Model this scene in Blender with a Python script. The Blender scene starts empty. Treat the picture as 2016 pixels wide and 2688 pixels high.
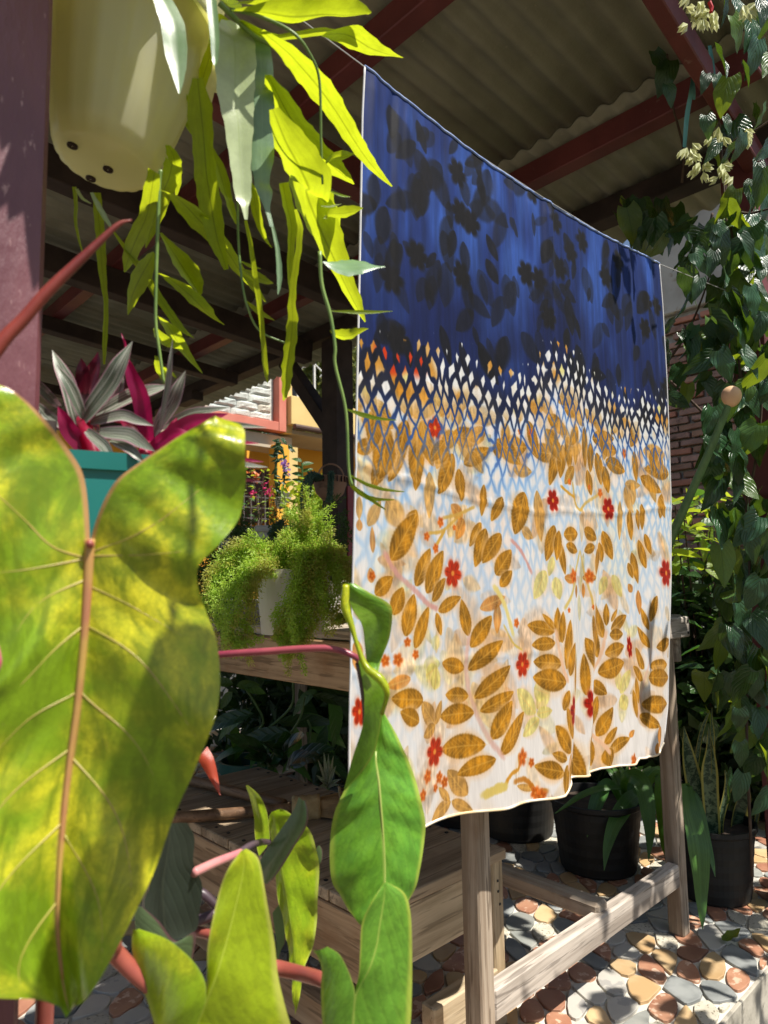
import bpy, bmesh, math, random
import numpy as np
from mathutils import Vector, Matrix
random.seed(7); RNG = np.random.default_rng(7)
rad = math.radians
SC = bpy.context.scene
COL = SC.collection

# ------------------------------------------------------------------ camera, sky, sun, exposure
PITCH, ROLL, YAW, FPX, CAMH = 0.100155, -0.016762, 0.810907, 1804.9, 0.86
_F0 = np.array([math.cos(YAW), math.sin(YAW), 0]); _R0 = np.array([math.sin(YAW), -math.cos(YAW), 0]); _Z = np.array([0, 0, 1.0])
FW = _F0*math.cos(PITCH) + _Z*math.sin(PITCH); _U0 = -_F0*math.sin(PITCH) + _Z*math.cos(PITCH)
RT = _R0*math.cos(ROLL) + _U0*math.sin(ROLL); UP = -_R0*math.sin(ROLL) + _U0*math.cos(ROLL)
CAM = np.array([0, 0, CAMH])

def ray(x, y): return FW + RT*(x-1008)/FPX - UP*(y-1344)/FPX
def P(x, y, d): return CAM + ray(x, y)*d                 # measured photo point -> place in the yard at distance d
def PL(x, y, axis, v):                                   # measured photo point on a plane of the yard
    r = ray(x, y); return CAM + r*((v-CAM[axis])/r[axis])
def PROJ(q):
    q = np.asarray(q, float)-CAM; d = q@FW; return 1008+FPX*(q@RT)/d, 1344-FPX*(q@UP)/d

cd = bpy.data.cameras.new('camera'); cam = bpy.data.objects.new('camera', cd); COL.objects.link(cam)
m3 = Matrix((RT, UP, -FW)).transposed(); cam.matrix_world = Matrix.Translation(Vector(CAM)) @ m3.to_4x4()
cd.sensor_fit = 'VERTICAL'; cd.sensor_height = 36; cd.lens = 36*FPX/2688
cd.clip_start = 0.02; cd.clip_end = 400
cd.dof.use_dof = True; cd.dof.focus_distance = 1.35; cd.dof.aperture_fstop = 9.5
SC.camera = cam

SUN_EL, SUN_AZ = 60.0, 14.0          # azimuth turned from -Y towards +X
SUN = np.array([math.cos(rad(SUN_EL))*math.sin(rad(SUN_AZ)), -math.cos(rad(SUN_EL))*math.cos(rad(SUN_AZ)), math.sin(rad(SUN_EL))])
w = bpy.data.worlds.new('World'); SC.world = w; w.use_nodes = True
nt = w.node_tree; bg = nt.nodes['Background']
sky = nt.nodes.new('ShaderNodeTexSky'); sky.sky_type = 'NISHITA'; sky.sun_disc = False
sky.sun_elevation = rad(SUN_EL); sky.sun_rotation = rad(180-SUN_AZ); sky.air_density = 1.0; sky.dust_density = 1.5
nt.links.new(sky.outputs[0], bg.inputs[0]); bg.inputs[1].default_value = 0.07
ld = bpy.data.lights.new('sun', 'SUN'); ld.energy = 5.0; ld.angle = rad(0.53); ld.color = (1.0, 0.95, 0.86)
sun = bpy.data.objects.new('sun', ld); COL.objects.link(sun); sun.location = (0, 0, 12)
sun.rotation_euler = Vector(-SUN).to_track_quat('-Z', 'Y').to_euler()
SC.view_settings.view_transform = 'Standard'; SC.view_settings.look = 'None'; SC.view_settings.gamma = 1; SC.view_settings.exposure = 0.62
SC.view_settings.use_curve_mapping = False
SC.cycles.max_bounces = 8; SC.cycles.transparent_max_bounces = 8; SC.cycles.use_denoising = True
SC.cycles.caustics_reflective = False; SC.cycles.caustics_refractive = False; SC.cycles.sample_clamp_indirect = 6

# ------------------------------------------------------------------ object helpers
def tag(o, label=None, cat=None, group=None, kind=None):
    if label: o['label'] = label
    if cat: o['category'] = cat
    if group: o['group'] = group
    if kind: o['kind'] = kind
    return o
def thing(name, label, cat, loc=(0, 0, 0), group=None):
    o = bpy.data.objects.new(name, None); COL.objects.link(o); o.location = loc; o.empty_display_size = 0.05
    return tag(o, label, cat, group)
def wloc(o):
    v = Vector((0, 0, 0))
    while o is not None: v = v + o.location; o = o.parent
    return v
def link(name, me, parent=None):
    o = bpy.data.objects.new(name, me); COL.objects.link(o)
    if parent is not None: o.parent = parent
    return o

class MB:
    """collects verts / faces (+ uv) in world coordinates"""
    def __init__(s): s.v = []; s.f = []; s.uv = []; s.mi = []
    def add(s, vs, fs, uvs=None, mi=0):
        k = len(s.v); s.v += [tuple(map(float, p)) for p in vs]
        for i, f in enumerate(fs):
            s.f.append([k+j for j in f]); s.mi.append(mi)
            s.uv.append(uvs[i] if uvs else [(0, 0)]*len(f))
    def box(s, c, sz, ax=None, ch=0.0, mi=0):
        c = np.array(c, float); h = np.array(sz, float)/2
        A = np.eye(3) if ax is None else np.array(ax, float)
        if ch <= 0:
            vs = [c + A.T@(h*np.array([a, b, d])) for a in (-1, 1) for b in (-1, 1) for d in (-1, 1)]
            s.add(vs, [(0, 1, 3, 2), (4, 6, 7, 5), (0, 4, 5, 1), (2, 3, 7, 6), (0, 2, 6, 4), (1, 5, 7, 3)], mi=mi); return
        vs = []; idx = {}
        for a in (-1, 1):
            for b in (-1, 1):
                for d in (-1, 1):
                    for ax_ in range(3):
                        q = h*np.array([a, b, d]); r = q.copy()
                        for k in range(3):
                            if k != ax_: r[k] -= math.copysign(ch, q[k])
                        idx[(a, b, d, ax_)] = len(vs); vs.append(c + A.T@r)
        fs = []
        for k in range(3):
            o1, o2 = [(1, 2), (2, 0), (0, 1)][k]
            for sg in (-1, 1):
                ring = []
                for p, q in ((-1, -1), (1, -1), (1, 1), (-1, 1)):
                    t = [0, 0, 0]; t[k] = sg; t[o1] = p; t[o2] = q; ring.append(idx[(t[0], t[1], t[2], k)])
                fs.append(ring if sg > 0 else ring[::-1])
        for k in range(3):
            o1, o2 = [(1, 2), (2, 0), (0, 1)][k]
            for p in (-1, 1):
                for q in (-1, 1):
                    t0 = [0, 0, 0]; t0[o1] = p; t0[o2] = q; t1 = list(t0); t0[k] = -1; t1[k] = 1
                    r = [idx[(*t0, o1)], idx[(*t1, o1)], idx[(*t1, o2)], idx[(*t0, o2)]]
                    fs.append(r)
        for a in (-1, 1):
            for b in (-1, 1):
                for d in (-1, 1): fs.append([idx[(a, b, d, k)] for k in range(3)])
        s.add(vs, fs, mi=mi)
    def beam(s, a, b, wd, ht, ch=0.003, up=(0, 0, 1), mi=0):
        a = np.array(a, float); b = np.array(b, float); x = b-a; L = np.linalg.norm(x); x /= L
        y = np.cross(up, x); y /= np.linalg.norm(y); z = np.cross(x, y)
        s.box((a+b)/2, (L, wd, ht), (x, y, z), ch, mi)
    def tube(s, pts, rs, n=8, cap=True, mi=0):
        pts = np.array(pts, float); m = len(pts)
        rs = [rs]*m if np.isscalar(rs) else rs
        ref = np.array([0.3, 0.2, 0.93]); vs = []
        for i in range(m):
            t = pts[min(i+1, m-1)]-pts[max(i-1, 0)]; t /= (np.linalg.norm(t)+1e-9)
            u = np.cross(ref, t)
            if np.linalg.norm(u) < 0.1: u = np.cross([1, 0, 0], t)
            u /= np.linalg.norm(u); v = np.cross(t, u)
            for k in range(n):
                a = 2*math.pi*k/n; vs.append(pts[i]+rs[i]*(u*math.cos(a)+v*math.sin(a)))
        fs = []; uv = []
        for i in range(m-1):
            for k in range(n):
                k2 = (k+1) % n; fs.append((i*n+k, i*n+k2, (i+1)*n+k2, (i+1)*n+k))
                uv.append([(k/n, i/(m-1)), ((k+1)/n, i/(m-1)), ((k+1)/n, (i+1)/(m-1)), (k/n, (i+1)/(m-1))])
        if cap:
            fs.append(tuple(range(n))[::-1]); uv.append([(0, 0)]*n); fs.append(tuple((m-1)*n+k for k in range(n))); uv.append([(0, 1)]*n)
        s.add(vs, fs, uv, mi)
    def lathe(s, prof, c, n=32, fn=None, mi=0):
        c = np.array(c, float); vs = []; m = len(prof)
        for i, (r, z) in enumerate(prof):
            for k in range(n):
                a = 2*math.pi*k/n; rr, zz = (r, z) if fn is None else fn(i, a, r, z)
                vs.append(c+np.array([rr*math.cos(a), rr*math.sin(a), zz]))
        fs = [(i*n+k, i*n+(k+1) % n, (i+1)*n+(k+1) % n, (i+1)*n+k) for i in range(m-1) for k in range(n)]
        s.add(vs, fs, mi=mi)
    def disc(s, c, r, n=24, mi=0):
        c = np.array(c, float); s.add([c+np.array([r*math.cos(2*math.pi*k/n), r*math.sin(2*math.pi*k/n), 0]) for k in range(n)], [tuple(range(n))], mi=mi)
    def mesh(s, name, off=(0, 0, 0), smooth=False, weld=0):
        me = bpy.data.meshes.new(name); off = np.array(off, float)
        v = np.array(s.v, float)-off if s.v else np.zeros((0, 3))
        me.from_pydata(v.tolist(), [], s.f); me.update()
        uvl = me.uv_layers.new(name='UVMap'); flat = [c for f in s.uv for p in f for c in p]
        if len(flat) == 2*len(me.loops): uvl.data.foreach_set('uv', flat)
        if any(s.mi): me.polygons.foreach_set('material_index', s.mi)
        if smooth: me.polygons.foreach_set('use_smooth', [True]*len(me.polygons))
        if weld:
            bm = bmesh.new(); bm.from_mesh(me); bmesh.ops.remove_doubles(bm, verts=bm.verts, dist=weld); bm.to_mesh(me); bm.free()
        return me
    def build(s, name, mat, parent=None, smooth=False, fixn=True, weld=0):
        off = wloc(parent) if parent is not None else (0, 0, 0)
        me = s.mesh(name, off, smooth, weld)
        if fixn:
            bm = bmesh.new(); bm.from_mesh(me); bmesh.ops.recalc_face_normals(bm, faces=bm.faces); bm.to_mesh(me); bm.free()
        for m in (mat if isinstance(mat, (list, tuple)) else [mat]): me.materials.append(m)
        return link(name, me, parent)

def catmull(pts, n):
    pts = np.array(pts, float); m = len(pts)
    if m == 2: return pts[0]+(pts[1]-pts[0])*np.linspace(0, 1, n)[:, None]
    out = []
    for t in np.linspace(0, m-1, n):
        i = min(int(t), m-2); f = t-i
        p0 = pts[i-1] if i > 0 else 2*pts[0]-pts[1]; p1 = pts[i]; p2 = pts[i+1]; p3 = pts[i+2] if i+2 < m else 2*pts[-1]-pts[-2]
        out.append(0.5*(2*p1+(p2-p0)*f+(2*p0-5*p1+4*p2-p3)*f*f+(3*p1-p0-3*p2+p3)*f**3))
    return np.array(out)
def nrm(v): v = np.array(v, float); return v/(np.linalg.norm(v)+1e-12)

# ------------------------------------------------------------------ materials
def newmat(name):
    m = bpy.data.materials.new(name); m.use_nodes = True; t = m.node_tree; t.nodes.clear()
    return m, t, t.nodes.new('ShaderNodeOutputMaterial')
class N:
    """tiny node builder"""
    def __init__(s, t): s.t = t
    def n(s, ty, **k):
        nd = s.t.nodes.new(ty)
        for a, b in k.items():
            if a == 'ins':
                for i, v in b.items(): s.set(nd.inputs[i], v)
            else: setattr(nd, a, b)
        return nd
    def set(s, sock, v):
        if isinstance(v, bpy.types.NodeSocket): s.t.links.new(v, sock)
        else:
            if isinstance(v, (tuple, list)) and len(v) == 3 and sock.type == 'RGBA': v = (*v, 1)
            sock.default_value = v
    def math(s, op, a, b=0.0, c=0.0):
        nd = s.n('ShaderNodeMath', operation=op); s.set(nd.inputs[0], a); s.set(nd.inputs[1], b); s.set(nd.inputs[2], c); return nd.outputs[0]
    def mix(s, f, a, b, blend='MIX'):
        nd = s.n('ShaderNodeMix', data_type='RGBA', blend_type=blend); s.set(nd.inputs[0], f); s.set(nd.inputs[6], a); s.set(nd.inputs[7], b); return nd.outputs[2]
    def sstep(s, x, a, b):
        nd = s.n('ShaderNodeMapRange', interpolation_type='SMOOTHSTEP'); s.set(nd.inputs[0], x); nd.inputs[1].default_value = a; nd.inputs[2].default_value = b; return nd.outputs[0]
    def coord(s, kind='Object', scale=(1, 1, 1), rnd=True):
        tc = s.n('ShaderNodeTexCoord'); mp = s.n('ShaderNodeMapping'); s.set(mp.inputs[0], tc.outputs[kind]); mp.inputs[3].default_value = scale
        if not rnd: return mp.outputs[0]
        oi = s.n('ShaderNodeObjectInfo'); sc = s.n('ShaderNodeVectorMath', operation='SCALE'); sc.inputs[0].default_value = (37.1, 17.7, 53.3); s.set(sc.inputs[3], oi.outputs['Random'])
        ad = s.n('ShaderNodeVectorMath', operation='ADD'); s.set(ad.inputs[0], mp.outputs[0]); s.set(ad.inputs[1], sc.outputs[0]); return ad.outputs[0]
    def noise(s, vec, scale, detail=4, rough=0.55, dist=0.0):
        nd = s.n('ShaderNodeTexNoise'); s.set(nd.inputs['Vector'], vec); nd.inputs['Scale'].default_value = scale
        nd.inputs['Detail'].default_value = detail; nd.inputs['Roughness'].default_value = rough; nd.inputs['Distortion'].default_value = dist; return nd.outputs[0]

def M(name, c1, c2=None, scale=8, stretch=(1, 1, 1), rough=0.6, bump=0.0, bscale=40, spec=0.5, trans=0.0, tcol=None, var=0.0, c3=None, s3=40, t3=(0.55, 0.7), coat=0, lo=0.35, hi=0.65, bdist=0.002, metal=0):
    m, t, out = newmat(name); g = N(t)
    vec = g.coord('Object', stretch)
    col = (*c1, 1)
    if c2 is not None: col = g.mix(g.sstep(g.noise(vec, scale), lo, hi), c1, c2)
    if c3 is not None: col = g.mix(g.sstep(g.noise(vec, s3, 6), *t3), col, c3)
    if var:
        oi = g.n('ShaderNodeObjectInfo'); hv = g.n('ShaderNodeHueSaturation'); g.set(hv.inputs['Color'], col)
        g.set(hv.inputs['Value'], g.math('MULTIPLY_ADD', oi.outputs['Random'], 2*var, 1-var)); col = hv.outputs[0]
    bs = g.n('ShaderNodeBsdfPrincipled'); g.set(bs.inputs['Base Color'], col); bs.inputs['Roughness'].default_value = rough
    bs.inputs['Specular IOR Level'].default_value = spec; bs.inputs['Coat Weight'].default_value = coat; bs.inputs['Metallic'].default_value = metal
    if bump:
        b = g.n('ShaderNodeBump'); b.inputs['Strength'].default_value = bump; b.inputs['Distance'].default_value = bdist
        g.set(b.inputs['Height'], g.noise(vec, bscale, 5)); g.set(bs.inputs['Normal'], b.outputs[0])
    sh = bs.outputs[0]
    if trans:
        tr = g.n('ShaderNodeBsdfTranslucent'); g.set(tr.inputs[0], tcol if tcol else col); mx = g.n('ShaderNodeMixShader'); mx.inputs[0].default_value = trans
        g.set(mx.inputs[1], sh); g.set(mx.inputs[2], tr.outputs[0]); sh = mx.outputs[0]
    g.set(out.inputs[0], sh); return m

def LEAF(name, base, vein, tcol, trans=0.35, rough=0.35, nv=7, slope=0.5, patch=None, pscale=6, edge=None, bump=0.4, var=0.15, midw=0.03, spec=0.5, back=None, stripes=None, vstr=0.6, patch_t=(0.45, 0.62), streak=0.0, sn=9.0, spots=0.35, net=0.0):
    """leaf shader on leaf UVs: x across (0.5 = midrib), y from base to tip"""
    m, t, out = newmat(name); g = N(t)
    uv = g.n('ShaderNodeTexCoord').outputs['UV']; sp = g.n('ShaderNodeSeparateXYZ'); g.set(sp.inputs[0], uv)
    u = g.math('ABSOLUTE', g.math('MULTIPLY_ADD', sp.outputs[0], 2.0, -1.0)); v = sp.outputs[1]
    ovec = g.coord('Object')
    col = (*base, 1); tc = (*tcol, 1)
    if patch is not None:
        f = g.sstep(g.noise(ovec, pscale, 5, 0.6, 0.4), *patch_t); col = g.mix(f, base, patch); tc = g.mix(f, tcol, tuple(min(1, a*1.3+0.05) for a in tcol))
    sv = g.n('ShaderNodeCombineXYZ'); g.set(sv.inputs[0], g.math('MULTIPLY', u, 1.6)); g.set(sv.inputs[1], g.math('MULTIPLY', g.math('SUBTRACT', v, g.math('MULTIPLY', u, 0.10)), sn)); g.set(sv.inputs[2], g.math('MULTIPLY', sp.outputs[0], 3.0))
    if streak:
        f2 = g.math('MULTIPLY', g.sstep(g.noise(sv.outputs[0], 2.2, 6, 0.65, 0.5), 0.42, 0.62), streak); dk = tuple(x*0.42 for x in base); col = g.mix(f2, col, dk); tc = g.mix(f2, tc, tuple(x*0.55 for x in tcol))
    f3 = g.math('MULTIPLY', g.sstep(g.noise(ovec, 42, 5, 0.7), 0.36, 0.66), 0.5); col = g.mix(f3, col, tuple(x*0.62 for x in base)); tc = g.mix(f3, tc, tuple(x*0.70 for x in tcol))
    if spots: col = g.mix(g.math('MULTIPLY', g.sstep(g.noise(ovec, 120, 3, 0.6), 0.70, 0.76), spots), col, (0.22, 0.16, 0.05))
    if net:
        vo = g.n('ShaderNodeTexVoronoi', feature='DISTANCE_TO_EDGE'); g.set(vo.inputs['Vector'], ovec); vo.inputs['Scale'].default_value = net
        nl_ = g.math('MULTIPLY', g.sstep(vo.outputs['Distance'], 0.09, 0.02), 0.22); col = g.mix(nl_, col, tuple(x*0.55 for x in base)); tc = g.mix(nl_, tc, tuple(x*0.6 for x in tcol))
    fr = g.math('FRACT', g.math('MULTIPLY', g.math('SUBTRACT', v, g.math('MULTIPLY', u, slope/max(nv,1)*2)), float(nv)))
    lat = g.math('ABSOLUTE', g.math('SUBTRACT', fr, 0.5))
    latm = g.math('MULTIPLY', g.sstep(lat, 0.07, 0.015), 0.5)
    mid = g.sstep(u, midw*1.6, midw*0.6)
    vm = g.math('MAXIMUM', g.math('MULTIPLY', latm, vstr), mid)
    if nv > 0: col = g.mix(vm, col, vein)
    else: col = g.mix(mid, col, vein)
    tc = g.mix(g.math('MULTIPLY', mid, 0.6), tc, tuple(x*0.3 for x in tcol))
    if stripes is not None:
        s1 = g.noise(g.coord('UV', (9, 0.6, 1)), 1.6, 3, 0.5); col = g.mix(g.sstep(s1, 0.5, 0.56), col, stripes)
    if edge is not None: col = g.mix(g.sstep(u, 0.86, 0.97), col, edge)
    oi = g.n('ShaderNodeObjectInfo'); hv = g.n('ShaderNodeHueSaturation'); g.set(hv.inputs['Color'], col)
    g.set(hv.inputs['Value'], g.math('MULTIPLY_ADD', oi.outputs['Random'], 2*var, 1-var)); g.set(hv.inputs['Hue'], g.math('MULTIPLY_ADD', oi.outputs['Random'], 0.03, 0.485)); col = hv.outputs[0]
    if back is not None:
        ge = g.n('ShaderNodeNewGeometry'); col = g.mix(ge.outputs['Backfacing'], col, back)
    bs = g.n('ShaderNodeBsdfPrincipled'); g.set(bs.inputs['Base Color'], col); bs.inputs['Roughness'].default_value = rough; bs.inputs['Specular IOR Level'].default_value = spec
    if bump:
        b = g.n('ShaderNodeBump'); b.inputs['Strength'].default_value = bump; b.inputs['Distance'].default_value = 0.002; b.invert = True
        hh = g.math('ADD', g.math('MULTIPLY', g.sstep(lat, 0.25, 0.0), 1.0), g.math('MULTIPLY', g.noise(ovec, 60, 4), 0.5)) if nv > 0 else g.math('ADD', g.noise(ovec, 60, 4), g.math('MULTIPLY', g.noise(sv.outputs[0], 9.0, 3), 0.6))
        g.set(b.inputs['Height'], hh); g.set(bs.inputs['Normal'], b.outputs[0])
    tr = g.n('ShaderNodeBsdfTranslucent'); g.set(tr.inputs[0], tc)
    mx = g.n('ShaderNodeMixShader'); mx.inputs[0].default_value = trans; g.set(mx.inputs[1], bs.outputs[0]); g.set(mx.inputs[2], tr.outputs[0]); g.set(out.inputs[0], mx.outputs[0])
    return m

def WOOD(name, a, b, c, axis=0, scale=1.0, rough=0.75, bump=0.5, knots=True):
    m, t, out = newmat(name); g = N(t)
    st = [28.0, 28.0, 28.0]; st[axis] = 1.6
    vec = g.coord('Object', tuple(x*scale for x in st)); vec2 = g.coord('Object', (1, 1, 1))
    n1 = g.noise(vec, 1.0, 6, 0.65, 0.6); n2 = g.noise(vec2, 9, 5); n3 = g.noise(vec, 4.0, 3, 0.6)
    col = g.mix(g.sstep(n1, 0.36, 0.62), tuple(x*.72 for x in a), b); col = g.mix(g.math('MULTIPLY', g.sstep(n2, 0.5, 0.75), 0.6), col, c); col = g.mix(g.math('MULTIPLY', g.sstep(n3, 0.56, 0.64), 0.75), col, tuple(x*0.45 for x in a))
    oi = g.n('ShaderNodeObjectInfo'); hv = g.n('ShaderNodeHueSaturation'); g.set(hv.inputs['Color'], col); g.set(hv.inputs['Value'], g.math('MULTIPLY_ADD', oi.outputs['Random'], 0.3, 0.85))
    bs = g.n('ShaderNodeBsdfPrincipled'); g.set(bs.inputs['Base Color'], hv.outputs[0]); bs.inputs['Roughness'].default_value = rough; bs.inputs['Specular IOR Level'].default_value = 0.3
    bb = g.n('ShaderNodeBump'); bb.inputs['Strength'].default_value = bump; bb.inputs['Distance'].default_value = 0.002; g.set(bb.inputs['Height'], g.math('ADD', n1, g.math('MULTIPLY', n3, 0.4))); g.set(bs.inputs['Normal'], bb.outputs[0])
    g.set(out.inputs[0], bs.outputs[0]); return m

# ------------------------------------------------------------------ leaf geometry helpers
def leaf_mesh(name, L, W, shape='ovate', fold=0.15, curl=0.2, nr=9, nc=4, wave=0.0, mat=None, seed=0):
    """leaf lying along +Y (base at origin), face +Z"""
    rg = np.random.default_rng(seed); mb = MB(); rows = []
    def hw(t):
        if shape == 'heart': return W/2*(math.sin(math.pi*min(1, (t*0.92+0.08))**0.62))**0.9*(1.0 if t < .97 else 0.4)
        if shape == 'lance': return W/2*max(0, math.sin(math.pi*t**0.8))**0.9
        if shape == 'strap': return W/2*min(1, t*8)**.5*(1-max(0, (t-.55)/.45)**1.6)
        return W/2*max(0, math.sin(math.pi*(t**0.75)))**0.8
    ph = rg.uniform(0, 6)
    for i in range(nr+1):
        t = i/nr; h = max(hw(t), 0.0004); row = []
        y = L*t; zc = -curl*L*t*t
        for j in range(2*nc+1):
            s = (j-nc)/nc; z = zc+fold*abs(s)*h + wave*h*math.sin(7*t*2+ph+(2 if s > 0 else 0))*abs(s)
            yy = y - (0.12*L*(abs(s)**1.5)*max(0, 1-t*2.6) if shape == 'heart' else 0)
            row.append((s*h, yy, z))
        rows.append(row)
    n = 2*nc+1; vs = [p for r in rows for p in r]; fs = []; uv = []
    for i in range(nr):
        for j in range(n-1):
            fs.append((i*n+j, i*n+j+1, (i+1)*n+j+1, (i+1)*n+j))
            uv.append([(j/(n-1), i/nr), ((j+1)/(n-1), i/nr), ((j+1)/(n-1), (i+1)/nr), (j/(n-1), (i+1)/nr)])
    mb.add(vs, fs, uv); me = mb.mesh(name, smooth=True)
    if mat: me.materials.append(mat)
    return me
def place(name, me, parent, base, dirv, normal, scale=1.0):
    y = nrm(dirv); z = np.array(normal, float); z = z-y*(z@y); z = nrm(z); x = np.cross(y, z)
    R = Matrix((x, y, z)).transposed().to_4x4(); off = wloc(parent)
    o = link(name, me, parent); o.matrix_basis = Matrix.Translation(Vector(base)-off) @ R @ Matrix.Scale(scale, 4)
    return o
def loft(halves, n=44, nc=8, bulge=0.0, ripple=0.0, rk=6.0, weld=1e-5, quilt=0.0, qn=8):
    """halves: list of (side, rows); row = (ix,iy,id, ox,oy,od) measured inner and outer edge points with their distances"""
    mb = MB(); mb.surf = {}
    for side, rows in halves:
        I = catmull([r[:3] for r in rows], n); O = catmull([r[3:] for r in rows], n)
        def S(t, s, I=I, O=O, side=side):
            k = t*(n-1); i0 = min(int(k), n-2); f = k-i0; a = P(*(I[i0]*(1-f)+I[i0+1]*f)); b = P(*(O[i0]*(1-f)+O[i0+1]*f))
            dz = bulge*math.sin(math.pi*min(1, s*0.9))*np.linalg.norm(b-a) + ripple*s*math.sin(rk*2*math.pi*t - s*2.2 + (0 if side > 0 else 1.3)) + quilt*4*s*(1-.75*s)*abs(math.sin(math.pi*(qn*(t-.14*s)+(.35 if side > 0 else 0))))
            return a+(b-a)*s-FW*dz
        mb.surf[side] = S
        vs = [S(i/(n-1), j/nc) for i in range(n) for j in range(nc+1)]
        fs = []; uv = []; m = nc+1
        def U(j): return 0.5+side*0.5*j/nc
        for i in range(n-1):
            for j in range(nc):
                q = (i*m+j, i*m+j+1, (i+1)*m+j+1, (i+1)*m+j); w_ = [(U(j), i/(n-1)), (U(j+1), i/(n-1)), (U(j+1), (i+1)/(n-1)), (U(j), (i+1)/(n-1))]
                if side > 0: q = q[::-1]; w_ = w_[::-1]
                fs.append(q); uv.append(w_)
        mb.add(vs, fs, uv)
    return mb
def strip(pts, target, nseg=None, nc=3, fold=0.12, notch=0.0, nk=6, ph=0.0, curve=0.0):
    """strap-like leaf: pts = (x, y, distance, full width in photo px); target = direction its face should turn to"""
    pts = np.array(pts, float); n = nseg or max(10, 5*len(pts)); C = catmull(pts, n)
    W = np.array([P(c[0], c[1], c[2]) for c in C]); mb = MB(); vs = []; target = np.array(target, float)
    for i in range(n):
        a = nrm(W[min(i+1, n-1)]-W[max(i-1, 0)]); z = nrm(target-a*(target@a)); x = np.cross(a, z); t = i/(n-1)
        vdir = nrm(ray(C[i][0], C[i][1])); fs_ = max(0.35, math.sqrt(max(0, 1-(x@vdir)**2)))
        h = max(C[i][3], 1.0)/FPX*C[i][2]/2/fs_
        for j in range(2*nc+1):
            s = (j-nc)/nc; k = 1.0
            if notch and abs(s) > 0.5: k = 1-notch*(0.5+0.5*math.cos(2*math.pi*(((t*nk+ph+(0.5 if s > 0 else 0)) % 1)**2)))*(abs(s)-.5)*2
            vs.append(W[i]+x*s*h*k+z*(fold*abs(s)*h+curve*h*s*s))
    m = 2*nc+1; fs = []; uv = []
    for i in range(n-1):
        for j in range(m-1):
            fs.append((i*m+j, i*m+j+1, (i+1)*m+j+1, (i+1)*m+j)); uv.append([(j/(m-1), i/(n-1)), ((j+1)/(m-1), i/(n-1)), ((j+1)/(m-1), (i+1)/(n-1)), (j/(m-1), (i+1)/(n-1))])
    mb.add(vs, fs, uv); return mb
VIEW = -FW
BACK = nrm(SUN*1.0-VIEW*0.75)      # face turned to the sun, seen from below
FRONT = nrm(SUN+VIEW*0.9)
# ------------------------------------------------------------------ base materials
m_ground = M('ground_soil', (0.10, 0.085, 0.06), (0.16, 0.14, 0.10), 5, rough=0.95, bump=0.6, bscale=60)
m_grout = M('grout', (0.62, 0.60, 0.54), (0.50, 0.48, 0.42), 9, rough=0.85, bump=0.3, bscale=200)
m_curb = M('kerb_concrete', (0.50, 0.46, 0.38), (0.36, 0.33, 0.27), 12, rough=0.9, bump=0.5, bscale=90, c3=(0.24, 0.22, 0.18), s3=30)
ST = [M('stone_slate', (0.20, 0.21, 0.205), (0.29, 0.30, 0.29), 18, rough=0.45, var=0.25),
      M('stone_terracotta', (0.35, 0.16, 0.095), (0.44, 0.23, 0.14), 20, rough=0.45, var=0.2, c3=(0.62, 0.42, 0.30), s3=45, t3=(0.56, 0.62)),
      M('stone_granite', (0.48, 0.44, 0.35), (0.58, 0.54, 0.44), 30, rough=0.5, var=0.12, c3=(0.20, 0.17, 0.12), s3=170, t3=(0.58, 0.63)),
      M('stone_sand', (0.48, 0.31, 0.15), (0.56, 0.40, 0.22), 14, rough=0.45, var=0.15),
      M('stone_marble', (0.54, 0.51, 0.45), (0.46, 0.44, 0.39), 10, rough=0.35, var=0.1, c3=(0.40, 0.38, 0.35), s3=14, t3=(0.6, 0.63)),
      M('stone_brick_red', (0.27, 0.12, 0.075), (0.36, 0.18, 0.11), 16, rough=0.5, var=0.3),
      M('stone_grey_green', (0.24, 0.25, 0.23), (0.32, 0.32, 0.29), 16, rough=0.45, var=0.2)]
m_maroon = M('maroon_paint', (0.11, 0.022, 0.022), (0.15, 0.032, 0.030), 7, rough=0.55, bump=0.35, bscale=70, var=0.12, c3=(0.19, 0.09, 0.075), s3=35, t3=(0.66, 0.75), bdist=0.003)
m_post = M('post_paint', (0.105, 0.026, 0.036), (0.16, 0.050, 0.060), 12, stretch=(1, 1, 0.35), rough=0.42, bump=0.9, bscale=130, spec=0.6, c3=(0.36, 0.20, 0.19), s3=150, t3=(0.62, 0.72), bdist=0.0015)
m_darkwood = M('dark_wood', (0.030, 0.018, 0.015), (0.055, 0.034, 0.028), 9, rough=0.8, bump=0.4, bscale=40)
m_post_sunlit = M('sunlit_post_red', (0.25, 0.03, 0.045), (0.30, 0.045, 0.055), 9, rough=0.5, bump=0.3, bscale=60)
m_roof = M('fibre_cement', (0.24, 0.225, 0.165), (0.32, 0.30, 0.225), 5, rough=0.95, bump=0.5, bscale=160, c3=(0.36, 0.33, 0.24), s3=95, t3=(0.66, 0.74))
m_grey_x = WOOD('weathered_wood_x', (0.35, 0.295, 0.245), (0.49, 0.43, 0.37), (0.26, 0.20, 0.15), 0, rough=0.85)
m_grey_y = WOOD('weathered_wood_y', (0.34, 0.28, 0.22), (0.46, 0.39, 0.31), (0.24, 0.17, 0.11), 1, rough=0.85)
m_grey_z = WOOD('weathered_wood_z', (0.30, 0.22, 0.15), (0.43, 0.35, 0.27), (0.21, 0.13, 0.08), 2, rough=0.85)
m_new_x = WOOD('pale_plank_x', (0.52, 0.40, 0.25), (0.60, 0.48, 0.32), (0.40, 0.24, 0.12), 0)
m_new_y = WOOD('pale_plank_y', (0.40, 0.25, 0.135), (0.50, 0.34, 0.20), (0.28, 0.14, 0.06), 1)
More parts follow.
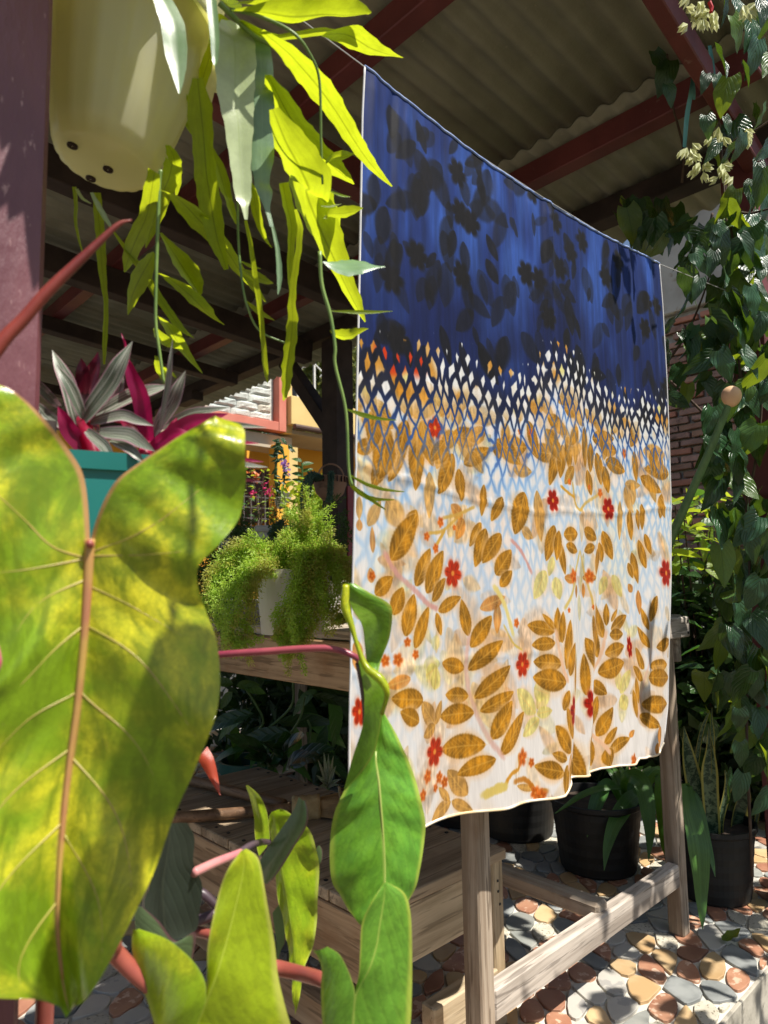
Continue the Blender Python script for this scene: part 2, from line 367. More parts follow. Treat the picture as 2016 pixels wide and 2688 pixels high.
m_new_z = WOOD('pale_plank_z', (0.50, 0.38, 0.23), (0.58, 0.46, 0.30), (0.40, 0.24, 0.12), 2)
m_bench = WOOD('bench_plank', (0.42, 0.31, 0.20), (0.52, 0.40, 0.27), (0.30, 0.20, 0.12), 0)
m_nail = M('nail', (0.02, 0.02, 0.02), rough=0.5)
m_blackpot = M('black_plastic', (0.0045, 0.0045, 0.005), (0.010, 0.010, 0.009), 10, rough=0.6, bump=0.15, bscale=30)
m_soil = M('pot_soil', (0.035, 0.024, 0.016), (0.06, 0.04, 0.028), 40, rough=0.95, bump=0.8, bscale=90)

# ------------------------------------------------------------------ ground and paved floor
EDGE = 0.597
mb = MB(); mb.add([(-150, -150, -0.16), (150, -150, -0.16), (150, 150, -0.16), (-150, 150, -0.16)], [(0, 1, 2, 3)])
tag(mb.build('ground', m_ground), kind='structure')
mb = MB(); mb.box((0.4, EDGE+2.7, -0.0825), (5.2, 5.4, 0.155), ch=0.002)
floor = tag(mb.build('floor', m_grout), kind='structure')
mb = MB(); mb.box((0.4, EDGE-0.004, -0.079), (5.2, 0.008, 0.158), ch=0.0015)
mb.build('floor_edge', m_curb, floor)

def clip(poly, p, nrm_):
    out = []
    for i in range(len(poly)):
        a, b = poly[i], poly[(i+1) % len(poly)]; da = (a[0]-p[0])*nrm_[0]+(a[1]-p[1])*nrm_[1]; db = (b[0]-p[0])*nrm_[0]+(b[1]-p[1])*nrm_[1]
        if da <= 0: out.append(a)
        if da*db < 0: t = da/(da-db); out.append((a[0]+(b[0]-a[0])*t, a[1]+(b[1]-a[1])*t))
    return out
def chaikin(p, k=2):
    for _ in range(k):
        q = []
        for i in range(len(p)):
            a, b = p[i], p[(i+1) % len(p)]; q += [(a[0]*.75+b[0]*.25, a[1]*.75+b[1]*.25), (a[0]*.25+b[0]*.75, a[1]*.25+b[1]*.75)]
        p = q
    return p
def stones():
    rg = np.random.default_rng(11); x0, x1, y0, y1 = -0.62, 2.9, EDGE+0.004, 3.5
    s = 0.046; pts = []
    for i in range(int((x1-x0)/s)+1):
        for j in range(int((y1-y0)/s)+2):
            pts.append((x0+(i+rg.uniform(-.1, 1.1))*s, y0+(j-0.3+rg.uniform(-.1, 1.1))*s))
    keep = []
    for p in pts:                                        # thin out at random so sizes differ
        if all((p[0]-q[0])**2+(p[1]-q[1])**2 > (0.030+0.024*((hash((round(q[0], 3), round(q[1], 3))) % 100)/100))**2 for q in keep[-260:]): keep.append(p)
    A = np.array(keep); rot = rad(35); R2 = np.array([[math.cos(rot), math.sin(rot)], [-math.sin(rot)*1.0, math.cos(rot)]])
    S2 = np.diag([0.78, 1.25]); T = S2@R2; B = A@T.T; Ti = np.linalg.inv(T); cells = []
    for i, b in enumerate(B):
        d2 = ((B-b)**2).sum(1); nb = np.argsort(d2)[1:15]; poly = [(b[0]-.12, b[1]-.12), (b[0]+.12, b[1]-.12), (b[0]+.12, b[1]+.12), (b[0]-.12, b[1]+.12)]
        for k in nb:
            v = B[k]-b; L = np.linalg.norm(v); mid = b+v/2 - v/L*0.0029
            poly = clip(poly, mid, v/L)
            if len(poly) < 3: break
        if len(poly) < 3: continue
        q = [tuple(Ti@np.array(p)) for p in poly]
        q = clip(q, (0, EDGE+0.006), (0, -1)) if len(q) > 2 else q
        if len(q) < 3: continue
        q = chaikin(q, 2 if len(q) < 6 else 1)
        q = [q[k] for k in range(len(q)) if (q[k][0]-q[k-1][0])**2+(q[k][1]-q[k-1][1])**2 > 1.2e-6]
        ar = abs(sum(q[k][0]*q[(k+1) % len(q)][1]-q[(k+1) % len(q)][0]*q[k][1] for k in range(len(q))))/2
        if len(q) >= 3 and ar > 1.5e-4: cells.append((q, ar))
    return cells
def stone_geo(mb, q, rg, mi=0):
    n = len(q); c = np.mean(q, 0); h = 0.0014+rg.uniform(-.0004, .0004)
    base = [(x, y, -0.006) for x, y in q]; top1 = [(x, y, h-0.0006) for x, y in q]
    top2 = [(c[0]+(x-c[0])*0.955, c[1]+(y-c[1])*0.955, h) for x, y in q]
    fs = [(k, (k+1) % n, n+(k+1) % n, n+k) for k in range(n)]+[(n+k, n+(k+1) % n, 2*n+(k+1) % n, 2*n+k) for k in range(n)]+[tuple(2*n+k for k in range(n))]
    mb.add(base+top1+top2, fs, mi=mi)
cells = stones(); rg = np.random.default_rng(3); inview = []; rest = []
for q, ar in cells:
    c = np.mean(q, 0); x, y = PROJ((c[0], c[1], 0)); d = (np.array([c[0], c[1], 0])-CAM)@FW
    vis = -40 < x < 2080 and 1900 < y < 2760 and d > 0.3
    (inview if vis else rest).append((ar/d**2*(1.0 if x > 560 else 0.5), q))
inview.sort(key=lambda t: -t[0]); probs = [0.19, 0.19, 0.17, 0.19, 0.11, 0.07, 0.08]
for k, (a_, q) in enumerate(inview[:298]):
    mb = MB(); stone_geo(mb, q, rg); mb.build('stone', ST[rg.choice(7, p=probs)], floor, fixn=True)
mb = MB()
for a_, q in inview[298:]+rest: stone_geo(mb, q, rg, int(rg.choice(7, p=probs)))
tag(mb.build('stones', ST, floor), kind='stuff')

# ------------------------------------------------------------------ shed: posts, rafters, purlins, roof sheets
shed = thing('shed', 'open maroon timber shed with a grey corrugated roof over the tables', 'shed', (0.1, 0.55, 0))
def HR(x): return 2.25-0.07*x            # underside of purlins = top of rafters
mb = MB(); mb.box((0.106, 0.566, 1.03), (0.096, 0.102, 2.06), ch=0.004); mb.build('post', m_post, shed)
mb = MB(); mb.box((2.065, 0.645, 1.03), (0.08, 0.09, 2.06), ch=0.004); mb.build('post', m_maroon, shed)
bpx = 2.178; mb = MB(); mb.box((bpx, 2.62, 1.04), (0.115, 0.115, 2.08), ch=0.004); bp = mb.build('post', m_darkwood, shed)
mb = MB(); mb.box((bpx+0.035, 2.62-0.060, 0.65), (0.06, 0.012, 1.36), ch=0.002); mb.build('sunlit_face_strip', m_post_sunlit, bp)  # bright red strip painted in for the sunlit face of the dark post
mb = MB(); mb.box((2.1, 4.6, 1.0), (0.11, 0.11, 2.0), ch=0.004); mb.build('post', m_darkwood, shed)
mb = MB(); mb.box((-0.5, 4.6, 1.08), (0.11, 0.11, 2.16), ch=0.004); mb.build('post', m_darkwood, shed)
for yy, wdt, ht, mt in ((0.577, 0.036, 0.066, m_maroon), (1.52, 0.06, 0.10, m_maroon), (2.15, 0.07, 0.11, m_darkwood), (2.78, 0.07, 0.11, m_darkwood), (3.5, 0.07, 0.07, m_darkwood), (4.6, 0.07, 0.06, m_darkwood)):
    mb = MB(); sk = 0.052 if yy < 1 else 0; a = np.array([-1.4, yy-sk*2.8, HR(-1.4)-ht/2]); xe = 2.42 if yy < 1 else 2.12; b = np.array([xe, yy+sk*1.02, HR(xe)-ht/2]); mb.beam(a, b, wdt, ht); mb.build('rafter', mt, shed)
mb = MB(); mb.beam((1.885, 0.592, HR(1.885)-0.093), (2.42, 0.62, HR(2.42)-0.093), 0.045, 0.05); mb.build('rafter_splice', m_maroon, shed)
for xx in (-0.9, 0.18, 1.10, 1.82):
    mb = MB(); z = HR(xx)+0.036; mb.beam((xx, 0.505, z), (xx, 6.1, z), 0.055, 0.07); mb.build('purlin', m_maroon if xx > 0.1 else m_darkwood, shed)
mb = MB(); mb.beam((2.17, 0.47, HR(2.17)+0.036), (2.17, 5.6, HR(2.17)+0.036), 0.08, 0.075); mb.build('wall_plate', m_darkwood, shed)
mb = MB(); mb.beam((2.13, 3.97, 2.075), (2.13, 4.20, 2.075), 0.08, 0.06); mb.build('eave_bracket', m_darkwood, shed)
mb = MB(); mb.beam((bpx, 2.64, 1.60), (bpx, 3.06, 2.08), 0.07, 0.075, up=(1, 0, 0)); mb.build('brace', m_darkwood, shed)
PITCHW = 0.070; AMP = 0.0085
def roof_sheet(xa, xb, y0, y1, lift, name='roof_sheet'):
    mb = MB(); ny = int((y1-y0)/PITCHW*8); xs = np.linspace(xa, xb, 3); vs = []
    for th in (0, 0.006):
        for i in range(ny+1):
            y = y0+(y1-y0)*i/ny
            for x in xs: vs.append((x, y, HR(x)+0.071+0.016+AMP*math.cos(2*math.pi*y/PITCHW)+lift+th))
    k = 3*(ny+1); fs = []
    for i in range(ny):
        for j in range(2):
            a = i*3+j; fs += [(a, a+1, a+4, a+3), (k+a+3, k+a+4, k+a+1, k+a)]
        fs += [(i*3, i*3+3, k+i*3+3, k+i*3), (i*3+2, k+i*3+2, k+i*3+5, i*3+5)]
    mb.add(vs, fs); return mb.build(name, m_roof, shed, smooth=True, fixn=True)
for yi in range(6):
    ya = 0.465+yi*0.98; yb = min(ya+1.02, 6.15); li = 0.004*(yi % 2)
    roof_sheet(-1.45, 0.28, ya, yb, li+0.014); roof_sheet(0.20, 1.84, ya, yb, li+0.007); roof_sheet(1.76, 2.47, ya, yb, li)

# ------------------------------------------------------------------ brick wall, added light-stop wall
m_plaster = M('old_plaster', (0.34, 0.32, 0.29), (0.44, 0.43, 0.40), 3, rough=0.9, bump=0.4, bscale=40, c3=(0.30, 0.25, 0.20), s3=5, t3=(0.55, 0.62))
m_mortar = M('mortar', (0.36, 0.35, 0.33), (0.46, 0.45, 0.42), 9, rough=0.95, bump=0.8, bscale=60, bdist=0.006)
BR = [M('brick_red', (0.28, 0.165, 0.13), (0.36, 0.215, 0.175), 9, rough=0.9, var=0.25, bump=0.5, bscale=50, c3=(0.13, 0.08, 0.06), s3=12, t3=(0.55, 0.65)),
      M('brick_brown', (0.26, 0.14, 0.10), (0.32, 0.19, 0.14), 9, rough=0.9, var=0.25, bump=0.5, bscale=50),
      M('brick_orange', (0.38, 0.16, 0.11), (0.43, 0.20, 0.14), 9, rough=0.9, var=0.2, bump=0.5, bscale=50)]
bw = thing('brick_wall', 'old red brick wall with uneven grey mortar behind the climbing vine', 'wall', (6.0, 2.2, -0.16))
WX = 5.9
mb = MB(); mb.box((WX+0.12, 1.2, 1.50), (0.2, 2.86, 3.3), ch=0.004); mb.build('mortar_bed', m_mortar, bw)
mb = MB(); mb.box((WX+0.10, 1.2, 3.75), (0.3, 2.9, 1.2), ch=0.01); mb.build('plastered_top', m_plaster, bw)
mb = MB(); mb.box((WX+0.08, 2.70, 1.5), (0.3, 0.14, 3.3), ch=0.008); mb.build('plastered_edge', m_mortar, bw)
rg = np.random.default_rng(5); rowh = 0.0675; bl = 0.215; nb = 0; bmeshes = []
for k in range(4):
    b_ = MB(); b_.box((0, 0, 0), (0.10, bl, 0.050), ch=0.005)
    for i_ in range(len(b_.v)): p_ = np.array(b_.v[i_]); b_.v[i_] = tuple(p_+rg.uniform(-.0045, .0045, 3))
    me = b_.mesh('brick_mesh'); me.materials.append(BR[min(k, 2) if k < 3 else 0]); bmeshes.append(me)
for r in range(13, 48):
    z = -0.1+r*rowh
    for c in range(8):
        y = 1.30+c*(bl+0.022)+(0.11 if r % 2 else 0)+rg.uniform(-.008, .008)
        if y > 2.60: continue
        px, py = PROJ((WX, y, z))
        if 1735 < px < 2040 and 560 < py < 1640 and nb < 295:
            o = link('brick', bmeshes[rg.choice(4, p=[.4, .3, .15, .15])], bw); o.location = Vector((WX+0.012+rg.uniform(-.008, .008), y, z))-wloc(bw); o.rotation_euler = (rg.uniform(-.02, .02), rg.uniform(-.02, .02), rg.uniform(-.02, .02)); o.scale = (1, rg.uniform(.94, 1.03), rg.uniform(.92, 1.05)); nb += 1
lw = thing('light_stop_wall', 'added low grey concrete wall stopping outside light at the far shed end', 'wall', (2.62, 3.4, -0.16))  # added wall, keeps the bright outside from showing under the table
mb = MB(); mb.box((2.62, 3.4, 0.28), (0.12, 3.2, 0.88), ch=0.006); mb.build('wall_body', m_mortar, lw)
mb = MB(); mb.box((2.62, 3.4, 0.735), (0.16, 3.22, 0.03), ch=0.006); mb.build('coping', m_mortar, lw)

# ------------------------------------------------------------------ yellow house beyond the shed
house = thing('house', 'yellow two-storey house with split-stone wall and pink trim beyond the shed', 'house', (4.8, 7.0, -0.16))
m_yel = M('yellow_wall', (0.74, 0.35, 0.03), (0.80, 0.40, 0.04), 2, rough=0.85, bump=0.2, bscale=30)
m_yel2 = M('pale_yellow_trim', (0.62, 0.45, 0.17), (0.68, 0.50, 0.20), 3, rough=0.85)
m_cream = M('cream_beam', (0.52, 0.44, 0.32), (0.46, 0.38, 0.27), 3, rough=0.9)
m_pink = M('salmon_trim', (0.52, 0.16, 0.11), (0.58, 0.20, 0.14), 4, rough=0.8)
m_split = [M('split_stone_'+n_, a, b, 12, rough=0.9, bump=1.0, bscale=22, bdist=0.012, var=0.12) for n_, a, b in (('pale', (0.52, 0.54, 0.49), (0.66, 0.68, 0.62)), ('cream', (0.54, 0.50, 0.40), (0.66, 0.62, 0.52)), ('green', (0.44, 0.49, 0.46), (0.58, 0.62, 0.58)))]
m_dark = M('dark_glass', (0.010, 0.009, 0.008), rough=0.2); m_door = M('brown_door', (0.055, 0.018, 0.012), (0.08, 0.03, 0.02), 6, rough=0.6); m_white = M('white_paint', (0.62, 0.62, 0.60), (0.55, 0.55, 0.53), 8, rough=0.6)
m_pipe = M('brown_pipe', (0.07, 0.035, 0.025), rough=0.5)
WY = 6.56; XC = 4.50
mb = MB(); mb.box((2.9, WY+0.13, 3.75), (3.2, 0.2, 2.2)); mb.build('wall', m_split[0], house)
ms = []
for k in range(6):
    b_ = MB(); n = 5; vs = []; rg2 = np.random.default_rng(40+k)
    for i in range(n+1):
        for j in range(n):
            e = i in (0, n) or j in (0, n-1); vs.append(((i/n-.5), (0.0 if e else -0.02-rg2.uniform(0, .018)), (j/(n-1)-.5)))
    fs = [(i*n+j, (i+1)*n+j, (i+1)*n+j+1, i*n+j+1) for i in range(n) for j in range(n-1)]; b_.add(vs, fs)
    me = b_.mesh('split_block'); me.materials.append(m_split[[0, 0, 2, 2, 1, 0][k]]); ms.append(me)
rg = np.random.default_rng(9); nblk = 0
for r in range(13):
    x = 4.46; z = 2.765+r*0.098
    while x > 2.55:
        L = rg.uniform(0.17, 0.30); px, py = PROJ((x-L/2, WY, z))
        if 380 < px < 740 and 820 < py < 1150 and nblk < 150:
            o = link('block', ms[rg.integers(6)], house); o.location = Vector((x-L/2, WY+0.016, z))-wloc(house); o.scale = (L-0.004, 0.8, 0.0945); nblk += 1
        x -= L
mb = MB(); mb.box((2.95, WY-0.01, 2.655), (3.1, 0.16, 0.105), ch=0.004); mb.build('trim_band', m_pink, house)
mb = MB(); mb.box((XC+0.055, WY-0.01, 3.7), (0.10, 0.16, 2.195), ch=0.004); mb.build('trim_column', m_pink, house)
mb = MB(); mb.box((XC+0.16, WY+0.02, 3.7), (0.10, 0.16, 2.2), ch=0.004); mb.build('column', m_yel2, house)
mb = MB(); mb.box((3.3, WY+0.15, 2.49), (2.9, 0.3, 0.16), ch=0.004); mb.build('beam', m_cream, house)
mb = MB(); mb.box((4.1, WY+0.75, 1.27), (3.5, 0.12, 2.8)); gw = mb.build('ground_wall', m_yel, house)
mb = MB(); mb.box((XC+0.03, WY-0.05, 1.14), (0.17, 0.17, 2.6), ch=0.004); mb.build('pillar', m_yel, house)
mb = MB(); mb.box((XC+0.185, WY-0.03, 1.14), (0.13, 0.17, 2.6), ch=0.004); mb.build('pillar', m_yel2, house)
bal = MB(); bal.box((5.55, WY-0.10, 2.86), (1.85, 0.12, 0.34), ch=0.006); bl_ = bal.build('balcony', m_yel2, house)
mb = MB(); mb.tube([(4.64, WY-0.20, 2.655), (6.4, WY-0.20, 2.655)], 0.035, 10); mb.build('gutter', m_pipe, bl_)
mb = MB(); mb.box((5.55, WY+0.5, 2.63), (1.85, 1.1, 0.05), ch=0.004); mb.build('balcony_floor', m_cream, bl_)
mb = MB(); mb.box((6.0, WY+0.66, 1.2), (1.9, 0.12, 2.95)); mb.build('side_wall', m_yel, house)
mb = MB(); mb.box((5.6, WY+0.55, 2.64), (1.7, 0.08, 0.08), ch=0.004); mb.build('lintel', m_cream, house)
for (xa, ya, xb, yb, yy, mt, nm) in ((640, 1240, 702, 1375, WY+0.67, m_door, 'door'), (742, 1318, 792, 1480, WY+0.57, m_dark, 'window')):
    A = PL(xa, ya, 1, yy); B = PL(xb, yb, 1, yy); mb = MB(); mb.box(((A[0]+B[0])/2, yy, (A[2]+B[2])/2), (abs(B[0]-A[0]), 0.05, abs(A[2]-B[2])), ch=0.004); pr = mb.build(nm, mt, house)
    mb = MB()
    for q in range(2): xx = (A[0], B[0])[q]; mb.box((xx, yy-0.01, (A[2]+B[2])/2), (0.05, 0.07, abs(A[2]-B[2])+0.06), ch=0.003)
    mb.box(((A[0]+B[0])/2, yy-0.012, A[2]+0.02), (abs(B[0]-A[0])+0.1, 0.068, 0.05), ch=0.003); mb.build('frame', m_white if nm == 'window' else m_door, pr)
gx = PL(650, 1340, 1, WY+0.5); mb = MB()
for i in range(6): mb.box((gx[0]-0.05+i*0.10, WY+0.5, gx[2]-0.1), (0.012, 0.012, 0.62))
for i in range(5): mb.box((gx[0]+0.2, WY+0.5, gx[2]-0.35+i*0.13), (0.56, 0.010, 0.012))
mb.build('grille', m_white, gw)
for i, xx in enumerate((4.86, 5.05, 5.32)):
    mb = MB(); mb.box((xx, WY+0.3, 3.35), (0.025, 0.025, 0.9)); mb.build('rail_post', m_white, bl_)
mb = MB(); mb.box((5.1, WY+0.42, 3.2), (0.42, 0.05, 0.55)); mb.build('dark_pane', m_dark, bl_)
# ------------------------------------------------------------------ big table
table = thing('table', 'tall rough timber table with weathered legs standing behind the printed cloth', 'table', (1.35, 1.5, 0))
TX0, TX1, TY0, TY1 = 0.939, 1.738, 0.776, 2.32
for (x, y) in ((TX0+.0205, TY0+.019), (TX1-.0185, TY0+.019), (TX0+.0205, TY1), (TX1-.0185, TY1)):
    mb = MB(); mb.box((x, y, 0.354), (0.037, 0.038, 0.708), ch=0.003); mb.build('leg', m_grey_z, table)
mb = MB(); mb.box(((TX0+TX1)/2+.001, 0.7925, 0.142), (TX1-TX0-0.077, 0.030, 0.054), ch=0.004); mb.build('lower_rail', m_grey_x, table)
mb = MB(); mb.box((1.362, 1.545, 0.168), (0.044, 1.51, 0.036), ch=0.006); mb.build('stretcher', m_grey_y, table)
mb = MB(); mb.box(((TX0+TX1)/2, TY1, 0.143), (TX1-TX0-0.094, 0.052, 0.058), ch=0.005); mb.build('lower_rail', m_grey_x, table)
mb = MB(); mb.box((1.378, 0.776, 0.730), (0.87, 0.022, 0.052), ch=0.003); fb = mb.build('front_board', m_grey_x, table)
mb = MB()
for zz in (0.715, 0.745): mb.box((1.80, 0.7645, zz), (0.006, 0.003, 0.006))
mb.build('nail', m_nail, fb)
mb = MB(); mb.box((0.931, 1.58, 0.688), (0.024, 1.58, 0.098), ch=0.003); mb.build('apron', m_new_y, table)
mb = MB(); mb.box((1.80, 1.58, 0.688), (0.024, 1.58, 0.098), ch=0.003); mb.build('apron', m_grey_y, table)
for k in range(6):
    mb = MB(); xx = 0.925+0.149*k+0.0725; mb.box((xx, 1.585, 0.750), (0.144, 1.60, 0.020), ch=0.003); mb.build('plank', m_grey_y, table)

# ------------------------------------------------------------------ low bench
bench = thing('bench', 'low pale plank bench with brooms lying across its top', 'bench', (0.96, 1.3, 0))
BX0, BX1, BY0, BY1 = 0.785, 1.15, 0.873, 1.76
for k in range(8):
    y0 = BY0+k*0.111; mb = MB(); mb.box(((BX0+BX1)/2, y0+0.0545, 0.319+random.uniform(-.001, .001)), (BX1-BX0, 0.106, 0.020), ch=0.002); pk = mb.build('plank', m_bench, bench)
    mb = MB()
    for xx in (BX0+0.02, BX1-0.02):
        for yy in (y0+.03, y0+.08): mb.box((xx, yy, 0.3300), (0.006, 0.006, 0.002))
    mb.build('nail', m_nail, pk)
for (x, y) in ((BX0+.03, BY0+.03), (BX1-.018, BY0+.03), (BX0+.03, BY1-.03), (BX1-.018, BY1-.03)):
    mb = MB(); mb.box((x, y, 0.154), (0.034, 0.040, 0.308), ch=0.003); lg = mb.build('leg', m_new_z, bench)
    if x > 1 and y < 1:
        for zz in (.27, .25, .225, .09, .075):
            mb = MB(); mb.box((x+.003*math.sin(zz*90), y-.0208, zz), (.004, .002, .004)); mb.build('nail', m_nail, lg)
mb = MB(); mb.box(((BX0+BX1)/2-.02, BY0+.020, 0.255), (BX1-BX0-0.075, 0.020, 0.098), ch=0.002); mb.build('apron', m_new_x, bench)
mb = MB(); mb.box(((BX0+BX1)/2-.02, BY1-.020, 0.255), (BX1-BX0-0.075, 0.020, 0.098), ch=0.002); mb.build('apron', m_new_x, bench)
mb = MB(); mb.box((BX0+.014, (BY0+BY1)/2, 0.250), (0.020, BY1-BY0-0.03, 0.106), ch=0.002); mb.build('apron', m_new_y, bench)
mb = MB(); mb.box((BX1-.02, (BY0+BY1)/2, 0.255), (0.020, BY1-BY0-0.11, 0.098), ch=0.002); mb.build('apron', m_new_y, bench)
mb = MB(); mb.box((1.03, BY0+.024, 0.078), (0.182, 0.034, 0.068), ch=0.003); mb.build('foot_rail', m_new_x, bench)
mb = MB(); mb.box((BX0+.03, (BY0+BY1)/2, 0.09), (0.03, BY1-BY0-0.11, 0.06), ch=0.003); mb.build('foot_rail', m_new_y, bench)

# brooms on the bench
m_stick = WOOD('broom_stick', (0.20, 0.11, 0.06), (0.27, 0.16, 0.09), (0.12, 0.07, 0.04), 1, rough=0.5)
m_straw = M('straw', (0.30, 0.17, 0.07), (0.40, 0.25, 0.11), 30, stretch=(1, 1, 0.2), rough=0.8, bump=0.6, bscale=120)
m_twine = M('twine', (0.50, 0.36, 0.18), (0.38, 0.26, 0.12), 60, rough=0.9)
def broom(pa, pb, label, head):
    a = PL(*pa, 2, 0.344); b = PL(*pb, 2, 0.350); t = thing('broom', label, 'broom', tuple(b), 'brooms on the bench')
    d = nrm(b-a); a = a-d*0.35; pts = []; rs = []; L = np.linalg.norm(b-a)
    for k in range(25):
        s = k/24; pts.append(a+(b-a)*s); rs.append(0.0125)
    mb = MB(); mb.tube(pts, rs, 12); hd = mb.build('handle', m_stick, t, smooth=True)
    mb = MB()
    for s in (0.42, 0.435, 0.45): mb.tube([a+(b-a)*s-d*.002, a+(b-a)*s+d*.002], 0.0140, 12)
    mb.build('groove', m_nail, hd)
    if head:
        mb = MB(); pts = [b-d*0.01+d*0.008*k for k in range(9)]; mb.tube(pts, [0.026+0.0025*(k % 2) for k in range(9)], 16); mb.build('binding', m_twine, t, smooth=True)
        side = nrm(np.cross(d, [0, 0, 1])); rg = np.random.default_rng(2); mb = MB()
        for k in range(420):
            an = rg.uniform(-1, 1); e = rg.uniform(-1, 1); p0 = b+d*0.05+side*0.016*an+np.array([0, 0, 0.016*e]); p1 = b+d*(0.11+rg.uniform(0, .03))+side*0.06*an+np.array([0, 0, 0.018*e]); p2 = p1+d*0.05*rg.uniform(.4, 1)+side*0.03*an+np.array([0, 0, -0.10-rg.uniform(0, .09)])
            mb.tube([p0, p1, p2], [0.0014, 0.0014, 0.0008], 3, cap=False)
        mb.build('bristles', m_straw, t)
        mb = MB(); mb.tube([b+d*0.10+side*(-0.058+0.0116*k)+np.array([0, 0, 0.022+0.004*math.sin(k)]) for k in range(11)], 0.0035, 6); mb.build('stitching', m_twine, t)
    return t
broom((458, 2147), (778, 2122), 'turned wooden broom handle with ring grooves and straw head hanging off the bench', True)
broom((506, 2050), (745, 2112), 'plain thin wooden stick lying behind the grooved broom handle on the bench', False)

# ------------------------------------------------------------------ printed cloth (flat print drawn into an image made here)
YC = 0.690
IX0, IX1, IZ0, IZ1 = 0.56, 1.63, 0.45, 1.64; IW, IH = 1070, 1190
def cz(px, py): q = PL(px, py, 1, YC); return q[0], q[2]
def paint():
    rg = np.random.default_rng(21)
    X, Z = np.meshgrid(IX0+(np.arange(IW)+.5)/IW*(IX1-IX0), IZ0+(np.arange(IH)+.5)/IH*(IZ1-IZ0))
    def vnoise(sx, sz, seed):
        r = np.random.default_rng(seed); gx, gz = int((IX1-IX0)/sx)+3, int((IZ1-IZ0)/sz)+3; g = r.random((gz, gx))
        u = (X-IX0)/sx; v = (Z-IZ0)/sz; i = u.astype(int); j = v.astype(int); fx = u-i; fz = v-j; fx = fx*fx*(3-2*fx); fz = fz*fz*(3-2*fz)
        return (g[j, i]*(1-fx)+g[j, i+1]*fx)*(1-fz)+(g[j+1, i]*(1-fx)+g[j+1, i+1]*fx)*fz
    def fbm(sx, sz, seed): return (vnoise(sx, sz, seed)+.5*vnoise(sx/2, sz/2, seed+1)+.25*vnoise(sx/4, sz/4, seed+2))/1.75
    def ss(a, b, x): t = np.clip((x-a)/(b-a), 0, 1); return t*t*(3-2*t)
    def lerp(A, B, f): return A*(1-f[..., None])+np.array(B)*f[..., None]
    bx = [cz(px, py) for px, py in ((945, 850), (1000, 850), (1060, 880), (1130, 858), (1180, 885), (1230, 872), (1290, 925), (1340, 945), (1400, 915), (1440, 870), (1475, 885), (1520, 920), (1570, 955), (1600, 990), (1640, 1000), (1680, 1005), (1740, 1015))]
    zb = np.interp(X, [p[0] for p in bx], [p[1] for p in bx])+0.012*(fbm(.05, .05, 3)-.5)
    G = (zb-Z)/0.125                       # 0 at upper rim of the net, 1 where the dark net ends
    # lower ground
    img = np.ones((IH, IW, 3))*np.array([.90, .875, .855])
    img = lerp(img, (.93, .80, .72), .3*ss(.52, .72, fbm(.12, .12, 31))); img = lerp(img, (.93, .89, .70), .3*ss(.55, .75, fbm(.10, .14, 37)))
    wx = .009*(fbm(.06, .09, 5)-.5)*2+.0030*(fbm(.014, .03, 15)-.5)*2; a = (X+1.9*wx)/.0255+.4*(fbm(.2, .2, 6)-.5); b = (Z+.03*(fbm(.08, .1, 8)-.5))/.053
    q1 = (a+b); q2 = (a-b); l1 = np.abs(q1-np.floor(q1)-.5); l2 = np.abs(q2-np.floor(q2)-.5); ld_ = np.minimum(.5-l1, .5-l2)  # 0 on the lines
    cell = (np.floor(q1)*7919+np.floor(q2)*104729).astype(np.int64); cr = ((np.abs(cell)*2654435761) % 1000)/1000.0
    fade = np.clip(1-(G-1)/4.2, 0, 1)*(.5+.9*fbm(.12, .2, 51)); pale = ss(.32, .02, ld_+.10*(fbm(.012, .03, 12)-.5))
    img = lerp(img, (.50, .68, .87), 1.0*np.clip(pale*fade, 0, 1))
    img = lerp(img, (.70, .81, .92), .35*np.clip(fade, 0, 1)*ss(.4, .6, fbm(.03, .06, 14)))
    # --- shapes
    def local(bx_, bz_, tx_, tz_, pad):
        x0, x1 = min(bx_, tx_)-pad, max(bx_, tx_)+pad; z0, z1 = min(bz_, tz_)-pad, max(bz_, tz_)+pad
        i0 = max(0, int((x0-IX0)/(IX1-IX0)*IW)); i1 = min(IW, int((x1-IX0)/(IX1-IX0)*IW)+1); j0 = max(0, int((z0-IZ0)/(IZ1-IZ0)*IH)); j1 = min(IH, int((z1-IZ0)/(IZ1-IZ0)*IH)+1)
        return (slice(j0, j1), slice(i0, i1)) if i1 > i0 and j1 > j0 else None
    grain = fbm(.004, .012, 61); grain2 = fbm(.02, .02, 63)
    def leaf(b, t, w_, col=(.70, .47, .09), op=.97, soft=.13, serr=.022, veins=True, edge=True, pw=.85, halo_=True):
        sl = local(*b, *t, w_)
        if sl is None: return
        dx, dz = t[0]-b[0], t[1]-b[1]; L = math.hypot(dx, dz)
        if L < 1e-4: return
        ux, uz = dx/L, dz/L; x = X[sl]-b[0]; z = Z[sl]-b[1]; s = (x*ux+z*uz)/L; c = (-x*uz+z*ux)
        sc = np.clip(s, 1e-4, 1-1e-4); h = w_/2*np.sin(np.pi*sc**pw)**.75*(1+serr*np.sin(s*L*1100)); h = np.maximum(h, 1e-5)
        q = np.abs(c)/h; m = ss(1+soft, 1-soft, q)*(s > 0)*(s < 1)
        base = img[sl]; colr = np.array(col)*(.62+.60*grain[sl][..., None])*(.72+.55*grain2[sl][..., None])
        if edge: colr = colr*(1-.10*ss(.72, 1.0, q))[..., None]
        if veins:
            vm = np.maximum(ss(.0016, .0006, np.abs(c)), .75*ss(.16, .04, np.abs(((s-.45*np.abs(c)/w_*1.3)*9) % 1-.5))*ss(.95, .6, q)); colr = colr*(1-.5*vm[..., None])+np.array((.90, .68, .30))*.5*vm[..., None]
        f = (m*op)[..., None]; halo = ss(2.0, .95, q)*(s > -.05)*(s < 1.05)*.5*op
